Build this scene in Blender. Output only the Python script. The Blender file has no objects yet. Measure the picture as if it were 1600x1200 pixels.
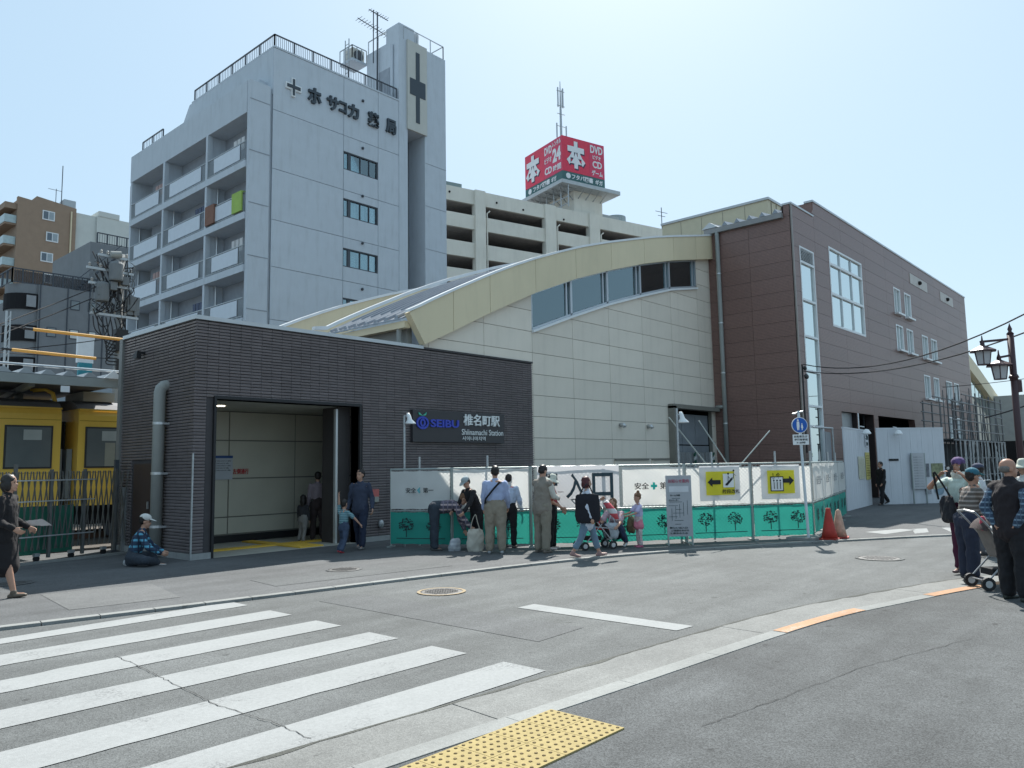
import bpy, math, random
import numpy as np
from mathutils import Vector, Matrix, noise
random.seed(7)
S = bpy.context.scene
COL = S.collection
R = math.radians
# ------------------------------------------------------------------ camera, sky, sun, exposure
CH = 1.7
yaw, pitch, roll = R(41.85), R(6.05), R(0.98)
F = Vector((math.cos(yaw)*math.cos(pitch), math.sin(yaw)*math.cos(pitch), math.sin(pitch)))
r0 = Vector((math.sin(yaw), -math.cos(yaw), 0)); u0 = r0.cross(F)
rr = r0*math.cos(roll) - u0*math.sin(roll); uu = r0*math.sin(roll) + u0*math.cos(roll)
cam = bpy.data.cameras.new('camera'); cam.lens = 27.225; cam.sensor_width = 36; cam.clip_end = 3000; cam.clip_start = 0.05
camo = bpy.data.objects.new('camera', cam); COL.objects.link(camo)
camo.matrix_world = Matrix(((rr.x, uu.x, -F.x, 0), (rr.y, uu.y, -F.y, 0), (rr.z, uu.z, -F.z, CH), (0, 0, 0, 1)))
S.camera = camo
SUN = Vector((0.70, 0.43, 1.0)).normalized()
w = bpy.data.worlds.new('World'); S.world = w; w.use_nodes = True
nt = w.node_tree; bg = nt.nodes['Background']
sk = nt.nodes.new('ShaderNodeTexSky'); sk.sky_type = 'NISHITA'; sk.sun_disc = False
sk.sun_elevation = math.asin(SUN.z); sk.sun_rotation = math.atan2(SUN.x, SUN.y)
sk.air_density = 1.0; sk.dust_density = 1.6; sk.ozone_density = 1.4; sk.altitude = 40
veil = nt.nodes.new('ShaderNodeMix'); veil.data_type = 'RGBA'; veil.inputs['Factor'].default_value = 0.84   # thin high cloud over the whole sky
nt.links.new(sk.outputs[0], veil.inputs[6]); veil.inputs[7].default_value = (1.84, 2.56, 3.08, 1)
nt.links.new(veil.outputs[2], bg.inputs[0]); bg.inputs[1].default_value = 0.12
sl = bpy.data.lights.new('sun', 'SUN'); sl.energy = 3.5; sl.angle = R(0.5); sl.color = (1.0, 0.965, 0.90)
so = bpy.data.objects.new('sun', sl); COL.objects.link(so); so.rotation_euler = (-SUN).to_track_quat('-Z', 'Y').to_euler()
S.view_settings.view_transform = 'Standard'; S.view_settings.look = 'None'
S.view_settings.exposure = 1.2; S.view_settings.gamma = 1; S.view_settings.use_curve_mapping = False

# ------------------------------------------------------------------ materials
MATS = {}
def mat(name, col, rough=0.7, var=0.08, scale=3.0, bump=0.0, bscale=60.0, metal=0.0, rnd=0.0, spec=0.35, emit=0.0, alpha=1.0, dirt=0.0, trans=0.0, pattern=None, sheen=0.0, island=0.0):
    if name in MATS: return MATS[name]
    m = bpy.data.materials.new(name); m.use_nodes = True; n = m.node_tree; N = n.nodes; L = n.links
    b = N['Principled BSDF']; b.inputs['Roughness'].default_value = rough; b.inputs['Metallic'].default_value = metal
    b.inputs['Specular IOR Level'].default_value = spec
    tc = N.new('ShaderNodeTexCoord')
    nz = N.new('ShaderNodeTexNoise'); nz.inputs['Scale'].default_value = scale; nz.inputs['Detail'].default_value = 6
    L.new(tc.outputs['Object'], nz.inputs['Vector'])
    mr = N.new('ShaderNodeMapRange'); mr.inputs['From Min'].default_value = .3; mr.inputs['From Max'].default_value = .7
    mr.inputs['To Min'].default_value = 1-var; mr.inputs['To Max'].default_value = 1+var
    L.new(nz.outputs['Fac'], mr.inputs['Value'])
    val = mr.outputs[0]
    if rnd:
        oi = N.new('ShaderNodeObjectInfo'); m2 = N.new('ShaderNodeMapRange'); m2.inputs['To Min'].default_value = 1-rnd; m2.inputs['To Max'].default_value = 1+rnd
        L.new(oi.outputs['Random'], m2.inputs['Value']); mm = N.new('ShaderNodeMath'); mm.operation = 'MULTIPLY'
        L.new(val, mm.inputs[0]); L.new(m2.outputs[0], mm.inputs[1]); val = mm.outputs[0]
    if island:      # every loose piece (tile) has its own tone
        ge = N.new('ShaderNodeNewGeometry'); m2 = N.new('ShaderNodeMapRange'); m2.inputs['To Min'].default_value = 1-island; m2.inputs['To Max'].default_value = 1+island
        L.new(ge.outputs['Random Per Island'], m2.inputs['Value']); mm = N.new('ShaderNodeMath'); mm.operation = 'MULTIPLY'
        L.new(val, mm.inputs[0]); L.new(m2.outputs[0], mm.inputs[1]); val = mm.outputs[0]
    base = N.new('ShaderNodeRGB'); base.outputs[0].default_value = (*col, 1); colo = base.outputs[0]
    if pattern: colo = pattern(N, L, tc, colo)
    mul = N.new('ShaderNodeVectorMath'); mul.operation = 'SCALE'; L.new(colo, mul.inputs[0]); L.new(val, mul.inputs['Scale'])
    out = mul.outputs[0]
    if dirt:
        dz = N.new('ShaderNodeTexNoise'); dz.inputs['Scale'].default_value = 1.3; dz.inputs['Detail'].default_value = 9; dz.inputs['Roughness'].default_value = .7
        mp = N.new('ShaderNodeMapping'); mp.inputs['Scale'].default_value = (2.2, 2.2, .35); L.new(tc.outputs['Object'], mp.inputs[0]); L.new(mp.outputs[0], dz.inputs['Vector'])
        dr = N.new('ShaderNodeMapRange'); dr.inputs['From Min'].default_value = .5; dr.inputs['From Max'].default_value = .75; dr.inputs['To Max'].default_value = dirt
        L.new(dz.outputs['Fac'], dr.inputs['Value']); mx = N.new('ShaderNodeMix'); mx.data_type = 'RGBA'
        L.new(dr.outputs[0], mx.inputs['Factor']); L.new(out, mx.inputs[6]); mx.inputs[7].default_value = (col[0]*.35, col[1]*.34, col[2]*.3, 1); out = mx.outputs[2]
    L.new(out, b.inputs['Base Color'])
    if bump:
        bz = N.new('ShaderNodeTexNoise'); bz.inputs['Scale'].default_value = bscale; bz.inputs['Detail'].default_value = 4
        L.new(tc.outputs['Object'], bz.inputs['Vector']); bp = N.new('ShaderNodeBump'); bp.inputs['Strength'].default_value = bump; bp.inputs['Distance'].default_value = .01
        L.new(bz.outputs['Fac'], bp.inputs['Height']); L.new(bp.outputs[0], b.inputs['Normal'])
    if emit:
        L.new(out, b.inputs['Emission Color']); b.inputs['Emission Strength'].default_value = emit
    if sheen: b.inputs['Sheen Weight'].default_value = sheen
    if trans:   # thin cloth or film that lets light through
        t = N.new('ShaderNodeBsdfTranslucent'); L.new(out, t.inputs[0]); ms = N.new('ShaderNodeMixShader'); ms.inputs[0].default_value = trans
        L.new(b.outputs[0], ms.inputs[1]); L.new(t.outputs[0], ms.inputs[2]); L.new(ms.outputs[0], N['Material Output'].inputs[0])
    if alpha < 1:
        b.inputs['Alpha'].default_value = alpha
    MATS[name] = m; return m

def glass(name, tint=(.75, .85, .88), rough=0.02, see=0.45, refl=(.62, .76, .80)):
    if name in MATS: return MATS[name]
    m = bpy.data.materials.new(name); m.use_nodes = True; N = m.node_tree.nodes; L = m.node_tree.links
    N.remove(N['Principled BSDF']); g = N.new('ShaderNodeBsdfGlossy'); g.inputs['Roughness'].default_value = rough; g.inputs[0].default_value = (*refl, 1)
    t = N.new('ShaderNodeBsdfTransparent'); t.inputs[0].default_value = (*tint, 1)
    fr = N.new('ShaderNodeFresnel'); fr.inputs[0].default_value = 1.5
    mp = N.new('ShaderNodeMapRange'); mp.inputs['To Min'].default_value = 1-see; mp.inputs['To Max'].default_value = 1
    L.new(fr.outputs[0], mp.inputs['Value'])
    ms = N.new('ShaderNodeMixShader'); L.new(mp.outputs[0], ms.inputs[0]); L.new(t.outputs[0], ms.inputs[1]); L.new(g.outputs[0], ms.inputs[2])
    L.new(ms.outputs[0], N['Material Output'].inputs[0]); MATS[name] = m; return m

def stripes_z(freq, c2, width=.5, axis='Z'):
    def f(N, L, tc, colo):
        s = N.new('ShaderNodeSeparateXYZ'); L.new(tc.outputs['Object'], s.inputs[0])
        a = N.new('ShaderNodeMath'); a.operation = 'MULTIPLY'; a.inputs[1].default_value = freq; L.new(s.outputs[axis], a.inputs[0])
        b = N.new('ShaderNodeMath'); b.operation = 'FRACT'; L.new(a.outputs[0], b.inputs[0])
        c = N.new('ShaderNodeMath'); c.operation = 'LESS_THAN'; c.inputs[1].default_value = width; L.new(b.outputs[0], c.inputs[0])
        mx = N.new('ShaderNodeMix'); mx.data_type = 'RGBA'; L.new(c.outputs[0], mx.inputs['Factor']); L.new(colo, mx.inputs[6]); mx.inputs[7].default_value = (*c2, 1)
        return mx.outputs[2]
    return f
def plaid(freq, c2, c3, width=.35):
    def f(N, L, tc, colo):
        a = stripes_z(freq, c2, width, 'Z')(N, L, tc, colo)
        a = stripes_z(freq*1.1, c3, width*.6, 'X')(N, L, tc, a)
        return stripes_z(freq*1.1, c3, width*.6, 'Y')(N, L, tc, a)
    return f

def ground_mat(name, col, speck=.35, patch=.12, bump=.5, worn=None, tint=(1, 1, 1)):
    m = bpy.data.materials.new(name); m.use_nodes = True; N = m.node_tree.nodes; L = m.node_tree.links; b = N['Principled BSDF']
    b.inputs['Roughness'].default_value = .85; b.inputs['Specular IOR Level'].default_value = .3
    tc = N.new('ShaderNodeTexCoord')
    def nz(s, d=4, rg=.6):
        q = N.new('ShaderNodeTexNoise'); q.inputs['Scale'].default_value = s; q.inputs['Detail'].default_value = d; q.inputs['Roughness'].default_value = rg; L.new(tc.outputs['Object'], q.inputs['Vector']); return q.outputs['Fac']
    def rng(v, a, b_, c, d):
        q = N.new('ShaderNodeMapRange'); L.new(v, q.inputs['Value']); q.inputs['From Min'].default_value = a; q.inputs['From Max'].default_value = b_; q.inputs['To Min'].default_value = c; q.inputs['To Max'].default_value = d; return q.outputs[0]
    def mul(a, b_):
        q = N.new('ShaderNodeMath'); q.operation = 'MULTIPLY'; L.new(a, q.inputs[0]); L.new(b_, q.inputs[1]); return q.outputs[0]
    vo = N.new('ShaderNodeTexVoronoi'); vo.inputs['Scale'].default_value = 130; L.new(tc.outputs['Object'], vo.inputs['Vector'])
    sep = N.new('ShaderNodeSeparateColor'); L.new(vo.outputs['Color'], sep.inputs[0])
    v = mul(rng(sep.outputs[0], 0, 1, 1-speck, 1+speck), rng(nz(.45, 8, .65), .3, .7, 1-patch, 1+patch))
    v = mul(v, rng(nz(2.6, 9, .7), .3, .7, 1-patch*.7, 1+patch*.7))
    v = mul(v, rng(nz(28, 3, .6), .3, .7, .93, 1.07))
    mpx = N.new('ShaderNodeMapping'); mpx.inputs['Scale'].default_value = (.25, 2.4, 1); mpx.inputs['Rotation'].default_value = (0, 0, .12); L.new(tc.outputs['Object'], mpx.inputs[0])
    sn = N.new('ShaderNodeTexNoise'); sn.inputs['Scale'].default_value = 1.1; sn.inputs['Detail'].default_value = 7; L.new(mpx.outputs[0], sn.inputs['Vector'])
    v = mul(v, rng(sn.outputs['Fac'], .3, .7, 1-patch*.8, 1+patch*.8))      # traffic and sweeping streaks
    spots = rng(nz(5.5, 2, .5), .70, .76, 1, 1-patch*2.2); v = mul(v, spots)    # old drip stains
    rgb = N.new('ShaderNodeRGB'); rgb.outputs[0].default_value = (*col, 1)
    sc = N.new('ShaderNodeVectorMath'); sc.operation = 'SCALE'; L.new(rgb.outputs[0], sc.inputs[0]); L.new(v, sc.inputs['Scale']); out = sc.outputs[0]
    if worn:
        mx = N.new('ShaderNodeMix'); mx.data_type = 'RGBA'; k = mul(rng(nz(1.1, 6, .7), .53, .63, 0, 1), rng(nz(38, 5, .75), .50, .56, 0, .85)); L.new(k, mx.inputs['Factor']); L.new(out, mx.inputs[6]); mx.inputs[7].default_value = (*worn, 1); out = mx.outputs[2]
    L.new(out, b.inputs['Base Color'])
    bp = N.new('ShaderNodeBump'); bp.inputs['Strength'].default_value = bump; bp.inputs['Distance'].default_value = .004; L.new(vo.outputs['Distance'], bp.inputs['Height']); L.new(bp.outputs[0], b.inputs['Normal'])
    MATS[name] = m; return m

# ------------------------------------------------------------------ mesh helpers
class MB:
    def __init__(s): s.v = []; s.f = []; s.mi = []; s.mats = []; s.cur = 0
    def use(s, m):
        if m not in s.mats: s.mats.append(m)
        s.cur = s.mats.index(m); return s
    def add(s, vs, fs):
        o = len(s.v); s.v += [tuple(v) for v in vs]; s.f += [tuple(i+o for i in f) for f in fs]; s.mi += [s.cur]*len(fs); return s
    def box(s, x0, y0, z0, x1, y1, z1):
        x0, x1 = min(x0, x1), max(x0, x1); y0, y1 = min(y0, y1), max(y0, y1); z0, z1 = min(z0, z1), max(z0, z1)
        return s.add([(x0,y0,z0),(x1,y0,z0),(x1,y1,z0),(x0,y1,z0),(x0,y0,z1),(x1,y0,z1),(x1,y1,z1),(x0,y1,z1)],
                     [(0,3,2,1),(4,5,6,7),(0,1,5,4),(1,2,6,5),(2,3,7,6),(3,0,4,7)])
    def obox(s, P, U, V, W):      # corner P and three edge vectors
        P, U, V, W = Vector(P), Vector(U), Vector(V), Vector(W)
        if U.cross(V).dot(W) < 0: U, V = V, U
        vs = [P, P+U, P+U+V, P+V, P+W, P+U+W, P+U+V+W, P+V+W]
        return s.add(vs, [(0,3,2,1),(4,5,6,7),(0,1,5,4),(1,2,6,5),(2,3,7,6),(3,0,4,7)])
    def prism(s, pts, D):         # polygon of 3D points extruded by vector D
        D = Vector(D); n = len(pts); pts = [Vector(p) for p in pts]
        nn = Vector((0, 0, 0))
        for i in range(n): nn += pts[i].cross(pts[(i+1) % n])
        if nn.dot(D) > 0: pts = pts[::-1]
        vs = pts + [p+D for p in pts]
        return s.add(vs, [tuple(range(n)), tuple(range(2*n-1, n-1, -1))] + [(i, n+i, n+(i+1) % n, (i+1) % n) for i in range(n)])
    def quad(s, a, b, c, d): return s.add([a, b, c, d], [(0, 1, 2, 3)])
    def sheet(s, pts): return s.add(pts, [tuple(range(len(pts)))])
    def bar(s, a, b, w_, h_=None):
        a, b = Vector(a), Vector(b); h_ = h_ or w_; d = (b-a)
        if d.length < 1e-6: return s
        k = d.normalized(); ref = Vector((0, 0, 1)) if abs(k.z) < .95 else Vector((1, 0, 0))
        u = k.cross(ref).normalized()*w_; v = k.cross(u).normalized()*h_
        return s.obox(a-u/2-v/2, u, v, d)
    def tube(s, pts, r, n=8, caps=True):
        pts = [Vector(p) for p in pts]; m = len(pts); rs = r if isinstance(r, (list, tuple)) else [r]*m
        rings = []; pu = None
        for i, p in enumerate(pts):
            d = (pts[min(i+1, m-1)] - pts[max(i-1, 0)]).normalized()
            ref = Vector((0, 0, 1)) if abs(d.z) < .97 else Vector((1, 0, 0))
            u = d.cross(ref).normalized() if pu is None else (pu - d*pu.dot(d)).normalized()
            pu = u; v = d.cross(u)
            rings.append([p + (u*math.cos(2*math.pi*k/n) + v*math.sin(2*math.pi*k/n))*rs[i] for k in range(n)])
        vs = [q for g in rings for q in g]; fs = []
        for i in range(m-1):
            for k in range(n): a = i*n+k; b = i*n+(k+1) % n; fs.append((a, b, b+n, a+n))
        if caps: fs += [tuple(range(n-1, -1, -1)), tuple(range((m-1)*n, m*n))]
        return s.add(vs, fs)
    def cyl(s, x, y, z0, z1, r, n=12, r2=None): return s.tube([(x, y, z0), (x, y, z1)], [r, r if r2 is None else r2], n)
    def ell(s, c, rx, ry, rz, nu=12, nv=8):
        c = Vector(c); vs = [c+Vector((0, 0, rz))]; fs = []
        for j in range(1, nv):
            t = math.pi*j/nv
            for i in range(nu): a = 2*math.pi*i/nu; vs.append(c+Vector((rx*math.sin(t)*math.cos(a), ry*math.sin(t)*math.sin(a), rz*math.cos(t))))
        vs.append(c-Vector((0, 0, rz)))
        for i in range(nu): fs.append((0, 1+i, 1+(i+1) % nu)); e = 1+(nv-2)*nu; fs.append((e+i, len(vs)-1, e+(i+1) % nu))
        for j in range(nv-2):
            for i in range(nu): a = 1+j*nu+i; b = 1+j*nu+(i+1) % nu; fs.append((a, a+nu, b+nu, b))
        return s.add(vs, fs)
    def lathe(s, prof, c=(0, 0, 0), n=16):
        c = Vector(c); vs = []; fs = []; m = len(prof)
        for r_, z in prof:
            for i in range(n): a = 2*math.pi*i/n; vs.append(c+Vector((r_*math.cos(a), r_*math.sin(a), z)))
        for j in range(m-1):
            for i in range(n): a = j*n+i; b = j*n+(i+1) % n; fs.append((a, b, b+n, a+n))
        fs += [tuple(range(n-1, -1, -1)), tuple(range((m-1)*n, m*n))]
        return s.add(vs, fs)
    def mesh(s, name):
        me = bpy.data.meshes.new(name); me.from_pydata(s.v, [], s.f)
        for m in s.mats: me.materials.append(m)
        if len(s.mats) > 1: me.polygons.foreach_set('material_index', s.mi)
        me.update(); return me
    def build(s, name, m=None, parent=None, smooth=False, off=None, **kw):
        if m is not None: s.mats = [m]; s.mi = [0]*len(s.f)
        if off is not None: s.v = [(a-off[0], b-off[1], c-off[2]) for a, b, c in s.v]
        me = s.mesh(name)
        if smooth: me.polygons.foreach_set('use_smooth', [True]*len(me.polygons)); 
        return put(name, me, parent, **kw)

def put(name, me, parent=None, loc=None, **kw):
    o = bpy.data.objects.new(name, me); COL.objects.link(o); o.parent = parent
    if loc is not None: o.location = loc
    tag(o, **kw); return o
def tag(o, label=None, cat=None, group=None, kind=None):
    if label: o['label'] = label
    if cat: o['category'] = cat
    if group: o['group'] = group
    if kind: o['kind'] = kind
    return o
def thing(name, label, cat, loc=(0, 0, 0), rz=0.0, group=None, kind=None):
    o = bpy.data.objects.new(name, None); COL.objects.link(o); o.location = loc; o.rotation_euler = (0, 0, rz); o.empty_display_size = .2
    return tag(o, label, cat, group, kind)
def kids(o): return [c for c in bpy.data.objects if c.parent == o]
def dup(o, loc=None, rz=None, label=None, parent=None, _k=None):
    c = o.copy(); COL.objects.link(c)
    if parent is not None: c.parent = parent
    if loc is not None: c.location = loc
    if rz is not None: c.rotation_euler = (0, 0, rz)
    if label: c['label'] = label
    for ch in o.children: dup(ch, parent=c)
    return c
_glyph = {}
def glyphs(sx, bold=0.0, ext=0.01):
    key = (sx, bold, ext)
    if key not in _glyph:
        c = bpy.data.curves.new('text', 'FONT'); c.body = sx; c.offset = bold; c.extrude = ext; c.resolution_u = 3; c.align_x = 'LEFT'
        o = bpy.data.objects.new('text', c); COL.objects.link(o)
        me = bpy.data.meshes.new_from_object(o.evaluated_get(bpy.context.evaluated_depsgraph_get()))
        vs = [tuple(v.co) for v in me.vertices]; fs = [tuple(p.vertices) for p in me.polygons]
        bpy.data.objects.remove(o); bpy.data.curves.remove(c); bpy.data.meshes.remove(me)
        xs = [v[0] for v in vs]; ys = [v[1] for v in vs]
        _glyph[key] = (vs, fs, min(xs), max(xs), min(ys), max(ys))
    return _glyph[key]
def text(sx, P, U, V, wd, ht, m, parent, name='lettering', bold=0.0, depth=0.01, keep=False, **kw):
    """text fitted into the rectangle P + U*wd + V*ht, standing proud of it by depth"""
    vs, fs, xa, xb, ya, yb = glyphs(sx, bold)
    P, U, V = Vector(P), Vector(U).normalized(), Vector(V).normalized(); W = U.cross(V)
    b = MB()
    b.add([P + U*((x-xa)/(xb-xa)*wd) + V*((y-ya)/(yb-ya)*ht) + W*((z+.01)/.02*depth) for x, y, z in vs], fs)
    return b.build(name, m, parent, **kw)

def lerp(pts, x):
    if x <= pts[0][0]: return pts[0][1]
    for (a, b), (c, d) in zip(pts, pts[1:]):
        if x <= c: return b + (d-b)*(x-a)/(c-a)
    return pts[-1][1]
def catmull(pts, n=6):
    out = []
    for i in range(len(pts)-1):
        p0 = Vector(pts[max(i-1, 0)]); p1 = Vector(pts[i]); p2 = Vector(pts[i+1]); p3 = Vector(pts[min(i+2, len(pts)-1)])
        for k in range(n):
            t = k/n; out.append(.5*((2*p1)+(-p0+p2)*t+(2*p0-5*p1+4*p2-p3)*t*t+(-p0+3*p1-3*p2+p3)*t**3))
    out.append(Vector(pts[-1])); return out

def panel_wall(parent, name, m, axis, c, us, zs, top=None, bot=None, holes=(), thick=.03, gap=.012, org=(0, 0, 0)):
    """cladding panels, each one an object. axis 'y': wall in the plane y=c facing -y, u=x. axis 'x': plane x=c facing -x, u=y.
       org is the world place of the parent."""
    top = top or [(-1e3, 1e3), (1e3, 1e3)]; bot = bot or [(-1e3, -1e3), (1e3, -1e3)]
    shared = {}; cnt = 0
    ks = sorted({p[0] for p in top} | {p[0] for p in bot} | {h[0] for h in holes} | {h[2] for h in holes})
    def P(u, z): return Vector((u, c, z)) if axis == 'y' else Vector((c, u, z))
    D = Vector((0, -thick, 0)) if axis == 'y' else Vector((-thick, 0, 0)); O = Vector(org)
    for ua, ub in zip(us, us[1:]):
        for za, zb in zip(zs, zs[1:]):
            a, b_, z0, z1 = ua+gap/2, ub-gap/2, za+gap/2, zb-gap/2
            plain = all(not (h[0] < b_ and h[2] > a and h[1] < z1 and h[3] > z0) for h in holes)
            cuts = [a] + [k for k in ks if a+.01 < k < b_-.01] + [b_]
            if plain and all(lerp(top, k) >= z1 and lerp(bot, k) <= z0 for k in cuts):
                key = (round(b_-a, 3), round(z1-z0, 3))
                if key not in shared:
                    q = MB(); q.prism([P(0, 0)*1, P(key[0], 0), P(key[0], key[1]), P(0, key[1])], D)
                    cc = Vector((0, c, 0)) if axis == 'y' else Vector((c, 0, 0))
                    q.v = [tuple(Vector(v)-cc) for v in q.v]; q.mats = [m]; q.mi = [0]*len(q.f); shared[key] = q.mesh(name)
                put(name, shared[key], parent, P(a, z0)-O); cnt += 1; continue
            quads = []; cuts = sorted(set(cuts) | ({a+(b_-a)*i/16 for i in range(1, 16)} if any(lerp(top, k) < z1 or lerp(bot, k) > z0 for k in cuts) else set()))
            for k0, k1 in zip(cuts, cuts[1:]):
                hs = sorted([(h[1], h[3]) for h in holes if h[0] < k1-.001 and h[2] > k0+.001 and h[1] < z1 and h[3] > z0])
                segs = []; lo = z0
                for h in hs:
                    if h[0] > lo+.005: segs.append((lo, h[0]))
                    lo = max(lo, h[1])
                if lo < z1-.005: segs.append((lo, z1))
                for s0, s1 in segs:
                    b0, b1 = max(s0, lerp(bot, k0+1e-4)), max(s0, lerp(bot, k1-1e-4)); t0, t1 = min(s1, lerp(top, k0+1e-4)), min(s1, lerp(top, k1-1e-4))
                    if t0-b0 < .004 and t1-b1 < .004: continue
                    t0 = max(t0, b0+.001); t1 = max(t1, b1+.001); quads.append((k0, k1, b0, b1, t0, t1))
            groups = []      # pieces of a cell that touch are one panel, pieces cut apart by an opening are panels of their own
            for qd in quads:
                for g_ in groups:
                    if any(abs(e[1]-qd[0]) < 1e-5 and min(e[5], qd[4])-max(e[3], qd[2]) > .01 for e in g_): g_.append(qd); break
                else: groups.append([qd])
            for g_ in groups:
                q = MB()
                for k0, k1, b0, b1, t0, t1 in g_: q.prism([P(k0, b0)-O, P(k1, b1)-O, P(k1, t1)-O, P(k0, t0)-O], D)
                q.build(name, m, parent); cnt += 1
    return cnt
def frange(a, b, s):
    n = max(1, round((b-a)/s)); return [a+(b-a)*i/n for i in range(n+1)]

# ------------------------------------------------------------------ shared materials
M_road = ground_mat('worn_asphalt', (.101, .107, .107), .36, .17, .5)
M_pave = ground_mat('dark_asphalt', (.070, .075, .077), .45, .22, .6)
M_farpave = ground_mat('pavement_asphalt', (.094, .098, .101), .34, .15, .5)
M_paint = ground_mat('road_paint', (.268, .278, .278), .05, .05, .3, worn=(.15, .155, .157))
M_gutter = ground_mat('gutter_concrete', (.178, .182, .176), .20, .15, .5)
M_kerb = ground_mat('kerb_concrete', (.225, .232, .225), .10, .12, .3)
M_land = ground_mat('land', (.12, .12, .115), .3, .2, .5)
M_tile = mat('dark_tile', (.190, .166, .168), .42, .10, .8, .15, 90, spec=.45, island=.09)
M_grout = mat('dark_grout', (.07, .065, .068), .9, .1)
M_cap = mat('metal_coping', (.50, .52, .53), .4, .04, metal=.3)
M_concrete = mat('plinth_concrete', (.30, .31, .31), .85, .1, 4, .3, dirt=.4)
M_cream = mat('cream_panel', (.70, .635, .545), .6, .03, 1.2, .05, 200, rnd=.05, dirt=.12)
M_creamD = mat('panel_joint', (.20, .19, .165), .9, .05)
M_fascia = mat('fascia_panel', (.68, .585, .40), .55, .03, 1.0, rnd=.04, dirt=.12)
M_white = mat('white_metal', (.72, .74, .75), .4, .04)
M_alu = mat('aluminium', (.55, .57, .58), .35, .05, metal=.6)
M_galv = mat('galvanised_steel', (.40, .42, .43), .45, .12, 20, metal=.6)
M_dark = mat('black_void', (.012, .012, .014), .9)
M_pipe = mat('grey_pipe', (.27, .28, .265), .5, .05)
M_roofm = mat('roof_metal', (.27, .30, .34), .45, .06, metal=.4)
M_brick = mat('brown_siding', (.212, .124, .104), .42, .10, 14, .2, 60, rnd=.05, spec=.5, pattern=stripes_z(17.4, (.13, .072, .062), .25))
M_glass = glass('window_glass', (.80, .90, .92), .015, .78)
M_glassb = glass('mirror_glass', (.45, .55, .58), .01, .20, (.80, .86, .85))
M_curtain = mat('curtain', (.62, .63, .60), .9, .06)
M_room = mat('room_wall', (.42, .44, .43), .9, .05)
M_black = mat('black_plastic', (.02, .02, .022), .5)
M_wire = mat('cable_rubber', (.025, .025, .028), .6)

# ------------------------------------------------------------------ the ground
g = MB(); g.sheet([(-250, -250, -.03), (450, -250, -.03), (450, 450, -.03), (-250, 450, -.03)]); g.build('ground', M_land, kind='structure')
KF = catmull([(-14,13.2,0),(-5,11.5,0),(0,10.55,0),(2.73,10.06,0),(5.52,9.58,0),(8.59,9.10,0),(12.12,8.31,0),(15.34,6.84,0),(17.3,5.70,0),(19.25,4.46,0),(22,2.2,0),(26,-1.5,0),(32,-8,0),(40,-18,0)])
KN = catmull([(-14,4.85,0),(-5,4.55,0),(0,4.40,0),(2.51,4.32,0),(4.94,4.13,0),(8.26,3.87,0),(10.04,3.52,0),(12.55,2.79,0),(15,1.6,0),(18,-.3,0),(22,-3.5,0),(28,-10,0),(36,-20,0)])
def offs(line, d):
    out = []
    for i, p in enumerate(line):
        t = (line[min(i+1, len(line)-1)]-line[max(i-1, 0)]).normalized(); out.append(p + Vector((t.y, -t.x, 0))*d)
    return out
def strip(A, B, z):
    b = MB()
    for i in range(len(A)-1): b.quad((A[i].x, A[i].y, z), (B[i].x, B[i].y, z), (B[i+1].x, B[i+1].y, z), (A[i+1].x, A[i+1].y, z))
    return b
def edge_sheet(line, pts_after, z):
    return [(p.x, p.y, z) for p in line] + [(x, y, z) for x, y in pts_after]
b = MB(); n_ = min(len(KF), len(KN))
strip([KF[int(i*(len(KF)-1)/60)] for i in range(61)], [KN[int(i*(len(KN)-1)/60)] for i in range(61)], 0).build('road', M_road, kind='structure')
fp = strip(offs(KF, -.10), [Vector((p.x+(8 if p.x > 20 else 0)+max(0, p.x-14)*1.5, max(p.y, 0)+60+p.x, 0)) for p in KF], .03); fp.build('far_pavement', M_farpave, kind='structure')
KNi = offs(KN, .57); KNo = offs(KN, .73)
strip(KNo, [Vector((p.x-2+(-max(0, p.x-8)), -30, 0)) for p in KN], .034).build('near_pavement', M_pave, kind='structure')

def walk(line, step):
    """cut a polyline into pieces of a given length: lists of points"""
    pieces = []; cur = [line[0]]; left = step
    for a, b_ in zip(line, line[1:]):
        a = a.copy()
        while (b_-a).length > left:
            p = a + (b_-a).normalized()*left; cur.append(p); pieces.append(cur); cur = [p]; a = p; left = step
        left -= (b_-a).length; cur.append(b_)
    return pieces
def band(parent, name, line, step, d0, d1, z0, z1, m, gap=.006, keep=lambda p: True):
    for pc in walk(line, step):
        if not keep(pc[0]): continue
        A = offs(pc, d0); B = offs(pc, d1); q = MB()
        t = (pc[-1]-pc[0]).normalized()*gap; A[0] = A[0]+t; B[0] = B[0]+t
        n = len(pc); vs = [(p.x, p.y, z1) for p in A]+[(p.x, p.y, z1) for p in B]+[(p.x, p.y, z0) for p in A]+[(p.x, p.y, z0) for p in B]; fs = []
        for i in range(n-1): fs += [(i, n+i, n+i+1, i+1), (i, i+1, 2*n+i+1, 2*n+i), (n+i+1, n+i, 3*n+i, 3*n+i+1)]
        fs += [(0, 2*n, 3*n, n), (n-1, 2*n-1, 4*n-1, 3*n-1)]
        q.add(vs, fs); q.build(name, m, parent)
nk = thing('near_kerb', None, None, kind='structure'); fk = thing('far_kerb', None, None, kind='structure')
vis = lambda p: -4 < p.x < 30
band(nk, 'gutter_slab', KN, 3.6, 0, .568, -.02, .006, M_gutter, .012, vis)
band(nk, 'kerb_stone', KN, 1.2, .572, .728, -.02, .040, M_kerb, .005, vis)
band(fk, 'kerb_stone', KF, .6, -.105, .03, -.02, .036, M_kerb, .012, vis)
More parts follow.
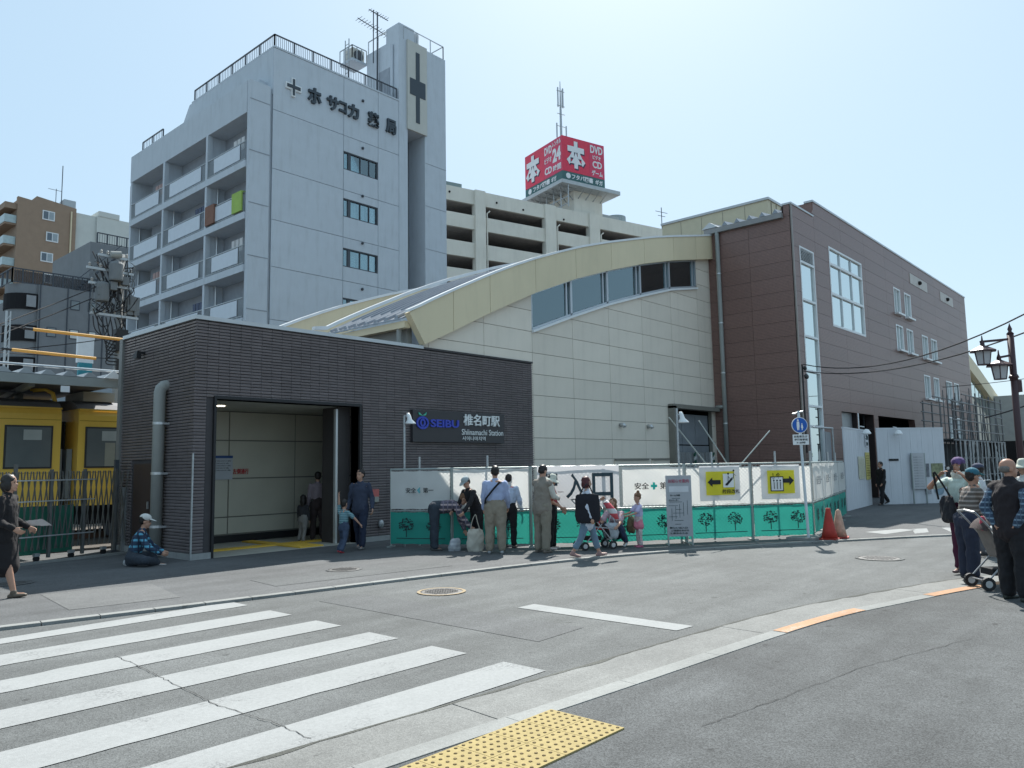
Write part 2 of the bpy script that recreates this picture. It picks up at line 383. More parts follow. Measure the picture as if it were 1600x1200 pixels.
# painted kerb stretches (orange) on the near kerb
M_orange = ground_mat('orange_paint', (.40, .235, .14), .08, .15, .2, worn=(.4, .4, .39))
for xa, xb in ((7.55, 9.35), (10.75, 12.6)):
    seg = [p for p in KN if xa-1 < p.x < xb+1]
    fine = [a.lerp(b_, k/6) for a, b_ in zip(seg, seg[1:]) for k in range(6)]; fine = [p for p in fine if xa < p.x < xb]
    strip(offs(fine, .575), offs(fine, .725), .044).build('kerb_paint', M_orange, kind='structure')

# crosswalk, stop line, side street marks
for k, y in enumerate((4.26, 5.21, 6.20, 7.19, 8.20, 9.23)):
    b = MB(); x1 = 5.12 + .02*k; pts = []
    for i in range(61):
        x = -7 + (x1+7)*i/60; pts.append((x, y + .012*math.sin(i*1.7+k)*(i % 7 == 3), .005))
    up = [(x, y+.48 - (0.05 if (k == 3 and 1.5 < x < 2.4) or (k == 5 and 2.2 < x < 2.9) else 0) , .005) for x, _, _ in pts]
    if k == 5: up = [(x, min(yy, 9.15+.5+(.05*(x-5))), z) for x, yy, z in up]
    b.sheet(pts+up[::-1]); b.build('crosswalk_stripe', M_paint, kind='structure')
MB().sheet([(7.14,4.20,.005),(7.44,4.17,.005),(7.44,6.36,.005),(7.13,6.36,.005)]).build('stop_line', M_paint, kind='structure')
for q in ([(18.75,5.6),(19.1,6.15),(20.35,5.72),(20.25,5.35)], [(19.2,5.1),(19.7,4.94),(20.8,5.25),(20.45,5.5)], [(20.0,4.55),(20.9,4.35),(21.9,4.75),(21.1,5.0)], [(21.3,4.2),(22.0,3.9),(22.9,4.3),(22.2,4.6)]):
    MB().sheet([(x, y, .034) for x, y in q]).build('side_street_stripe', M_paint, kind='structure')
M_crack = mat('crack', (.03, .03, .03), .95)
def crack(pts, wdt=.007, z=.009):
    b = MB(); rnd = random.Random(3); L_ = []; 
    for (x0, y0), (x1, y1) in zip(pts, pts[1:]):
        for k in range(12):
            t = k/12; L_.append(Vector((x0+(x1-x0)*t+rnd.uniform(-.012, .012), y0+(y1-y0)*t+rnd.uniform(-.012, .012), 0)))
    w1 = [wdt*rnd.uniform(.5, 1.2) for _ in L_]; A = offs(L_, 0); B = [p+(q-p).normalized()*w for p, q, w in zip(L_, offs(L_, 1), w1)]
    strip(A, B, z).build('road_crack', M_crack, kind='structure')
crack([(3.05,7.75),(3.0,6.9),(2.95,6.3),(2.9,5.5),(2.95,4.9),(2.93,4.35)])

# trench repair strip and patches in the near pavement
crack([(4.6,2.55),(5.5,2.4),(6.6,2.25),(8.5,1.75)], .005, .039)

# repair patches and dirt lines
M_patchA = ground_mat('patch_asphalt_dark', (.094, .099, .101), .36, .12, .5); M_patchB = ground_mat('patch_asphalt_pale', (.118, .122, .123), .3, .1, .5)
for pts, m_, z in ((((5.9,5.0),(6.7,5.05),(6.65,8.7),(5.95,8.75)), M_patchA, .0035), 
                   (((6.2,10.2),(9.3,9.75),(9.4,10.6),(6.3,11.1)), M_patchA, .034), (((3.6,10.6),(4.9,10.4),(5.2,12.0),(3.8,12.3)), M_patchB, .034)):
    MB().sheet([(x, y, z) for x, y in pts]).build('repair_patch', m_, kind='structure')
M_dirt = ground_mat('gutter_dirt', (.075, .078, .070), .4, .3, .6)
dl_ = offs(KN, .0); b = MB(); rnd = random.Random(8)
fine = [a.lerp(c, k/8) for a, c in zip(KN, KN[1:]) for k in range(8)]; wA = [.56-.012-abs(noise.noise((p.x*2.1, p.y*2, 0)))*.055 for p in fine]
A = [q for q in (offs(fine, .567))]; nrm = offs(fine, 1.0); Bp = [p+(q-p)*w for p, q, w in zip(fine, nrm, wA)]
strip(Bp, A, .0095).build('gutter_dirt', M_dirt, kind='structure')
strip(offs(fine, -.02), [p+(q-p)*abs(noise.noise((p.x*1.7, 5, 0)))*.06 for p, q in zip(fine, nrm)], .0085).build('gutter_dirt', M_dirt, kind='structure')

# manholes
M_iron = mat('cast_iron', (.10, .10, .10), .55, .2, 30, .5, 80, metal=.5)
M_ring = mat('yellow_ring', (.25, .19, .11), .7, .2, 10)
def manhole(x, y, z, r, ring, label):
    t = thing('manhole_cover', label, 'manhole cover', (x, y, z))
    b = MB(); b.lathe([(r*.99, -.03), (r*.99, .006), (r*.93, .009), (0.01, .009)], n=28)
    b.build('cover', M_iron, t)
    s = MB()
    for i in range(-5, 6):
        for j in range(-5, 6):
            u, v = i*r/6, j*r/6
            if u*u+v*v < (r*.82)**2: s.box(u-r*.05, v-r*.05, .009, u+r*.05, v+r*.05, .014)
    s.build('tread_studs', M_iron, t, kind='stuff')
    o = MB(); n = 28
    for i in range(n):
        a, c = 2*math.pi*i/n, 2*math.pi*(i+1)/n
        o.quad((r*math.cos(a), r*math.sin(a), .011), (r*1.16*math.cos(a), r*1.16*math.sin(a), .011), (r*1.16*math.cos(c), r*1.16*math.sin(c), .011), (r*math.cos(c), r*math.sin(c), .011))
    o.build('ring', ring, t)
manhole(7.41, 8.0, .0, .29, M_ring, 'round iron manhole cover with yellow ring in the road')
manhole(14.4, 4.42, .0, .34, M_road, 'grey iron manhole cover in the road near the right crowd')
manhole(7.9, 10.9, .03, .26, M_farpave, 'iron manhole cover in the pavement before the entrance')
manhole(3.9, 13.9, .03, .26, M_farpave, 'iron manhole cover in shade left of the station corner')

# tactile paving
M_tac = ground_mat('tactile_yellow', (.335, .265, .115), .07, .07, .2)
M_dome = mat('worn_dome', (.16, .115, .05), .8, .1)
tp = thing('tactile_paving', None, None, kind='structure')
q = MB(); q.use(M_tac).box(0, 0, 0, .296, .296, .012)
for i in range(5):
    for j in range(5): q.use(M_dome).lathe([(.0125, .012), (.009, .017)], (.03+.059*i, .03+.059*j, 0), 8)
tm = q.mesh('tactile_tile')
for i in range(13):
    for j in range(2): put('tactile_tile', tm, tp, (4.25-.3*(i+1), 2.90+.3*j, .033))
# ------------------------------------------------------------------ station entrance building
SO = (7.0, 14.5, 0)
st = thing('station_building', 'low dark tiled station entrance building with open doorway at street corner', 'building', SO)
def wb(name, m, parent, fn, org=SO, **kw):
    b = MB(); fn(b); return b.build(name, m, parent, off=org, **kw)
X0, X1, Y0, Y1, ZT = 7.0, 17.07, 14.5, 17.9, 4.66
EX0, EX1, EZ = 7.44, 10.90, 3.12
# structural walls behind the tiles (opening left free)
def core(b):
    b.box(X0+.03, Y0+.03, .0, EX0, Y0+.30, ZT); b.box(EX1, Y0+.03, 0, X1, Y0+.30, ZT); b.box(EX0, Y0+.03, EZ, EX1, Y0+.30, ZT)
    b.box(X0+.03, Y0+.30, 0, X0+.25, Y1, ZT); b.box(X0+.03, Y0+.3, ZT-.15, X1, Y1, ZT-.02)
wb('wall', M_grout, st, core)
def tiles(b, axis):
    ph, pw = .0625, .235; rnd = random.Random(5)
    if axis == 'y':
        x = X0
        k = 0
        while x < X1-.05:
            xe = min(x+pw, X1); z = .15
            while z < ZT-.02:
                ze = min(z+ph, ZT)
                if not (xe > EX0+.02 and x < EX1-.02 and z < EZ):
                    d = rnd.uniform(-.003, .004); b.add([(x+.004,Y0+d,z+.006),(xe-.004,Y0+d,z+.006),(xe-.004,Y0-.012+d,z+ph*.62),(x+.004,Y0-.012+d,z+ph*.62),(x+.004,Y0+.02,ze-.006),(xe-.004,Y0+.02,ze-.006),(x+.004,Y0+.03,z+.006),(xe-.004,Y0+.03,z+.006)],
                        [(0,1,2,3),(3,2,5,4),(0,3,4,6),(1,7,5,2),(6,7,1,0)])
                z += ph
            x = xe
    else:
        y = Y0
        while y < Y1-.05:
            ye = min(y+pw, Y1); z = .15
            while z < ZT-.02:
                ze = min(z+ph, ZT)
                if not (ye > 16.25 and y < 17.25 and z < 1.92):
                    d = rnd.uniform(-.003, .004); b.add([(X0+d,ye-.004,z+.006),(X0+d,y+.004,z+.006),(X0-.012+d,y+.004,z+ph*.62),(X0-.012+d,ye-.004,z+ph*.62),(X0+.02,ye-.004,ze-.006),(X0+.02,y+.004,ze-.006),(X0+.03,ye-.004,z+.006),(X0+.03,y+.004,z+.006)],
                        [(0,1,2,3),(3,2,5,4),(0,3,4,6),(1,7,5,2),(6,7,1,0)])
                z += ph
            y = ye
b = MB(); tiles(b, 'y'); b.build('wall_tiles', M_tile, st, off=SO, kind='stuff')
b = MB(); tiles(b, 'x'); b.build('wall_tiles', M_tile, st, off=SO, kind='stuff')
wb('parapet_cap', M_cap, st, lambda b: (b.box(X0-.05, Y0-.05, ZT, 12.84, Y0+.22, ZT+.08), b.box(X0-.05, Y0+.22, ZT, X0+.2, Y1, ZT+.08)))
wb('parapet_cap', M_grout, st, lambda b: b.box(12.84, Y0-.03, ZT, X1+.01, Y0+.2, ZT+.05))
wb('plinth', M_concrete, st, lambda b: (b.box(X0-.02, Y0-.02, 0, EX0-.02, Y0+.2, .145), b.box(X0-.02, Y0+.2, 0, X0+.1, Y1, .145)))
wb('plinth', M_concrete, st, lambda b: b.box(EX1+.02, Y0-.02, 0, X1, Y0+.2, .145))
wb('corner_guard', M_galv, st, lambda b: (b.box(X0-.022, Y0-.022, 0, X0+.006, Y0-.012, 2.05), b.box(X0-.022, Y0-.012, 0, X0-.014, Y0+.008, 2.05)))
wb('corner_trim', mat('end_trim', (.20, .20, .19), .6), st, lambda b: b.box(X0-.05, Y1, .0, X0+.12, Y1+.16, ZT+.02))
# entrance: floor, soffit, frame, interior
M_inner = mat('interior_panel', (.52, .505, .42), .35, .05, 1.5, rnd=.02)
M_tilefloor = mat('floor_tile', (.42, .41, .36), .5, .06, 6, rnd=.06)
wb('door_frame', M_black, st, lambda b: (b.box(EX0-.05, Y0-.03, 0, EX0, Y0+.32, EZ), b.box(EX0-.05, Y0-.03, EZ-.0, EX1+.05, Y0+.32, EZ+.06), b.box(EX1, Y0-.03, 0, EX1+.05, Y0+.32, EZ)))
wb('shutter_pillar', mat('dark_pillar', (.05, .045, .045), .5), st, lambda b: b.box(EX1-.34, Y0+.35, .02, EX1, Y0+.95, EZ))
wb('shutter_rail', M_alu, st, lambda b: b.box(EX1-.40, Y0+.34, .02, EX1-.345, Y0+.42, EZ-.05))
wb('ceiling', mat('soffit', (.48, .48, .44), .7), st, lambda b: b.box(EX0, Y0+.3, EZ, 20, Y1+.0, EZ+.1))
fl = wb('floor', M_grout, st, lambda b: b.box(EX0, Y0+.0, -.02, 20, Y1, .012))
q = MB().box(0, 0, 0, .592, .592, .02); q.mats = [M_tilefloor]; q.mi = [0]*6; fm = q.mesh('floor_tile')
q = MB().box(0, 0, 0, .292, .292, .028)
for i in range(4):
    for j in range(4): q.lathe([(.014, .028), (.01, .034)], (.04+.07*i, .04+.07*j, 0), 6)
M_yel = mat('yellow_tile', (.66, .42, .06), .6, .06); q.mats = [M_yel]; q.mi = [0]*len(q.f); ym = q.mesh('yellow_tile')
for i in range(9):
    for j in range(5): put('floor_tile', fm, st, (EX0+.01+.6*i-7.0, .02+.6*j, .012))
for i in range(12): put('yellow_tile', ym, st, (.95+.3*i, 1.05, .034))
for j in range(4): put('yellow_tile', ym, st, (2.45, 1.35+.3*j, .034)); 
for j in range(3): put('yellow_tile', ym, st, (2.45, .12+.3*j, .034)); put('yellow_tile', ym, st, (2.75, .12+.3*j, .034))
wb('inner_wall', M_creamD, st, lambda b: (b.box(EX0, 17.34, 0, 16.5, 17.5, EZ), b.box(EX0-.02, Y0+.3, 0, EX0+.0, 17.34, EZ)))
panel_wall(st, 'inner_panel', M_inner, 'y', 17.34, frange(EX0, 16.4, 1.8), [.22, .62, 1.52, 2.42, 3.11], gap=.03, thick=.02, org=SO)
wb('skirting', M_black, st, lambda b: b.box(EX0, 17.30, 0, 16.4, 17.33, .2))
wb('inner_side_wall', mat('brown_inner', (.10, .085, .075), .6), st, lambda b: b.box(12.6, Y0+.95, 0, 12.8, 16.1, EZ))
dl = wb('downlight', mat('lit_lamp', (1, .93, .75), .5, 0, emit=3.0), st, lambda b: b.lathe([(.10, EZ-.012), (.10, EZ)], (8.3, 16.0, 0), 16))
# notice poster inside, blue header
po = thing('notice_poster', 'white notice with blue header on the inner entrance wall', 'poster', (8.85, 17.29, 1.5))
MB().box(0, -.01, 0, .46, 0, .56).build('sheet', mat('poster_paper', (.45, .48, .52), .6), po)
MB().box(0, -.014, .50, .46, -.0101, .56).build('header', mat('poster_blue', (.04, .09, .25), .6), po)
for k in range(5): text('ご利用のお客さまへ運転', (.03, -.0105, .42-.055*k), (1, 0, 0), (0, 0, 1), .38-.05*(k % 2), .03, M_black, po, 'printed_line', depth=.002)
tx = text('左側通行', (9.33, 17.295, 1.62), (1, 0, 0), (0, 0, 1), .40, .13, mat('red_print', (.5, .03, .04), .6), None, 'wall_lettering', .01, .006); tag(tx, 'small red lettering on inner entrance wall beside the notice', 'lettering')
# side door, vent pipe, wall lamp
sd = wb('side_door', mat('brown_door', (.055, .038, .035), .5), st, lambda b: (b.box(X0-.0, 16.3, .05, X0+.03, 17.2, 1.88)))
wb('handle', M_alu, sd, lambda b: b.box(X0-.05, 16.36, .95, X0-.02, 16.39, 1.1))
def vp(b):
    pts = [(6.86, 15.72, .15), (6.86, 15.72, 3.30)] + [(6.86+.16*(1-math.cos(a)), 15.72, 3.30+.16*math.sin(a)) for a in (R(30), R(60), R(90))] + [(7.05, 15.72, 3.46)]
    b.tube(pts, .115, 14)
wb('vent_pipe', M_pipe, st, vp, smooth=True)
for z in (.6, 1.65, 2.65): wb('pipe_bracket', M_alu, st, lambda b: (b.tube([(6.86, 15.72, z), (6.86, 15.72, z+.05)], .125, 14), b.box(6.86, 15.55, z, 7, 15.60, z+.04)))
wb('wall_lamp', M_black, st, lambda b: (b.box(6.82, 16.78, 4.22, 7.0, 16.9, 4.27), b.box(6.8, 16.76, 4.12, 6.9, 16.92, 4.22)))
wb('call_box', mat('call_red', (.45, .12, .11), .5), st, lambda b: (b.box(11.26, Y0-.05, 1.05, 11.44, Y0-.014, 1.22)))
wb('call_box', mat('call_grey', (.30, .30, .27), .5), st, lambda b: (b.box(11.27, Y0-.055, .93, 11.43, Y0-.014, 1.05)))
wb('wall_inlet', M_galv, st, lambda b: b.ell((11.5, Y0-.05, .42), .07, .06, .1))

# station name sign
sg = thing('station_sign', 'dark station name board with blue railway logo and white station name', 'sign', (12.43, 14.46, 2.33))
MB().box(0, -.06, 0, 3.29, .04, .79).build('board', mat('sign_board', (.040, .038, .042), .4, .05), sg)
M_let = mat('sign_white', (.72, .74, .74), .4, 0); M_blue = mat('logo_blue', (.035, .06, .42), .35, 0); M_grn = mat('logo_green', (.08, .45, .33), .35, 0)
text('SEIBU', (.56, -.062, .37), (1, 0, 0), (0, 0, 1), .98, .20, M_blue, sg, bold=.03, depth=.03)
lg = MB()
def ring(b, cx, cz, rx, rz, t, y0=-.062, d=.03, n=24):
    for i in range(n):
        a, c = 2*math.pi*i/n, 2*math.pi*(i+1)/n
        o1 = (cx+rx*math.cos(a), y0, cz+rz*math.sin(a)); o2 = (cx+rx*math.cos(c), y0, cz+rz*math.sin(c)); i1 = (cx+(rx-t)*math.cos(a), y0, cz+(rz-t)*math.sin(a)); i2 = (cx+(rx-t)*math.cos(c), y0, cz+(rz-t)*math.sin(c))
        b.prism([o1, o2, i2, i1], (0, -d, 0))
ring(lg, .30, .47, .20, .16, .05); ring(lg, .30, .47, .09, .105, .05); lg.build('logo', M_blue, sg)
lf = MB(); lf.prism([(.30,-.062,.64),(.17,-.062,.73),(.19,-.062,.66)], (0,-.03,0)); lf.prism([(.30,-.062,.64),(.43,-.062,.73),(.40,-.062,.66)], (0,-.03,0)); lf.build('logo_leaf', M_grn, sg)
text('椎名町駅', (1.72, -.062, .44), (1, 0, 0), (0, 0, 1), 1.36, .30, M_let, sg, bold=.012, depth=.035)
text('Shiinamachi Station', (1.66, -.062, .20), (1, 0, 0), (0, 0, 1), 1.58, .15, M_let, sg, depth=.008)
text('시이나마치역', (1.68, -.062, .055), (1, 0, 0), (0, 0, 1), .86, .11, M_let, sg, depth=.008)

# ------------------------------------------------------------------ arched concourse building (cream)
AO = (12.3, 14.55, 0)
cb = thing('station_concourse', 'cream panelled station concourse with a curved arch roof and clerestory windows', 'building', AO)
ROOF = [(12.3,5.50),(12.89,5.82),(13.8,6.27),(14.5,6.60),(15.26,6.96),(16.2,7.37),(17.19,7.77),(18.3,8.18),(19.42,8.57),(20.9,9.02),(22.41,9.44),(23.9,9.84),(25.51,10.22),(27,10.55),(28.37,10.87)]
BOT = [(12.8,4.76),(13.77,5.20),(15.16,5.87),(17.16,6.76),(19.15,7.52),(21.1,8.15),(23.23,8.77),(25.25,9.27),(27.28,9.69),(28.37,9.92)]
SILL = [(17.16,5.66),(19.1,6.36),(21.12,7.04),(23.2,7.65),(25.21,8.20),(27.24,8.58)]
YC = 14.58
def cwb(name, m, parent, fn, **kw): return wb(name, m, parent, fn, AO, **kw)
def bandpoly(b, lo, hi, y, d, xs):
    for a, c in zip(xs, xs[1:]): b.prism([(a, y, lerp(lo, a)), (c, y, lerp(lo, c)), (c, y, lerp(hi, c)), (a, y, lerp(hi, a))], (0, d, 0))
xs_ = frange(12.9, 28.36, .5)
# backing wall with the window strip left open
def back(b):
    lo = [(0, 4.6), (40, 4.6)]
    bandpoly(b, [(12.9, 4.0), (17.1, 4.0)], BOT, YC, .15, frange(12.9, 17.16, .6))
    bandpoly(b, [(17.16, 0), (27.24, 0)], SILL, YC, .15, frange(17.16, 24.9, .6))
    bandpoly(b, [(17.16, 3.72), (28, 3.72)], SILL, YC, .15, frange(24.9, 27.24, .6))
    bandpoly(b, [(27, 3.72), (29, 3.72)], [(27, 9.6), (29, 10)], YC, .15, [27.24, 28.36])
    b.box(28.1, YC, 0, 28.36, YC+.15, 3.72)
cwb('wall', M_creamD, cb, back)
top_ = [(12.7, 4.7)] + [(x, z) for x, z in BOT if x < 17.1] + [(17.155, 6.75), (17.16, 5.62)] + [(x, z-.04) for x, z in SILL[1:]] + [(27.26, 8.56), (27.27, 9.68), (28.37, 9.92)]
rows = [.02, .64]+[1.26+.623*i for i in range(15)]
panel_wall(cb, 'siding_panel', M_cream, 'y', YC, [12.9,13.1,15.12,17.16,19.12,21.12,23.17,25.2,27.25,28.36], rows, top=top_, holes=[(24.92, -1, 28.08, 3.70), (12, -1, 17.09, 4.70)], thick=.03, gap=.014, org=AO)
# fascia of the arch: one panel per bay, proud of the wall
for a, c in zip([12.3,13.8,15.2,17.16,19.15,21.13,23.2,25.25,27.0,28.37], [13.8,15.2,17.16,19.15,21.13,23.2,25.25,27.0,28.37]):
    f_ = MB(); cuts = frange(a+.007, c-.007, .5)
    for p, q_ in zip(cuts, cuts[1:]):
        lo = lambda x: max(lerp(BOT, x), 5.50-(x-12.3)*1.48) if x < 12.9 else lerp(BOT, x)
        f_.prism([(p, 14.36, lo(p)), (q_, 14.36, lo(q_)), (q_, 14.36, lerp(ROOF, q_)), (p, 14.36, max(lo(p)+.002, lerp(ROOF, p)))], (0, .20, 0))
    f_.build('fascia_panel', M_fascia, cb, off=AO)
def arc_tube(b, y0, y1, h, dz=0.0, x0=12.25):
    xs = frange(x0, 28.36, .4)
    for a, c in zip(xs, xs[1:]): b.prism([(a, y0, lerp(ROOF, a)+dz), (c, y0, lerp(ROOF, c)+dz), (c, y0, lerp(ROOF, c)+dz+h), (a, y0, lerp(ROOF, a)+dz+h)], (0, y1-y0, 0))
cwb('edge_flashing', M_white, cb, lambda b: arc_tube(b, 14.33, 14.47, .07, .003))
cwb('edge_flashing', M_white, cb, lambda b: arc_tube(b, 17.95, 18.1, .10, .0, 12.0))
# roof skin, standing seams
cwb('roof', M_roofm, cb, lambda b: arc_tube(b, 14.565, 17.945, .04, -.14))
for k in range(8): cwb('roof_seam', M_roofm, cb, lambda b: arc_tube(b, 14.75+.4*k, 14.80+.4*k, .07, -.09))
cwb('gable_wall', mat('gable_panel', (.30, .30, .28), .7), cb, lambda b: b.box(12.6, 14.8, 4.5, 12.75, 17.9, 5.25))
cwb('roof', M_roofm, cb, lambda b: b.box(12.75, 18.1, 4.2, 28.3, 24, 4.4))
cwb('eaves_gutter', M_fascia, cb, lambda b: b.box(12.32, 14.57, 5.16, 12.50, 17.6, 5.33))
def ridgecaps(b):
    for k in range(7):
        y = 14.75+.42*k; b.prism([(12.3, y, 5.37), (12.3, y+.12, 5.52), (12.3, y+.24, 5.37)], (.5, 0, .26))
cwb('roof_corrugation', mat('roof_sheet', (.26, .28, .31), .4, metal=.4), cb, ridgecaps)
cwb('downpipe', M_pipe, cb, lambda b: b.cyl(12.42, 14.9, 4.6, 5.2, .07, 10))
FB = MB(); bandpoly(FB, [(x, z-1.0) for x, z in ROOF], ROOF, 24.0, .3, frange(12.3, 28.36, .8)); FB.build('far_fascia', M_fascia, cb, off=AO)
F2 = MB(); bandpoly(F2, ROOF, [(x, z+.1) for x, z in ROOF], 23.95, .3, frange(12.3, 28.36, .8)); F2.v = [(x, y, z+.002) for x, y, z in F2.v]; F2.build('edge_flashing', M_white, cb, off=AO)
# clerestory windows, one per bay, each a frame with mullions and panes
M_frame = mat('window_frame', (.46, .49, .52), .4, .03, metal=.5)
for a, c in zip([17.16,19.12,21.12,23.17,25.2], [19.12,21.12,23.17,25.2,27.25]):
    fr = MB(); T = lambda x: lerp(BOT, x); S_ = lambda x: lerp(SILL, x)
    y0, d = 14.55, .10
    fr.prism([(a, y0, S_(a)), (c, y0, S_(c)), (c, y0, S_(c)+.07), (a, y0, S_(a)+.07)], (0, d, 0))
    fr.prism([(a, y0, T(a)-.04), (c, y0, T(c)-.04), (c, y0, T(c)), (a, y0, T(a))], (0, d, 0))
    fr.box(c-.06, y0, S_(c), c, y0+d, T(c)); fr.box(a, y0, S_(a)+.05, a+.04, y0+d, T(a)-.03); fr.box(c-.26, y0+.02, S_(c-.2), c-.20, y0+d, T(c-.2))
    wn = fr.build('window', M_frame, cb, off=AO)
    for p, q_ in ((a+.04, c-.26), (c-.20, c-.06)):
        pn = MB(); pn.prism([(p, y0+.06, S_(p)+.05), (q_, y0+.06, S_(q_)+.05), (q_, y0+.06, T(q_)-.04), (p, y0+.06, T(p)-.04)], (0, .012, 0)); pn.build('pane', M_glass, wn, off=AO)
    sl_ = MB(); sl_.prism([(a, 14.47, S_(a)-.07), (c, 14.47, S_(c)-.07), (c, 14.47, S_(c)), (a, 14.47, S_(a))], (0, .1, 0)); sl_.build('window_sill', M_white, wn, off=AO)
# the room behind the glass; its rear wall has windows too
def backwall(b):
    ops = [(20.4, 22.3, 6.5, 8.0), (22.6, 24.8, 7.2, 8.9), (25.1, 26.9, 7.9, 9.5)]; top = [(x, z-.35) for x, z in ROOF]; xs = [17.0, 19, 20.4, 22.3, 22.6, 24.8, 25.1, 26.9, 28.3]
    for a, c in zip(xs, xs[1:]):
        o = [q for q in ops if abs(q[0]-a) < .01]
        if o:
            bandpoly(b, [(17, 4.5), (29, 4.5)], [(17, o[0][2]), (29, o[0][2])], 17.3, .2, [a, c]); bandpoly(b, [(17, o[0][3]), (29, o[0][3])], top, 17.3, .2, [a, c])
        else: bandpoly(b, [(17, 4.5), (29, 4.5)], top, 17.3, .2, [a, c])
cwb('inner_room', M_room, cb, lambda b: (backwall(b), b.box(13.5, 14.75, 4.40, 28.3, 17.9, 4.5), b.box(28.2, 14.75, 4.5, 28.3, 17.3, 10.0), b.box(16.9, 14.75, 4.5, 17.0, 17.3, 7.2)))
cwb('stair_soffit', mat('grey_stair', (.20, .21, .22), .8), cb, lambda b: (b.prism([(17.3, 15.5, 4.9), (22.5, 15.5, 7.6), (22.5, 15.5, 8.0), (17.3, 15.5, 5.3)], (0, 1.6, 0)), b.box(23.0, 14.9, 7.0, 27, 15.3, 7.3)))
for a in (18.0, 19.8, 21.9): cwb('inner_panel', M_curtain, cb, lambda b: b.box(a, 15.6, lerp(SILL, a)+.1, a+.62, 15.64, lerp(BOT, a)-.25))
for a in (17.7, 18.7): cwb('stair_rail', M_alu, cb, lambda b: (b.tube([(a-.2, 15.1, 5.7), (a+.9, 15.1, 7.0)], .03), b.cyl(a, 15.1, 5.6, 7.1, .04)))
def rearframe(b):
    for x0_, x1_, z0_, z1_ in ((20.4, 22.3, 6.5, 8.0), (22.6, 24.8, 7.2, 8.9), (25.1, 26.9, 7.9, 9.5)):
        for t in (.0, .36, .62): x = x0_+(x1_-x0_)*t; b.box(x, 17.25, z0_, x+.10, 17.35, z1_)
        b.box(x0_, 17.24, z0_+.62*(z1_-z0_), x1_, 17.36, z0_+.62*(z1_-z0_)+.09); b.box(x0_+.62*(x1_-x0_), 17.2, z0_, x1_, 17.24, z0_+.5*(z1_-z0_))
cwb('rear_window_frame', mat('rear_frame', (.13, .15, .16), .6), cb, rearframe, kind='stuff')
# loading opening at the right end, shutters and site barrier
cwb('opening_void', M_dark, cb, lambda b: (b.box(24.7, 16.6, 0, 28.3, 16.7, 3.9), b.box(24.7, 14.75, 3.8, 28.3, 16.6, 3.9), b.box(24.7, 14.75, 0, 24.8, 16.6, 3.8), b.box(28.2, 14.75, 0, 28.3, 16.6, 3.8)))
cwb('opening_reveal', M_creamD, cb, lambda b: (b.box(24.72, 14.3, 0, 24.92, YC+.3, 3.78), b.box(24.72, 14.3, 3.70, 28.3, 14.54, 3.85)))
M_gsheet = mat('grey_sheet', (.22, .24, .26), .6, .1, 2)
for i in range(3): cwb('shutter_panel', M_gsheet, cb, lambda b: (b.box(25.0+1.03*i, 14.75, 2.4, 26.0+1.03*i, 14.8, 3.55), b.box(25.0+1.03*i, 14.74, .1, 26.0+1.03*i, 14.8, 2.36)))
for i in range(6): cwb('barrier_panel', M_galv, cb, lambda b: (b.box(25.0+.5*i, 14.6, 1.2, 25.46+.5*i, 14.64, 2.1), b.box(25.1+.5*i, 14.57, 1.2, 25.14+.5*i, 14.6, 2.1), b.box(25.3+.5*i, 14.57, 1.2, 25.34+.5*i, 14.6, 2.1)))
for i, x in enumerate((26.48, 27.95)):
    tw = thing('striped_post', 'green and white striped safety post, %s of two by the grey shutter' % ('left' if i == 0 else 'right'), 'safety post', (x, 14.5, 0))
    for k in range(14):
        MB().prism([(0, 0, .15*k), (.12, 0, .15*k+.08), (.12, 0, .15*k+.16), (0, 0, .15*k+.08)], (0, .06, 0)).build('stripe', mat('post_green', (.03, .10, .07), .6) if k % 2 else mat('post_white', (.55, .57, .56), .6), tw)
for x0_, x1_ in ((21.2, 23.2), (23.45, 24.6)):
    dd = cwb('service_door', M_cream, cb, lambda b: b.box(x0_, 14.50, .05, x1_, 14.545, 1.82))
    cwb('lintel', M_creamD, dd, lambda b: b.box(x0_, 14.46, 1.82, x1_, 14.545, 1.87))
for x in (21.6, 23.3): cwb('wall_vent', M_alu, cb, lambda b: (b.tube([(x, 14.54, 3.0), (x, 14.40, 3.0), (x, 14.36, 2.93)], .07, 10)), smooth=True)

# cream penthouse on the roof behind
ph = thing('roof_penthouse', 'plain cream rooftop block rising behind the brown wing', 'building', (33, 13.9, 0))
MB().box(0, 0, 10.5, 3.2, 5.45, 13.45).build('wall', mat('penthouse_cream', (.60, .55, .40), .7, .04), ph)
MB().box(-.06, -.06, 13.452, 3.26, 5.5, 13.56).build('coping', M_cap, ph)
for k in range(4): MB().box(-.012, 1.1+1.1*k, 10.6, -.001, 1.112+1.1*k, 13.4).build('joint', M_creamD, ph)
for k in range(5): MB().box(.32+.55*k, -.03, 11.8, .33+.55*k, -.001, 13.4).build('joint', M_creamD, ph)

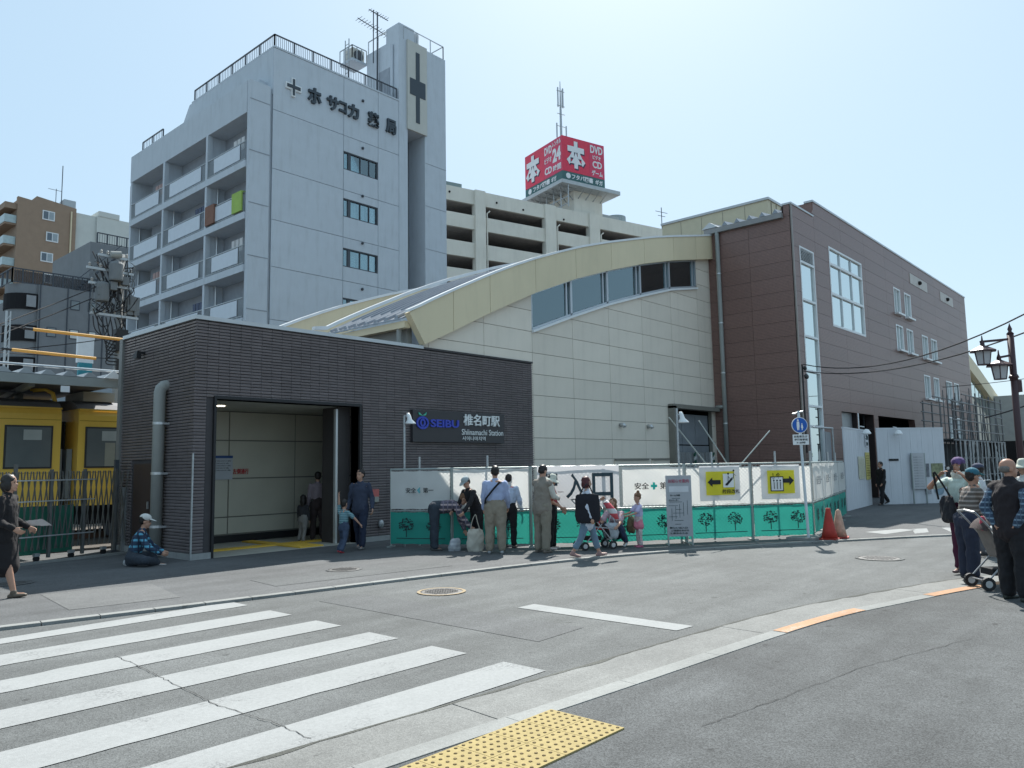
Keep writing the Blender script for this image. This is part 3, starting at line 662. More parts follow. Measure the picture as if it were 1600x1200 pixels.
# ------------------------------------------------------------------ brown clad wing
WO = (28.39, 11.1, 0)
wg = thing('station_wing', 'tall brown clad station wing with long side wall and tall windows', 'building', WO)
def wwb(name, m, parent, fn, **kw): return wb(name, m, parent, fn, WO, **kw)
WX, WY, WE = 28.39, 11.1, 56.5
SW = (28.97, 30.42, 1.6, 9.92)      # slot window
BW = (32.12, 36.20, 7.18, 10.54)    # big window
pairs = []
for z0, z1, grp in ((8.98, 10.26, ((40.9, 42.0), (42.7, 43.85))), (7.12, 8.38, ((40.9, 42.1), (42.7, 43.85), (45.55, 46.7), (47.35, 48.6))), (4.94, 6.2, ((45.4, 46.6), (47.3, 48.45), (50.1, 51.4), (51.9, 53.1))), (2.85, 4.1, ((50.1, 51.4), (51.9, 53.1)))):
    for a, c in grp: pairs.append((a, z0, c, z1))
holes = [(SW[0], SW[2], SW[1], SW[3]), (BW[0], BW[2], BW[1], BW[3])] + pairs + [(32.5, -1, 34.4, 3.7), (34.55, -1, 36.6, 3.7), (37.2, -1, 43.6, 3.69)]
rowsW = [.05+.575*i for i in range(22)]
topW = [(28.3, 11.42), (30.63, 11.42), (30.64, 12.05), (57, 12.05)]
panel_wall(wg, 'cladding_panel', M_brick, 'y', WY, [28.42, 30.64]+[30.64+3.03*i for i in range(1, 9)]+[56.5], rowsW, top=topW, holes=holes, thick=.03, gap=.009, org=WO)
panel_wall(wg, 'cladding_panel', M_brick, 'x', WX, [11.13, 12.8, 14.56], rowsW, top=[(11, 11.42), (11.36, 11.42), (11.365, 11.1), (15, 11.1)], thick=.03, gap=.008, org=WO)
M_back = mat('cladding_joint', (.035, .025, .024), .9)
def wback(b):
    # wall slabs between the openings (thick wall, so that the openings have reveals)
    y0, y1 = WY+.001, WY+.35
    cols = sorted({28.42, 56.5} | {h[0] for h in holes} | {h[2] for h in holes} | {30.64})
    for a, c in zip(cols, cols[1:]):
        zt = 11.42 if c <= 30.65 else 12.05; lo = 0.0
        for h in sorted([h for h in holes if h[0] < c-.01 and h[2] > a+.01], key=lambda h: h[1]):
            if h[1] > lo: b.box(a, y0, lo, c, y1, h[1])
            lo = h[3]
        b.box(a, y0, lo, c, y1, zt)
    b.box(WX+.001, WY+.03, 0, WX+.3, 14.55, 11.08); b.box(WE-.3, WY+.35, 0, WE, 24, 12)
    b.box(28.7, WY+.35, 10.9, WE-.3, 24, 11.0)
    b.box(28.7, WY+.35, -.02, WE-.3, 24, .0)
wwb('wall', M_back, wg, wback)
wwb('end_wall', M_cream, wg, lambda b: b.box(WE, WY-.02, 0, WE+.1, 24, 12.05))
wwb('parapet_cap', M_cap, wg, lambda b: (b.box(WX-.06, WY-.06, 11.42, 30.6, WY+.3, 11.49), b.box(30.58, WY-.06, 12.05, WE+.1, WY+.3, 12.13)))
wwb('parapet_return', M_brick, wg, lambda b: b.box(30.62, WY+.0, 11.40, 30.66, WY+1.4, 12.04))
wwb('corner_trim', mat('bronze_trim', (.24, .21, .19), .4, metal=.5), wg, lambda b: b.box(WX-.05, WY-.05, 0, WX+.03, WY-.002, 11.42))
gt = wwb('eaves_gutter', mat('gutter_grey', (.26, .26, .26), .5), wg, lambda b: b.box(WX-.20, 11.38, 10.92, WX-.035, 14.62, 11.12))
def corr(b):
    for k in range(6):
        y = 11.5+.52*k; b.prism([(WX-.2, y, 11.13), (WX-.2, y+.12, 11.30), (WX-.2, y+.24, 11.13)], (1.2, 0, .15))
wwb('roof_corrugation', mat('roof_sheet', (.42, .45, .48), .4), wg, corr)
wwb('ridge_end', M_cap, wg, lambda b: b.prism([(WX-.22, 14.0, 11.14), (WX-.22, 14.35, 11.38), (WX-.22, 14.7, 11.14)], (1.5, 0, .1)))
wwb('downpipe', M_pipe, wg, lambda b: (b.cyl(WX-.13, 14.08, .1, 10.95, .085, 12)), smooth=True)
wwb('branch_pipe', M_pipe, wg, lambda b: b.tube([(WX-.12, 14.45, 3.88), (WX-.12, 14.1, 3.88)], .075, 10), smooth=True)
for z in (3.2, 5.2, 7.2, 9.2): wwb('pipe_bracket', M_alu, wg, lambda b: b.cyl(WX-.13, 14.08, z, z+.05, .095, 12))
# slot window
fr = MB(); a, c, z0, z1 = SW; y = WY-.045
fr.box(a, y, z0, a+.07, WY+.1, z1); fr.box(c-.07, y, z0, c, WY+.1, z1); fr.box(a+.07, y, z1-.06, c-.07, WY+.1, z1)
for z in (9.28, 7.81, 6.40, 5.06, 3.73, 2.96): fr.box(a+.07, y, z, c-.07, WY+.1, z+.08)
wn = fr.build('window', M_white, wg, off=WO)
for p, q_ in zip((7.89, 6.48, 5.14, 3.81, 3.04, 1.6), (9.28, 7.81, 6.40, 5.06, 3.73, 2.96)): wwb('pane', M_glassb, wn, lambda b: b.box(a+.07, WY+.03, p, c-.07, WY+.045, q_))
for k in range(9): wwb('louvre_slat', M_white, wn, lambda b: b.add([(a+.07, WY-.03, 9.38+.055*k), (c-.07, WY-.03, 9.38+.055*k), (c-.07, WY+.05, 9.42+.055*k), (a+.07, WY+.05, 9.42+.055*k), (a+.07, WY-.03, 9.392+.055*k), (c-.07, WY-.03, 9.392+.055*k), (c-.07, WY+.05, 9.432+.055*k), (a+.07, WY+.05, 9.432+.055*k)], [(0,3,2,1),(4,5,6,7),(0,1,5,4),(1,2,6,5),(2,3,7,6),(3,0,4,7)]))
# big window
fr = MB(); a, c, z0, z1 = BW
fr.box(a, y, z0, a+.08, WY+.1, z1); fr.box(c-.08, y, z0, c, WY+.1, z1); fr.box(a+.08, y, z0, c-.08, WY+.1, z0+.09); fr.box(a+.08, y, z1-.08, c-.08, WY+.1, z1)
xs3 = [a+.08, 33.46, 34.84, c-.08]; zs3 = [z0+.09, 8.56, 9.82, z1-.08]
for z in zs3[1:3]: fr.box(a+.08, y, z-.05, c-.08, WY+.1, z+.05)
wn = fr.build('window', M_white, wg, off=WO)
for x in xs3[1:3]:
    for p, q_ in zip(zs3, zs3[1:]): wwb('mullion', M_alu, wn, lambda b: b.box(x-.035, WY-.02, p+.05, x+.035, WY+.06, q_-.05))
for p, q_ in zip(xs3, xs3[1:]):
    for s, t in zip(zs3, zs3[1:]): wwb('pane', M_glassb, wn, lambda b: b.box(p, WY+.03, s, q_, WY+.045, t))
wwb('window_room', M_room, wg, lambda b: (b.box(28.8, 12.6, 0, 37.4, 12.7, 10.9), b.box(30.9, 11.46, 0, 31.0, 12.6, 10.9), b.box(37.4, 11.46, 4, 37.5, 12.6, 10.9)))
# small paired windows with projecting sills
for a, z0, c, z1 in pairs:
    fr = MB(); fr.box(a, y, z0, a+.08, WY+.05, z1); fr.box(c-.08, y, z0, c, WY+.05, z1); fr.box(a+.08, y, z1-.07, c-.08, WY+.05, z1); m_ = (a+c)/2; fr.box(m_-.03, WY-.02, z0+.05, m_+.03, WY+.05, z1-.07)
    wn = fr.build('window', M_white, wg, off=WO)
    for p, q_ in ((a+.08, m_-.03), (m_+.03, c-.08)): wwb('pane', M_glassb, wn, lambda b: b.box(p, WY+.03, z0, q_, WY+.04, z1-.07))
    wwb('window_sill', M_white, wn, lambda b: b.box(a-.03, WY-.22, z0-.10, c+.05, WY-.001, z0-.01))
    wwb('blind', M_curtain, wn, lambda b: b.box(a, WY+.12, z0, c, WY+.16, z1))
for x0_, x1_ in ((44.0, 47.35), (50.2, 53.2)):
    vpn = wwb('vent_panel', mat('vent_panel', (.50, .47, .44), .6), wg, lambda b: b.box(x0_, WY-.05, 10.95, x1_, WY-.031, 11.5))
    wwb('vent_cowl', M_dark, vpn, lambda b: b.ell(((x0_+x1_)/2, WY-.1, 11.22), .17, .1, .11))
# ground floor openings
wwb('opening_panel', M_galv, wg, lambda b: b.box(32.52, WY+.2, 0, 34.38, WY+.25, 3.7))
wwb('opening_frame', M_white, wg, lambda b: (b.box(34.42, WY-.04, 0, 34.54, WY+.3, 3.7)))
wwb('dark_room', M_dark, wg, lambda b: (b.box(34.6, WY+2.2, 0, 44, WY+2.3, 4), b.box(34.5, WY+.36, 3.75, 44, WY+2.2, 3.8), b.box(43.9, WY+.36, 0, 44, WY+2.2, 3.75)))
wwb('opening_frame', M_dark, wg, lambda b: (b.box(34.6, WY+.1, 3.0, 36.6, WY+.15, 3.08), b.box(35.6, WY+.1, 0, 35.66, WY+.15, 3.7)))
wwb('sloped_jamb', M_brick, wg, lambda b: b.prism([(43.0, WY-.03, 3.69), (43.6, WY-.03, 3.69), (43.6, WY-.03, 2.0)], (0, .3, 0)))
# far arch of the concourse beyond the wing
FO = (57, 12, 0)
fa = thing('far_arch_hall', 'cream arched roof end sloping down beyond the brown wing', 'building', FO)
ARC = [(57,9.25),(59.2,8.6),(62,7.9),(65.1,7.05),(68.3,6.15),(71.3,5.2),(74.8,3.95),(77.5,2.9)]
f_ = MB()
for (p, pz), (q_, qz) in zip(ARC, ARC[1:]): f_.prism([(p, 11.55, pz-1.0), (q_, 11.55, qz-1.0), (q_, 11.55, qz), (p, 11.55, pz)], (0, .3, 0))
f_.build('fascia_panel', M_fascia, fa, off=FO)
f_ = MB()
for (p, pz), (q_, qz) in zip(ARC, ARC[1:]): f_.prism([(p, 11.85, 2.8), (q_, 11.85, min(2.8, qz-1.1)), (q_, 11.85, qz-.02), (p, 11.85, pz-.02)], (0, 6, 0))
f_.build('wall', M_cream, fa, off=FO)
f_ = MB()
for p, q_ in zip(frange(59.5, 70, 1.75), frange(59.5, 70, 1.75)[1:]): f_.prism([(p+.1, 11.80, lerp(ARC, p)-2.4), (q_-.1, 11.80, lerp(ARC, q_)-2.4), (q_-.1, 11.80, lerp(ARC, q_)-1.1), (p+.1, 11.80, lerp(ARC, p)-1.1)], (0, .04, 0))
f_.build('window_strip', M_glassb, fa, off=FO)
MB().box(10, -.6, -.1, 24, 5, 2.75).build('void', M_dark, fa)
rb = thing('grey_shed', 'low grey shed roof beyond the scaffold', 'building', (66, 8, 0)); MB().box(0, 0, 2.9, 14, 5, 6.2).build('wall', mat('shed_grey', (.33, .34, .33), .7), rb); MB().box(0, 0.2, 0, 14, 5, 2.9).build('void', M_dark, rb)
# ------------------------------------------------------------------ grey apartment tower
TO = (20.34, 36.7, 0)
tw = thing('apartment_tower', 'tall grey apartment tower with pharmacy lettering, balconies and rooftop lift shaft', 'building', TO)
M_tow = mat('tower_render', (.50, .55, .60), .8, .03, 1.5, .1, 40, dirt=.2, rnd=.015)
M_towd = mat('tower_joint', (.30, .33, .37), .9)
M_cross = mat('cross_panel', (.50, .50, .46), .6, .03)
M_rail = mat('dark_railing', (.06, .07, .085), .5)
M_letd = mat('letter_dark', (.045, .06, .075), .5, 0)
def tb(name, m, parent, fn, **kw): return wb(name, m, parent, fn, TO, **kw)
TX0, TX1, TY, TZ = 21.7, 30.6, 36.7, 25.0
FZ = [9.74+2.87*k for k in range(-3, 5)]        # floor joints 1.1 ... 21.2
WZ = [(19.33, 20.45), (16.45, 17.57), (13.45, 14.57), (10.5, 11.6), (7.6, 8.7)]
tb('wall', M_towd, tw, lambda b: (b.box(TX0+.04, TY+.06, 0, 26.36, TY+.4, TZ-.02), b.box(28.93, TY+.06, 0, TX1, TY+.4, TZ-.02),
    [b.box(26.36, TY+.06, lo, 28.93, TY+.4, hi) for lo, hi in zip([0]+[h for _, h in WZ[::-1]], [l for l, _ in WZ[::-1]]+[TZ-.02])],
    b.box(TX0+.06, TY+.4, 22.3, TX0+.3, 46.4, TZ-.02), b.box(TX0+.1, TY+.4, 23.9, TX1, 46, 24.0), b.box(21.4, TY+.4, 0, 21.5, 51, 22.3)))
panel_wall(tw, 'wall_panel', M_tow, 'y', TY+.06, [TX0, 26.38, 28.95, TX1], [1.1, 3.97, 6.84, 9.71, 12.6, 15.2, 18.06, 21.41, TZ], holes=[(26.40, l, 28.93, h) for l, h in WZ], thick=.06, gap=.03, org=TO)
panel_wall(tw, 'wall_panel', M_tow, 'x', TX0+.06, [TY+.05, 46.4], [22.3, TZ], thick=.06, gap=.02, org=TO)
tb('parapet', M_tow, tw, lambda b: (b.box(TX0-.0, TY-.03, TZ, TX1, TY+.3, TZ+.10), b.box(TX0-.0, TY+.3, TZ, TX0+.3, 46.4, TZ+.1)))
for l, h in WZ:
    wn = tb('window', M_rail, tw, lambda b: (b.box(26.36, TY+.02, h-.07, 28.93, TY+.2, h), b.box(26.36, TY+.02, l, 28.93, TY+.2, l+.06), b.box(26.36, TY+.02, l+.06, 26.42, TY+.2, h-.07), b.box(28.86, TY+.02, l+.06, 28.93, TY+.2, h-.07),
        b.box(26.74, TY+.05, l+.06, 26.94, TY+.15, h-.07), b.box(27.62, TY+.05, l+.06, 27.67, TY+.15, h-.07), b.box(28.28, TY+.05, l+.06, 28.33, TY+.15, h-.07)))
    for p, q_ in ((26.42, 26.74), (26.94, 27.62), (27.67, 28.28), (28.33, 28.86)): tb('pane', M_glass, wn, lambda b: b.box(p, TY+.10, l+.06, q_, TY+.115, h-.07))
    tb('curtain', M_curtain, wn, lambda b: (b.box(27.0+random.uniform(0, .3), TY+.45, l-.1, 27.6, TY+.5, h+.1), b.box(27.8, TY+.45, l-.1, 28.2+random.uniform(0, .6), TY+.5, h+.1)))
    tb('room', M_room, wn, lambda b: b.box(26.0, TY+1.5, l-.8, 29.3, TY+1.6, h+.6))
for z in (18.0, 15.1, 12.3, 21.0, 24.0): tb('vent_cap', M_rail, tw, lambda b: b.ell((27.75, TY-.05, z+.0), .09, .09, .09, 8, 6))
# lift shaft with cross
CZ = 29.35
tb('lift_shaft', M_tow, tw, lambda b: (b.box(TX1, TY-.02, 0, 31.31, 40.0, CZ), b.box(32.78, TY-.02, 0, 34.67, 40.0, CZ), b.box(31.31, TY+.02, 23.4, 32.78, 40, CZ)))
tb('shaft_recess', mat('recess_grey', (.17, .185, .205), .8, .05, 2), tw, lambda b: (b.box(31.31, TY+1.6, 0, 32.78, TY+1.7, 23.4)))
for z in FZ[2:]: tb('joint', M_towd, tw, lambda b: (b.box(32.8, TY-.035, z+.3, 34.66, TY-.022, z+.33)))
for x in (31.9, ): tb('shaft_vent', M_rail, tw, lambda b: [b.ell((x+.3, TY+1.56, z), .08, .05, .08, 8, 6) for z in (13.5, 16.5, 19.5, 21.6)])
cp = tb('cross_panel', M_cross, tw, lambda b: b.box(31.22, TY-.16, 23.35, 32.88, TY-.021, CZ+.05))
tb('cross', M_letd, cp, lambda b: (b.box(31.90, TY-.19, 23.95, 32.22, TY-.161, 28.75), b.box(31.40, TY-.19, 25.75, 31.90, TY-.161, 26.85), b.box(32.22, TY-.19, 25.75, 32.72, TY-.161, 26.85)))
tb('shaft_door', M_towd, tw, lambda b: (b.box(30.57, 37.6, 25.3, 30.598, 38.7, 27.6)))
tb('shaft_pipe', M_tow, tw, lambda b: b.cyl(30.52, 37.25, 25.1, 29.0, .07, 8))
tb('shaft_head', M_tow, tw, lambda b: (b.box(30.62, TY-.0, CZ, 31.9, 38.0, CZ+1.0), b.cyl(32.25, TY+.5, CZ, CZ+.95, .38, 14)))
tb('unit_platform', M_tow, tw, lambda b: b.box(29.4, 40.0, 28.6, 30.6, 41.4, 28.75))
ac = thing('air_conditioner', 'air conditioner unit on the small platform beside the lift shaft', 'air conditioner', (29.65, 40.3, 28.75))
MB().box(0, 0, 0, .95, .8, .95).build('casing', mat('unit_case', (.50, .50, .46), .6), ac)
b = MB(); b.tube([(.47, -.01, .47), (.47, -.05, .47)], .38, 18); b.build('fan_grille', M_rail, ac)
def railing(b, P, Q, h=.75, n=8, post=4, r=.025):
    P, Q = Vector(P), Vector(Q); U = Vector((0, 0, 1)); b.bar(P+U*h, Q+U*h, .07, .06); b.bar(P+U*.06, Q+U*.06, .03)
    for i in range(n*post+1):
        p = P.lerp(Q, i/(n*post)); b.bar(p, p+U*h, .07 if i % n == 0 else .02)
b = MB(); railing(b, (TX0+.1, TY+.1, TZ+.1), (TX1-.1, TY+.1, TZ+.1), .72, 10, 7); b.build('railing', M_rail, tw, off=TO)
b = MB(); railing(b, (TX0+.1, TY+.1, TZ+.1), (TX0+.1, 46.2, TZ+.1), .72, 8, 6); b.build('railing', M_rail, tw, off=TO)
b = MB()
for P, Q in (((30.65, TY+.1, CZ), (30.65, 39.9, CZ)), ((31.0, TY, CZ), (34.5, TY, CZ)), ((34.5, TY, CZ), (34.5, 40, CZ)), ((29.42, 40.05, 28.75), (29.42, 41.4, 28.75)), ((29.42, 40.05, 28.75), (30.6, 40.05, 28.75))):
    P, Q = Vector(P), Vector(Q); b.bar(P+Vector((0,0,.9)), Q+Vector((0,0,.9)), .05)
    for k in range(4): p = P.lerp(Q, k/3); b.bar(p, p+Vector((0,0,.9)), .05)
b.build('railing', M_galv, tw, off=TO)
# ladder cage at the shaft
b = MB(); b.bar((29.2, 40.1, 24.5), (29.2, 40.1, 30), .05); b.bar((29.2, 40.5, 24.5), (29.2, 40.5, 30), .05)
for k in range(16): b.bar((29.2, 40.1, 24.7+.33*k), (29.2, 40.5, 24.7+.33*k), .03)
b.build('ladder', M_galv, tw, off=TO)
an = thing('tv_antenna', 'tall double mast television antenna on the lift shaft of the grey tower', 'antenna', (30.45, 38.7, 26.2))
b = MB(); b.bar((0, 0, 0), (0, 0, 5.6), .07); b.bar((-.25, .1, 2), (-.25, .1, 5.7), .05); b.build('mast', M_rail, an)
b = MB(); b.bar((-1.6, 0, 4.5), (1.2, 0, 4.25), .04)
for k in range(12): b.bar((-1.5+.23*k, -.35, 4.5-.02*k), (-1.5+.23*k, .35, 4.5-.02*k), .02)
b.bar((-.7, 0, 5.5), (.9, 0, 5.4), .04)
for k in range(8): b.bar((-.6+.2*k, -.2, 5.5), (-.6+.2*k, .2, 5.5), .02)
b.build('aerial', M_rail, an)
# pharmacy lettering and cross
b = MB(); b.box(22.42, TY-.10, 22.90, 22.8, TY-.0, 23.26); b.box(23.04, TY-.10, 22.90, 23.42, TY-.0, 23.26); b.box(22.8, TY-.10, 22.52, 23.04, TY-.0, 23.62); b.build('plus_outline', M_white, tw, off=TO)
b = MB(); b.box(22.5, TY-.14, 22.99, 22.86, TY-.101, 23.17); b.box(22.98, TY-.14, 22.99, 23.34, TY-.101, 23.17); b.box(22.86, TY-.14, 22.6, 22.98, TY-.101, 23.54); b.build('plus_mark', M_letd, tw, off=TO)
for ch, xa, xb, h in (('ホ', 23.85, 24.75, .95), ('サ', 25.15, 25.98, .85), ('コ', 26.0, 26.52, .68), ('カ', 26.62, 27.42, .88), ('薬', 28.1, 28.95, .92), ('局', 29.5, 30.3, .92)):
    text(ch, (xa-TO[0], -.0, 23.05-h/2), (1, 0, 0), (0, 0, 1), xb-xa, h, M_letd, tw, 'letter', bold=.035, depth=.14)
# balcony wing (face towards -x)
BX = 20.34; yb = [36.95, 41.35, 46.9, 51.9]; ZB = [18.2-2.85*k for k in range(6)]; ZR = 22.65
tb('balcony_end_wall', M_tow, tw, lambda b: (b.box(BX, 36.72, 0, 21.55, 36.97, ZR)))
for z in FZ[2:]: tb('joint', M_towd, tw, lambda b: b.box(BX+.01, 36.70, z+.35, 21.54, 36.718, z+.39))
tb('recess_strip', M_tow, tw, lambda b: b.box(21.55, 36.86, 0, 21.75, 36.95, ZR))
tb('roof_slab', M_tow, tw, lambda b: (b.box(BX-.02, 36.99, 20.87, 21.75, 52.0, ZR)))
tb('wing_end', M_tow, tw, lambda b: b.box(BX, 51.75, 0, 22, 51.99, 20.87))
for y in yb[1:3]: tb('column', M_tow, tw, lambda b: b.box(BX-.05, y-.11, 0, BX+.25, y+.11, 20.86))
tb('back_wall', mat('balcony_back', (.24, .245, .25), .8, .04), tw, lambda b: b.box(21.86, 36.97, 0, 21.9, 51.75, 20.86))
for y in yb[1:3]: tb('party_wall', M_tow, tw, lambda b: b.box(BX+.25, y-.06, 0, 21.85, y+.06, 20.86))
M_gar0 = mat('unit_case', (.50, .50, .46), .6); M_lau1 = mat('laundry_white', (.6, .6, .6), .9); M_lau2 = mat('laundry_dark', (.10, .12, .18), .9); M_lau3 = mat('laundry_rose', (.42, .30, .28), .9)
M_rpanel = mat('balcony_panel', (.55, .60, .66), .35, .03, rnd=.04)
for k, z in enumerate(ZB):
    tb('balcony_slab', M_tow, tw, lambda b: b.box(BX-.08, 36.98, z-.38, 21.85, 51.74, z))
    for j, (p, q_) in enumerate(zip(yb, yb[1:])):
        if z < 4: continue
        p_, r_ = p+.12, q_-.12
        rl = tb('balcony_railing', M_galv, tw, lambda b: (b.box(BX-.02, p_, z+1.06, BX+.04, r_, z+1.11), b.box(BX-.02, p_, z+.08, BX+.02, r_, z+.12), [b.box(BX, p_+.1*i, z+.12, BX+.02, p_+.1*i+.02, z+1.06) for i in range(6)], [b.box(BX, r_-.1*i-.02, z+.12, BX+.02, r_-.1*i, z+1.06) for i in range(8)], [b.box(BX, p_+.6+i*(r_-p_-1.4)/4, z, BX+.05, p_+.66+i*(r_-p_-1.4)/4, z+1.06) for i in range(5)]))
        tb('railing_panel', M_rpanel, rl, lambda b: b.box(BX-.045, p_+.55, z+.17, BX-.021, r_-.75, z+1.0))
        tb('balcony_window', M_rail, tw, lambda b: (b.box(21.78, p_+.5, z+.02, 21.85, p_+2.1, z+1.95), ))
        if (k+j) % 2 == 0:
            au = tb('outdoor_unit', M_gar0, tw, lambda b: b.box(21.3, q_-1.3, z+.02, 21.7, q_-.5, z+.65))
            tb('laundry', (M_lau1, M_lau2, M_lau3)[(k*3+j) % 3], tw, lambda b: [b.box(20.75, p_+.9+.42*i, z+1.05-.12*(i % 2), 20.79, p_+1.22+.42*i, z+1.75) for i in range(3)], kind='stuff')
        tb('drain_pipe', M_alu, tw, lambda b: b.cyl(20.9, q_-.22, z-2.8, z, .05, 6))
for (y, z, c_, l_) in ((37.2, ZB[1], (.33, .48, .12), 'lime green futon hung over the tower balcony railing'), (40.2, ZB[1], (.22, .12, .09), 'brown blanket hung over the tower balcony railing')):
    fu = MB(); fu.box(BX-.14, y, z+.1, BX-.05, y+1.0, z+1.15); fu.box(BX-.14, y, z+1.151, BX+.12, y+1.0, z+1.2); o = fu.build('hanging_blanket', mat('blanket_%d' % int(c_[0]*100), c_, .9), None); tag(o, l_, 'blanket')
ho = tb('hood', M_tow, tw, lambda b: (b.box(21.2, 37.4, 22.66, 21.76, 40.4, 23.2)))
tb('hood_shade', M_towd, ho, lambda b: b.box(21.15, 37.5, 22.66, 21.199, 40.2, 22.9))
tb('roof_block', M_tow, tw, lambda b: b.prism([(21.8, 46.4, 22.65), (21.8, 49.0, 22.65), (21.8, 46.9, 25.1), (21.8, 46.4, 25.1)], (3, 0, 0)))
b = MB(); railing(b, (BX+.1, 47.5, ZR), (BX+.1, 50.5, ZR), .6, 6, 2); b.build('railing', M_rail, tw, off=TO)

# ------------------------------------------------------------------ multi storey car park and rooftop sign (rotated grid)
GA = R(-15.245); GN = 68.235
ga = Vector((math.cos(GA), math.sin(GA), 0)); gn = Vector((-math.sin(GA), math.cos(GA), 0))
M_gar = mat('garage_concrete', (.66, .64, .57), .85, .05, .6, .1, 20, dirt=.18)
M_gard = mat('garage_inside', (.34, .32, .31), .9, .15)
gr = thing('car_park', 'cream multi storey car park with long dark open decks', 'building', tuple(gn*GN), GA)
cols = [(34.0, 35.2), (39.75, 41.0), (48.75, 50.2), (55.0, 56.5), (67.5, 68.8), (75, 76)]
zf = [(29.05, 30.55), (26.35, 27.85), (23.3, 24.9), (20.5, 22.0), (17.6, 19.2), (14.8, 16.3)]
b = MB()
for a, c in cols: b.box(a, -.35, 0, c, .4, 30.62)
b.build('column', M_gar, gr)
for z0, z1 in zf:
    for (a, c), (a2, c2) in zip(cols, cols[1:]): MB().box(c, -.12, z0, a2, .2, z1+ (0 if z0 < 29 else .04)).build('spandrel', M_gar, gr)
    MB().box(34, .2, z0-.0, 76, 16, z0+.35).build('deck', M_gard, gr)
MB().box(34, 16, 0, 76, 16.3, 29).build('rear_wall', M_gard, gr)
for (a, c) in cols[1:5]: MB().tube([(c+.25, -.2, 0), (c+.25, -.2, 28.3), (c+.6, -.2, 28.6)], .08, 8).build('drain_pipe', M_gar, gr)
for i, (x, z) in enumerate([(36.8, 29.9), (42.5, 29.7), (45.9, 29.5), (51.4, 29.3)]): MB().ell((x, -.16, z), .12, .1, .12, 8, 6).build('wall_lamp', M_dark, gr)
# parked things glimpsed in the decks
rnd = random.Random(4)
b = MB()
for z0 in (29.05-2.7, 23.6, 20.8):
    for x in (37, 42.5, 45.5, 52.5, 58, 62): b.box(x, 3, z0+.35, x+1.7+rnd.random(), 6, z0+1.6)
b.build('parked_cars', mat('car_dark', (.10, .10, .11), .4, .3), gr, kind='stuff')
MB().box(35.4, .3, 30.66, 38.5, 3.0, 31.15).build('roof_kiosk', mat('kiosk_green', (.20, .26, .26), .6), gr)
MB().box(58.3, 1.5, 30.6, 61.0, 5, 31.6).build('roof_unit', mat('unit_grey', (.30, .34, .36), .6), gr)
MB().lathe([(1.3, 30.6), (1.3, 32.3)], (62.2, 3.5, 0), 20).build('roof_tank', mat('tank_grey', (.25, .31, .34), .6), gr)
b = MB(); b.bar((67.2, .5, 30.6), (67.2, .5, 33.6), .07); b.bar((66.2, .5, 33.0), (68.2, .5, 33.0), .05); b.bar((66.6, .5, 32.5), (67.8, .5, 32.5), .05); b.build('antenna', M_rail, gr)
MB().ell((67.8, .2, 31.2), .42, .18, .42, 12, 8).build('dish', M_white, gr)
# sign tower
sx, sy = 51.52, 0.9
tS = thing('rooftop_sign', 'big red box sign for books and DVD rental on the car park roof', 'sign', tuple(gn*(GN)), GA)
def srel(b): return b
MB().box(53.6, .7, 30, 57.8, 9.5, 33.38).build('sign_tower', M_gar, tS)
M_red = mat('sign_red', (.66, .045, .09), .45, .05); M_red2 = mat('sign_red_panel', (.60, .055, .12), .45, .05); M_teal = mat('sign_teal', (.05, .13, .13), .45, .04)
# front face (along +x local) from x 51.52 to 57.75 ; left face along +y
zt, zm, zb = 39.35, 35.2, 34.2
W1, L1 = 6.2, 7.6
MB().box(sx+.05, .05, zb, sx+W1, L1, zt-.02).build('box_frame', M_galv, tS)
f1 = MB().box(sx, 0, zm, sx+3.95, .05, zt).build('face_panel', M_red, tS); f2 = MB().box(sx+3.97, 0, zm, sx+W1, .05, zt).build('face_panel', M_red2, tS)
f3 = MB().box(sx, 0, zb, sx+W1, .05, zm-.04).build('name_band', M_teal, tS)
g1 = MB().box(sx, .06, zm, sx+.048, 3.55, zt).build('face_panel', M_red2, tS); g2 = MB().box(sx, 3.57, zm, sx+.048, L1, zt).build('face_panel', M_red, tS)
g3 = MB().box(sx, .06, zb, sx+.048, L1, zm-.04).build('name_band', M_teal, tS)
M_sw = mat('sign_lettering', (.72, .74, .76), .5, 0); M_sh = mat('letter_shadow', (.05, .05, .09), .5, 0)
X_, Z_ = (1, 0, 0), (0, 0, 1); YN = (0, -1, 0)
text('本', (sx+.72, -.001, 35.55), X_, Z_, 2.7, 3.25, M_sh, tS, 'letter', .07, .02); text('本', (sx+.6, -.025, 35.7), X_, Z_, 2.7, 3.25, M_sw, tS, 'letter', .07, .03)
text('DVD', (sx+4.1, -.001, 38.1), X_, Z_, 1.85, .95, M_sw, tS, 'letter', .03, .03); text('ビデオ', (sx+4.45, -.001, 37.4), X_, Z_, 1.2, .5, M_sw, tS, 'letter', .02, .03)
text('CD', (sx+4.4, -.001, 36.35), X_, Z_, 1.4, .85, M_sw, tS, 'letter', .03, .03); text('ゲーム', (sx+4.25, -.001, 35.4), X_, Z_, 1.65, .68, M_sw, tS, 'letter', .03, .03)
text('フタバ図書', (sx+1.3, -.001, 34.38), X_, Z_, 3.1, .62, M_sw, tS, 'letter', .03, .03); text('ギガ', (sx+4.75, -.001, 34.35), X_, Z_, 1.1, .6, M_sw, tS, 'letter', .03, .03)
b = MB(); b.tube([(sx+.8, -.0, 34.68), (sx+.8, -.03, 34.68)], .33, 18); b.build('emblem', M_sw, tS)
text('本', (sx-.001, L1-.35, 35.55), YN, Z_, 2.9, 3.25, M_sh, tS, 'letter', .07, .02); text('本', (sx-.025, L1-.25, 35.7), YN, Z_, 2.9, 3.25, M_sw, tS, 'letter', .07, .03)
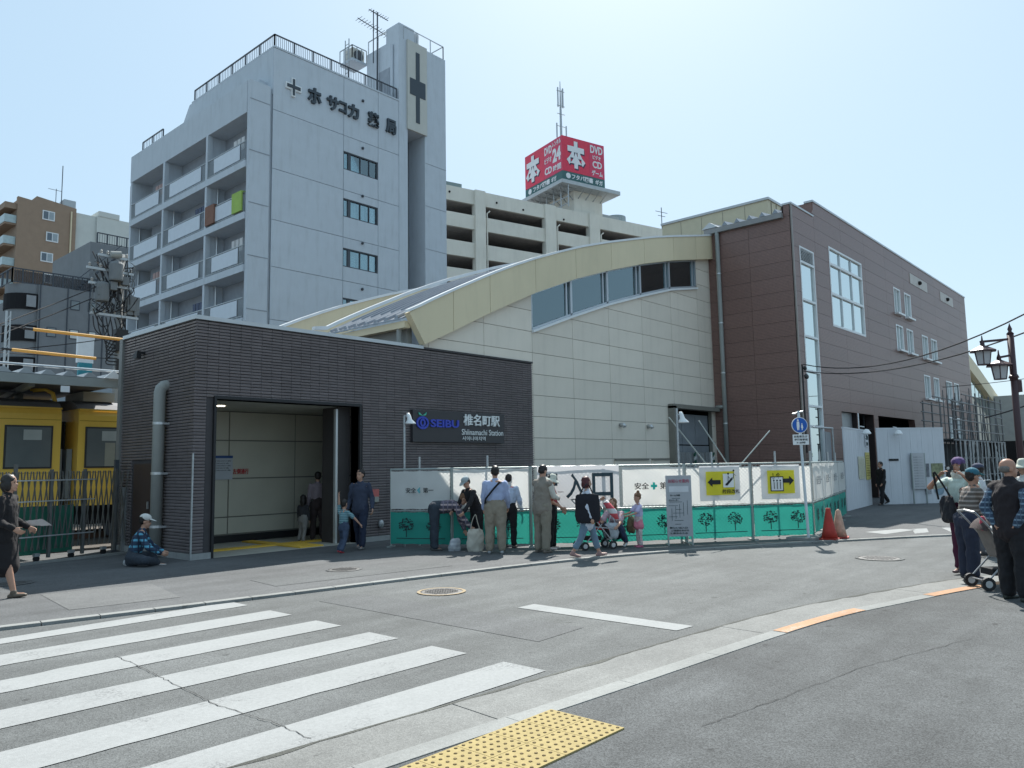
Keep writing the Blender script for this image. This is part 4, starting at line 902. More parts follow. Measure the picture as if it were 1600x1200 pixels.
text('DVD', (sx-.001, 3.45, 38.0), YN, Z_, 1.45, .95, M_sw, tS, 'letter', .03, .03); text('ビデオ', (sx-.001, 3.45, 36.95), YN, Z_, 1.4, .7, M_sw, tS, 'letter', .02, .03); text('CD', (sx-.001, 3.45, 35.6), YN, Z_, 1.4, .85, M_sw, tS, 'letter', .03, .03)
text('レンタル', (sx-.001, 1.85, 38.5), YN, Z_, 1.65, .65, M_sw, tS, 'letter', .02, .03); text('24', (sx-.001, 1.85, 36.6), YN, Z_, 1.6, 1.65, M_sw, tS, 'letter', .05, .03); text('時間', (sx-.001, 1.8, 35.5), YN, Z_, 1.55, .75, M_sw, tS, 'letter', .02, .03)
text('フタバ図書', (sx-.001, 5.9, 34.38), YN, Z_, 3.4, .62, M_sw, tS, 'letter', .03, .03); text('ギガ', (sx-.001, 2.2, 34.35), YN, Z_, 1.0, .6, M_sw, tS, 'letter', .03, .03)
b = MB(); b.tube([(sx-.0, 6.6, 34.68), (sx-.03, 6.6, 34.68)], .33, 18); b.build('emblem', M_sw, tS)
# maintenance deck round the sign
b = MB(); ring_ = [(50.9, -.7), (50.9, 10.2), (59.4, 10.2), (59.4, -.7)]
for (a, c), (e, f_) in zip(ring_, ring_[1:]+ring_[:1]): b.bar((a, c, 33.62), (e, f_, 33.62), .12, .42)
b.box(50.9, -.7, 33.4, 59.4, 10.2, 33.46); b.build('deck', mat('deck_grey', (.42, .46, .48), .6), tS)
b = MB()
for k in range(7):
    b.bar((51.0, -.3+1.4*k, 33.3), (53.5, .8+1.2*k, 32.3), .09); b.bar((51, .2+1.4*k, 33.3), (53.6, .2+1.4*k, 33.3), .1)
    if k < 4: b.bar((54.2+1.1*k, -.6, 33.3), (54.2+1.1*k, .7, 32.5), .09)
    b.bar((51.8, -.6+1.4*k, 33.4), (51.8, -.6+1.4*k, 30.8), .09)
b.bar((51.8, -.6, 32), (51.8, 9, 32), .08); b.bar((51.8, -.6, 31.2), (51.8, 9, 31.2), .08); b.build('bracket', M_galv, tS)
MB().box(58.4, 4, 31.6, 59.6, 7.5, 32.9).build('deck_box', mat('unit_grey', (.30, .34, .36), .6), tS)
ms = thing('phone_mast', 'slim antenna mast standing above the red box sign', 'antenna mast', tuple(gn*GN + ga*52.2 + gn*1.0), GA)
MB().tube([(0, 0, 38), (0, 0, 42.8), (0, 0, 46.4)], [.16, .13, .04], 8).build('mast', M_galv, ms)
for dx, dy, z0, z1 in ((-.35, 0, 43.2, 45.6), (.35, .1, 43.3, 45.5), (.1, -.35, 43.0, 45.4), (-.6, 0, 39.4, 41.2), (.75, 0, 39.2, 41.1)):
    MB().box(dx-.06, dy-.06, z0, dx+.06, dy+.06, z1).build('antenna_panel', M_galv, ms)
b = MB()
for z in (40.9, 43.4, 45.2, 42.4): b.bar((-.5, 0, z), (.6, 0, z), .07)
b.build('bracket', M_galv, ms)

# ------------------------------------------------------------------ brown and grey buildings on the left
BO = (29.3, 115, 0)     # k = 1.855 scaled distance
bb = thing('brown_apartment_block', 'brown tiled apartment block with white windows, farthest on the left', 'building', BO)
M_bt = mat('brown_wall', (.30, .215, .155), .8, .06, 1.2, dirt=.08); M_cw = mat('pale_wall', (.55, .57, .54), .8, .04, 1)
bz = lambda z: 1.7+(z-1.7)*1.855
MB().box(1.4, 0, 0, 8.55, 18, bz(21.3)).build('wall', M_bt, bb)
MB().prism([(1.4, 0, bz(21.3)+.002), (8.55, 0, bz(21.3)+.002), (8.55, 0, bz(21.25)+.5), (3.6, 0, bz(21.3)+1.0), (3.0, 0, bz(21.3)+.3), (1.4, 0, bz(21.3)+.45)], (0, .6, 0)).build('parapet', M_bt, bb)
MB().box(8.56, 0.4, 0, 11.3, 18, bz(21.3)).build('wall', M_cw, bb); MB().box(11.31, 0.1, 0, 18.0, 18, bz(21.35)).build('wall', M_cw, bb); MB().box(11.5, 0, bz(21.35), 14.3, 8, bz(21.75)).build('parapet', M_cw, bb)
MB().tube([(7.9, -.12, 0), (7.9, -.12, bz(21.2))], .10, 6).build('downpipe', M_fascia, bb)
for k in range(4):
    z = bz(20.25)-2.9*k
    x0_ = 4.35 if k % 2 == 0 else 4.9
    w_ = MB().box(x0_, -.1, z-.1, x0_+1.5, .0, z+1.2).build('window', M_white, bb)
    MB().box(x0_+.12, -.115, z+.05, x0_+.70, -.101, z+1.08).build('pane', mat('dull_pane', (.12, .15, .18), .25), w_); MB().box(x0_+.80, -.115, z+.05, x0_+1.38, -.101, z+1.08).build('pane', mat('pale_pane', (.30, .35, .38), .3), w_)
for k in range(8):
    z = bz(19.6)-2.9*k
    MB().box(.1, .4, z-.3, 1.4, 9, z-.05).build('balcony_slab', M_bt, bb); MB().box(.02, .3, z-.05, .1, 9, z+1.0).build('balcony_panel', mat('glass_panel', (.38, .47, .48), .3), bb)
    MB().box(.1, .3, z-.05, 1.39, .38, z+1.0).build('balcony_panel', mat('glass_panel', (.38, .47, .48), .3), bb)
MB().box(.0, .3, bz(20.6), 1.4, 9, bz(20.6)+.8).build('roof_slab', M_bt, bb)
for x, z in ((10.6, 33.0), (10.4, 29.3), (13.8, 32.5)): MB().box(x, -.02 if x > 11 else .3, z, x+.4, .02 if x > 11 else .38, z+.9).build('window', M_rail, bb)
b = MB(); b.bar((6.9, 1, 38), (6.9, 1, 44.5), .09); b.bar((6.2, 1, 38), (6.2, 1, 41), .07); b.bar((5.2, 1, 40.8), (6.9, 1, 40.8), .05); b.build('antenna', M_rail, bb)
b = MB(); b.bar((16.1, 1, 38), (16.1, 1, 44), .09); b.build('antenna', M_rail, bb)
MB().box(7.0, .2, bz(21.3)+.3, 8.5, 2, bz(21.3)+1.5).build('roof_unit', M_galv, bb)
GO = (21.8, 82, 0); gz = lambda z: 1.7+(z-1.7)*1.49
gb = thing('grey_office_block', 'dark grey block with roof railings behind the utility pole', 'building', GO)
M_gw = mat('grey_wall', (.20, .21, .22), .8, .06, 1.2, dirt=.15)
zt = gz(13.8)
MB().box(2.2, 0, 0, 10.4, 14, zt).build('wall', M_gw, gb)
b = MB(); b.tube([(1.9, 2.1, 0), (1.9, 2.1, zt)], 1.9, 24); b.build('round_corner', M_gw, gb)
for k in range(4):
    z = gz(12.3)-3.05*k
    b = MB(); b.tube([(1.85, 2.0, z-.2), (1.85, 2.0, z+1.3)], 1.96, 24); b.build('balcony_void', M_dark, gb)
    b = MB(); b.box(1.2, -.05, z, 2.0, .02, z+1.1); b.build('window', mat('grey_blind', (.28, .29, .30), .8), gb)
for k in range(2):
    z = gz(13.04)-.9-k*2.9
    for x in (3.0, 5.0, 6.6)[(0 if k else 1):]:
        w_ = MB().box(x, -.04, z, x+.85, 0, z+.95).build('window', M_rail, gb); MB().box(x+.08, -.06, z+.08, x+.77, -.041, z+.87).build('pane', mat('frosted_pane', (.20, .23, .24), .3) if x < 5 or k == 0 else M_curtain, w_)
for x in (2.3, 4.7, 6.7, 8.0): MB().box(x, -.06, 0, x+.1, -.001, zt).build('drain_pipe', M_rail, gb)
MB().box(6.95, 1.0, zt, 13, 12, gz(17.45)).build('upper_wall', M_gw, gb)
def netrail(P, Q, h, n):
    b = MB(); P, Q = Vector(P), Vector(Q); U = Vector((0, 0, 1))
    b.bar(P+U*h, Q+U*h, .1); b.bar(P+U*.1, Q+U*.1, .08)
    for i in range(n+1): p = P.lerp(Q, i/n); b.bar(p, p+U*h, .12 if i % 4 == 0 else .03)
    return b
netrail((.1, .6, zt), (10.4, .2, zt), 1.4, 48).build('roof_railing', M_rail, gb); netrail((.1, .6, zt), (.1, 12, zt), 1.4, 30).build('roof_railing', M_rail, gb)
MB().box(.3, .8, zt+.1, 10.2, .84, zt+1.3).build('rail_mesh', mat('rail_mesh', (.08, .07, .075), .8, alpha=.55), gb)
netrail((7.6, 1.1, gz(17.45)), (11.0, 1.1, gz(17.45)), 1.1, 14).build('roof_railing', M_rail, gb)
b = MB()
for k in range(14): b.bar((5.5+.28*k, -.5, zt+.1+.3*k), (5.5+.28*k, .5, zt+.1+.3*k), .12)
b.bar((5.4, -.5, zt+1), (9.4, -.5, zt+5.2), .08); b.build('outdoor_stair', M_rail, gb)
ml = thing('low_blue_shop', 'low pale building with teal sign seen behind the platform canopy', 'building', (14.6, 60, 0))
MB().box(0, 0, 0, 9, 6, 8.2).build('wall', mat('pale_blue_wall', (.28, .33, .37), .7, .05), ml)
MB().box(5.6, -.4, 3, 6.5, -.1, 9.6).build('shop_sign', mat('teal_board', (.03, .22, .27), .5), ml); MB().box(5.5, -.3, 9.61, 6.6, -.05, 11.6).build('sign_frame', M_white, ml)
lo = thing('low_brown_house', 'dark low building at the far left edge', 'building', (2, 90, 0)); MB().box(0, 0, 0, 19, 8, 13.2).build('wall', mat('dark_wall', (.10, .09, .09), .8), lo)

# ------------------------------------------------------------------ railway: platform canopy, train, catenary
pc = thing('platform_canopy', 'grey platform canopy with corrugated roof above the yellow train', 'canopy', (0, 18.8, 0))
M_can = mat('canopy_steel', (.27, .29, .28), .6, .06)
MB().box(-12, 0, 3.66, 7.5, .12, 3.86).build('edge_beam', M_can, pc)
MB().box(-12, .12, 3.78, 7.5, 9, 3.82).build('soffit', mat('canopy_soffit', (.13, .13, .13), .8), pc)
b = MB()
for k in range(46):
    x = -12+.43*k
    b.prism([(x, 0.02, 3.87), (x+.10, .02, 3.98), (x+.18, .02, 3.98), (x+.30, .02, 3.88), (x+.43, .02, 3.87)], (0, 8.9, .0))
b.build('corrugated_roof', mat('corrugated', (.33, .35, .36), .5, .06, metal=.3), pc)
MB().tube([(-12, .1, 4.09), (7.5, .1, 4.06)], .028, 8).build('front_rail', M_alu, pc)
for k in range(3):
    x = 5.3-2.1*k if k else 6.9
    MB().prism([(x, -.02, 3.87), (x+.2, -.02, 4.06), (x+.42, -.02, 3.87)], (0, -.05, 0)).build('end_cap', M_white, pc)
for k in range(5): MB().box(-10+4*k, 3, 0, -9.85+4*k, 3.15, 3.75).build('post', M_can, pc)
for k in range(9): MB().bar((-12+2.2*k, .5, 3.70), (-11+2.2*k, 8, 3.70), .12).build('rafter', M_can, pc)
MB().box(6.02, -.02, 3.50, 6.2, 0, 3.64).build('small_plate', M_white, pc)
# train: two cars
M_ty = mat('train_yellow', (.86, .56, .10), .38, .04, 1.5, dirt=.1); M_tr = mat('train_roof', (.22, .22, .23), .7, .1)
M_tg = mat('train_glass', (.15, .17, .17), .15, .05)
def car(x0, x1, label, lit):
    t = thing('train_car', label, 'train', (x0, 20.5, 0)); L = x1-x0
    prof = [(0, .92), (0, 3.12), (.06, 3.28), (.22, 3.40), (.55, 3.50), (1.4, 3.55), (2.25, 3.50), (2.58, 3.40), (2.74, 3.28), (2.8, 3.12), (2.8, .92)]
    MB().prism([(0, y, z) for y, z in prof[:3]+prof[8:]], (L, 0, 0)).build('body', M_ty, t)
    MB().prism([(-.01, y, z+.004) for y, z in prof[2:9]], (L+.02, 0, 0)).build('roof', M_tr, t)
    MB().box(-.0, -.03, 3.24, L, .02, 3.28).build('rain_gutter', M_ty, t)
    MB().box(.2, .25, .45, L-.2, 2.5, .91).build('underframe', M_dark, t)
    for sx_ in (L-2.6, L-3.25, L-3.9) if x0 < 0 else (1.6, 2.25, 2.9): MB().box(sx_-.008, -.008, 1.0, sx_+.008, -.001, 3.1).build('door_seam', M_black, t)
    for zz in (1.72, 2.98): MB().box(.02, -.006, zz, L-.02, -.001, zz+.012).build('body_seam', mat('train_seam', (.35, .20, .02), .6), t)
    for wx in (1.2, 2.9, L-2.9, L-1.2):
        if 0 < wx < L: b = MB(); b.tube([(wx, .4, .43), (wx, .3, .43)], .42, 18); b.build('wheel', M_rail, t)
    return t, L
tc1, L1c = car(-11, 6.62, 'left yellow train car with its end at the coupling gap', 0)
tc2, L2c = car(7.0, 19, 'right yellow train car running behind the station building', 1)
def twin(t, x, w_, seat=True):
    f = MB().box(x-.04, -.022, 1.83, x+w_+.04, 0, 2.84).build('window', mat('window_rubber', (.05, .05, .05), .6), t)
    MB().box(x, -.03, 1.87, x+w_, -.0221, 2.80).build('pane', M_tg, f)
    n = MB().box(x+.34 if w_ > .8 else x+.2, -.034, 2.50, x+.72 if w_ > .8 else x+.5, -.0301, 2.74).build('sticker', mat('sticker', (.42, .45, .43), .6), f)
for k in range(7): twin(tc1, L1c-1.14-1.95*k, .92)
for k in range(5): twin(tc2, .20+1.95*k, .92)
MB().box(.62, -.033, 1.87, .86, -.031, 2.45).build('seat_post', mat('inner_pale', (.33, .33, .27), .7), tc2)
MB().box(1.35, .2, 3.50, 3.0, 1.6, 3.72).build('roof_unit', mat('unit_pale', (.34, .34, .30), .6), tc2) if False else None
MB().box(.20, .35, 3.50, .95, 1.6, 3.74).build('roof_unit', mat('unit_pale', (.34, .34, .30), .6), tc2)
b = MB()
for k in range(6): b.ell((L1c-1.3-.35*k, .9, 3.62), .07, .07, .1, 8, 6)
b.bar((L1c-4, .5, 3.66), (L1c-.5, .5, 3.66), .05); b.bar((L1c-4, 1.3, 3.7), (L1c-.7, 1.3, 3.8), .06); b.bar((L1c-3, .6, 3.6), (L1c-1.2, 1.0, 3.95), .05); b.bar((L1c-1.2, 1, 3.95), (L1c-2.6, 1.2, 4.2), .05)
b.build('pantograph', M_rail, tc1)
MB().tube([(L1c-.5, .7, 3.72), (L1c-.2, .6, 3.76), (L1c-.06, .5, 3.66), (L1c-.0, .45, 3.4)], .05, 8).build('roof_conduit', M_ty, tc1, smooth=True)
cg = thing('gangway_bellows', 'dark bellows joining the two yellow train cars', 'train gangway', (6.62, 20.5, 0))
for k in range(6): MB().box(.01+.06*k, .8, .9, .05+.06*k, 2.0, 3.0).build('bellows_fold', M_black, cg)
MB().box(.02, .3, 1.1, .14, .6, 2.3).build('side_guard', mat('pale_guard', (.25, .29, .32), .6), cg); MB().box(.24, .3, 1.1, .36, .6, 2.3).build('side_guard', mat('pale_guard', (.25, .29, .32), .6), cg)
bal = MB(); bal.box(-20, 18.4, -.02, 40, 34, .08); bal.build('ballast_bed', ground_mat('ballast', (.10, .09, .08), .5, .2, .8), kind='structure')
for y in (21.2, 22.3): tag(MB().box(-20, y, .08, 40, y+.07, .22).build('rail', mat('rail_rust', (.12, .07, .05), .6)), kind='structure')
# catenary insulated bars
M_insul = mat('insulated_orange', (.62, .33, .08), .5, .05)
for a, c, r_, l_ in (((7.5, 26, 6.03), (10.3, 26, 6.0), .05, 'upper orange insulated overhead line cover'), ((6.97, 26, 5.36), (9.3, 26, 5.31), .05, 'lower orange insulated overhead line cover')):
    t = thing('line_cover', l_, 'overhead line cover', a); v = Vector(c)-Vector(a)
    MB().tube([(0, 0, 0), v], r_, 10).build('tube', M_insul, t); MB().tube([-v.normalized()*.25, (0, 0, 0)], .04, 8).build('end_fitting', M_black, t)
    MB().tube([-v.normalized()*9, -v.normalized()*.25], .012, 5).build('wire', M_wire, t)
# utility pole with transformers
up = thing('utility_pole', 'concrete utility pole crowded with transformers, crossarms and cables', 'utility pole', (11.5, 30, 0))
M_pole = mat('pole_concrete', (.27, .28, .28), .8, .08, 4)
MB().tube([(0, 0, 0), (0, 0, 9.9)], [.19, .13], 14).build('pole', M_pole, up, smooth=True)
def insul(b, x, y, z): b.lathe([(.03, z), (.055, z+.04), (.03, z+.06), (.055, z+.1), (.02, z+.16)], (x, y, 0), 8)
for z, x0_, x1_, dy in ((9.15, -1.3, .35, -.25), (8.6, -1.2, .3, -.25), (7.5, -1.1, .6, -.2), (9.7, -.9, .2, -.2)):
    MB().bar((x0_, dy, z), (x1_, dy, z-.02), .09).build('crossarm', M_galv, up)
    for k in range(5): b = MB(); insul(b, x0_+.1+k*(x1_-x0_-.2)/4, dy, z+.05); b.build('insulator', mat('porcelain', (.33, .33, .32), .3), up)

M_tf = mat('transformer_grey', (.15, .165, .175), .6, .08)
for x, y, z in ((-.75, -.3, 7.95), (-.35, -.45, 8.75)):
    b = MB(); b.lathe([(.02, z), (.22, z), (.24, z+.05), (.24, z+.62), (.2, z+.7), (.05, z+.72)], (x, y, 0), 16); b.build('transformer', M_tf, up, smooth=False)
for k in range(2): b = MB(); b.lathe([(.02, 7.75), (.17, 7.75), (.17, 8.3), (.05, 8.34)], (.35, -.15+.3*k, 0), 12); b.build('transformer', M_tf, up)
b = MB(); b.tube([(-.5, -.3, 9.75), (-.15, -.35, 9.8)], .13, 12); b.build('cut_out_switch', M_pipe, up); MB().box(.18, -.25, 7.6, .62, .1, 8.3).build('junction_box', M_tf, up)
rnd = random.Random(11)
b = MB()
for k in range(44):
    p = Vector((rnd.uniform(-1.2, .2), rnd.uniform(-.4, 0), rnd.uniform(7.4, 9.8))); q_ = Vector((rnd.uniform(-.5, .5), rnd.uniform(-.4, .1), rnd.uniform(6.6, 9.6))); m_ = (p+q_)/2+Vector((rnd.uniform(-.2, .2), 0, -rnd.uniform(.1, .6)))
    b.tube(catmull([p, m_, q_], 5), .018, 5)
for k in range(8):
    p = Vector((-1.0+.15*k, -.2, 7.4)); q_ = Vector((-.1, -.2, 6.5-.12*k)); b.tube(catmull([p, p+Vector((.1, 0, -.5-.03*k)), q_+Vector((-.4, 0, .1)), q_], 5), .022, 5)
b.build('loose_cable', M_wire, up)
b = MB()
for k in range(9):
    x = -1.1+.17*k; b.bar((x, -.2, 7.5+.1*(k % 3)), (x+.12, -.25, 9.5-.2*(k % 4)), .03)
for k in range(6): a0 = 7.9+.3*k; b.tube([Vector((.25+.22*math.cos(t), -.1, a0+.22*math.sin(t))) for t in [R(-80+20*i) for i in range(9)]], .014, 5)
b.build('riser_conduit', M_tf, up)
for k in range(3): MB().box(-.95+.42*k, -.5, 8.15+.25*k, -.72+.42*k, -.3, 8.45+.25*k).build('switch_box', M_tf, up)
MB().box(-.2, -.3, 6.2, .22, .05, 7.0).build('cable_box', M_black, up); MB().box(-.12, -.2, 5.2, .12, 0, 5.9).build('cable_box', M_black, up)
def cable(name, label, P, Q, sag, r_=.02, n=16):
    P, Q = Vector(P), Vector(Q); pts = [P.lerp(Q, i/n)+Vector((0, 0, -4*sag*(i/n)*(1-i/n))) for i in range(n+1)]
    o = MB().tube([p-P for p in pts], r_, 6).build(name, M_wire); o.location = P; return tag(o, label, 'cable')
cable('overhead_cable', 'upper cable slanting left down from the utility pole', (10.6, 29.7, 8.5), (1, 25, 3.2), .2)
cable('overhead_cable', 'middle cable slanting left down from the utility pole', (10.4, 29.7, 8.0), (0, 25, 2.4), .2)
cable('overhead_cable', 'lower cable slanting left down from the utility pole base', (11.4, 29.8, 6.7), (0, 27, 4.6), .3, .018)
cable('overhead_cable', 'thin line crossing low behind the orange covers', (11.4, 29.8, 5.9), (-2, 26, 5.5), .2, .015)
sp = thing('canopy_post', 'slim white lattice post at the left edge above the canopy', 'post', (6.8, 26, 0))
b = MB(); b.bar((0, 0, 3.8), (0, 0, 6.5), .05); b.bar((.10, 0, 3.8), (.10, 0, 6.5), .03)
for k in range(11): b.bar((0, 0, 4+.22*k), (.10, 0, 4.2+.22*k), .015)
b.build('lattice', M_galv, sp)
# ------------------------------------------------------------------ construction fence
M_fpipe = mat('fence_pipe', (.33, .37, .36), .45, .1, 8, metal=.4)
M_mesh = mat('fence_mesh', (.42, .44, .43), .5, .05, metal=.4)
M_sheetw = mat('white_banner', (.74, .75, .73), .75, .03, 2, trans=.5)
M_sheetg = mat('green_banner', (.04, .36, .29), .65, .05, 3, trans=.42)
M_pr = mat('print_dark', (.02, .05, .055), .6, .05); M_prk = mat('print_black', (.015, .017, .02), .6, 0); M_prg = mat('print_green', (.02, .45, .36), .6, 0); M_pry = mat('print_yellow', (.78, .70, .05), .6, .04, trans=.35)
def rz_of(P, Q): return math.atan2(Q[1]-P[1], Q[0]-P[0])
def cloth(wd, z0, z1, y, amp, seed, nx=18, nz=12, sag=.01, frq=3.2):
    b = MB(); vs = []; fs = []
    for j in range(nz+1):
        for i in range(nx+1):
            u, v = i/nx, j/nz; x = .03+(wd-.06)*u; z = z0+(z1-z0)*v
            e = min(u, 1-u)*6; e = min(1, e)
            dy = amp*e*(noise.noise((x*frq+seed*7, z*frq*.8, seed))+.6*noise.noise((x*frq*2.3+z*3+seed, z*frq*2, seed+5)))
            ez = -sag*math.sin(u*math.pi*4)**2*(v if v > .5 else v-1) if j in (0, nz) else 0
            vs.append((x, y-abs(amp)*.5+dy, z+ez))
    for j in range(nz):
        for i in range(nx): a = j*(nx+1)+i; fs.append((a, a+1, a+nx+2, a+nx+1))
    return b.add(vs, fs)
def treeprint(parent, cx, cz, w_, h_, y):
    b = MB(); rnd = random.Random(int(cx*100)); b.box(cx-.009, y-.003, cz-h_*.5, cx+.009, y, cz+h_*.1)
    for k in range(90):
        a = rnd.uniform(0, 2*math.pi); q = math.sqrt(rnd.uniform(.02, 1)); px, pz = cx+math.cos(a)*q*w_*.5, cz+h_*.12+math.sin(a)*q*h_*.36
        if pz < cz-h_*.18: pz += .05
        l, t = rnd.uniform(.03, .05), rnd.uniform(.010, .016); an_ = rnd.choice((0, 0, math.pi))+rnd.uniform(-.4, .4); c, s = math.cos(an_), math.sin(an_)
        b.prism([(px-c*l/2, y, pz-s*l/2), (px+s*t, y, pz-c*t), (px+c*l/2, y, pz+s*l/2), (px-s*t, y, pz+c*t)], (0, -.003, 0))
    b.build('tree_print', M_pr, parent)
def fence_panel(P, Q, label, pole=True, zt=1.66):
    L = (Vector((*Q, 0))-Vector((*P, 0))).length; rz = rz_of(P, Q)
    t = thing('fence_panel', label, 'fence panel', (P[0], P[1], .03), rz, 'site fence panels of pipe and wire net')
    for x in (0.0, L-.035): MB().tube([(x+.017, 0, 0), (x+.017, 0, zt)], .021, 8).build('post', M_fpipe, t)
    for z_, r_ in ((zt-.02, .019), (.10, .017), (.76, .015)): MB().tube([(.02, 0, z_), (L-.02, 0, z_)], r_, 8).build('rail', M_fpipe, t)
    b = MB(); s = .085; x = -1.6
    while x < L:
        for sg_ in (1, -1):
            xa, za, xb, zb_ = (x, .1, x+1.54, 1.64) if sg_ == 1 else (x+1.54, .1, x, 1.64)
            if xa < 0: za += (0-xa)/(xb-xa)*(zb_-za); xa = 0
            if xb < 0: zb_ = za+(0-xa)/(xb-xa)*(zb_-za); xb = 0
            if xb > L: zb_ = za+(L-xa)/(xb-xa)*(zb_-za); xb = L
            if xa > L: za = zb_+(L-xb)/(xa-xb)*(za-zb_); xa = L
            if abs(xa-xb) > .02: b.bar((xa, .0, za), (xb, .0, zb_), .0035)
        x += s
    b.build('wire_mesh', M_mesh, t, kind='stuff')
    for x in (.02, L-.02): MB().box(x-.03, -.15, 0, x+.03, .15, .03).build('foot', M_fpipe, t)
    if pole: MB().tube([(L*.45, .09, .03), (L*.45, .09, 1.9)], .024, 8).build('support_pipe', M_galv, t)
    return L, rz
FPts = [(10.72,13.16),(11.30,11.85),(12.30,10.55),(13.37,9.45),(14.80,8.38),(16.05,7.48),(17.22,6.60)]
RPts = [(17.22+.0,6.62),(18.9,7.02),(20.6,7.44),(22.35,7.86),(24.1,8.28)]
flab = ['fence panel nearest the station entrance, behind the bending person in plaid', 'fence panel with the red rectangle sheet behind the man in the light blue shirt', 'fence panel carrying the left part of the big entrance banner', 'fence panel behind the crouching woman and small girl', 'fence panel with the yellow escalator sheet', 'fence panel with the yellow lift sheet, behind the blue sign post']
def banner_on(P, Q, z0, z1, mt, label, cat, seed, amp=.02, grp=None, y=-.03, x0=0.0, x1=None, name='banner', sag=.01):
    L = (Vector((*Q, 0))-Vector((*P, 0))).length; x1 = L if x1 is None else x1; rz = rz_of(P, Q); d = Vector((math.cos(rz), math.sin(rz), 0))
    o = cloth(x1-x0, z0, z1, y, amp, seed, sag=sag).build(name, mt, None, smooth=True); o.location = Vector((P[0], P[1], .03))+d*x0; o.rotation_euler = (0, 0, rz)
    return tag(o, label, cat, grp)
def txt_local(s, par, x, z, w_, h_, m_, y=-.06, name='lettering', bold=.0): return text(s, (x, y, z), (1, 0, 0), (0, 0, 1), w_, h_, m_, par, name, bold, .003)
for i, (P, Q) in enumerate(zip(FPts, FPts[1:])):
    L, rz = fence_panel(P, Q, flab[i], pole=(i not in (2, 3)))
    gl = ['green tree banner lowest beside the entrance wall', 'green tree banner behind the legs of the man in beige trousers', 'green tree banner behind the vest man and hat woman', 'green tree banner behind the crouching woman', 'green tree banner under the yellow escalator sheet', 'green tree banner under the yellow lift sheet'][i]
    gz0, gz1 = (.07, .74)
    g_ = banner_on(P, Q, gz0, gz1, M_sheetg, gl, 'banner', i+1, .018, 'green tree banners along the fence', name='green_banner')
    for fx in (.28, .72): treeprint(g_, L*fx, .42, .34, .40, -.052)
    MB().box(L*.12, -.054, .185, L*.9, -.051, .20).build('ground_print', M_pr, g_)
b0 = banner_on(FPts[0], FPts[1], .80, 1.60, M_sheetw, 'white safety banner nearest the entrance with folded green cross', 'banner', 21, .035, name='white_banner')
txt_local('安全', b0, .40, 1.14, .24, .11, M_prk, -.075, bold=.01); txt_local('第一', b0, .80, 1.14, .24, .11, M_prk, -.075, bold=.01)
MB().add([(.66, -.075, 1.2), (.70, -.075, 1.2), (.72, -.075, 1.26), (.74, -.075, 1.25), (.72, -.075, 1.2), (.74, -.075, 1.15), (.71, -.075, 1.13), (.70, -.075, 1.18)], [(0, 1, 2), (1, 3, 2), (1, 4, 3), (1, 5, 4), (0, 6, 5), (0, 5, 1)]).build('cross_print', mat('print_teal', (.12, .38, .42), .6), b0)
b1 = banner_on(FPts[1], FPts[2], .80, 1.62, M_sheetw, 'wrinkled white sheet with one red rectangle behind the blue shirt man', 'banner', 22, .035, name='white_banner')
MB().box(1.02, -.082, 1.10, 1.32, -.078, 1.24).build('red_print', mat('print_red', (.60, .06, .09), .6, .1), b1)
# big entrance banner 駅入口
P, Q = (12.36, 10.47), (13.62, 9.23)
b2 = banner_on(P, Q, .78, 1.66, mat('paper_banner', (.66, .66, .67), .6, .03, 2, trans=.35), 'big white banner with large black characters for station entrance', 'banner', 23, .012, y=-.09, name='entrance_banner')
for ch, xa, wd in (('駅', .05, .42), ('入', .62, .42), ('口', 1.17, .44)): txt_local(ch, b2, xa, .98, wd, .52, mat('print_navy', (.03, .055, .07), .6), -.115, 'character', .02)
P, Q = FPts[3], FPts[4]
b3 = banner_on((13.66, 9.235), Q, .80, 1.60, M_sheetw, 'white safety banner with bright green cross above the crouching woman', 'banner', 24, .025, name='white_banner')
txt_local('安全', b3, .28, 1.14, .32, .14, M_prk, -.072, bold=.012); txt_local('第一', b3, .84, 1.14, .34, .14, M_prk, -.072, bold=.012)
b = MB(); b.box(.64, -.073, 1.18, .78, -.070, 1.23); b.box(.685, -.0735, 1.13, .735, -.0705, 1.28); b.build('cross_print', mat('print_cross', (.02, .52, .42), .6), b3)
for i, lab in ((4, 'white sheet behind the yellow escalator sign sheet'), (5, 'white sheet behind the yellow lift sign sheet')):
    o = banner_on(FPts[i], FPts[i+1], .78, 1.58, M_sheetw, lab, 'banner', 25+i, .025, name='white_banner')
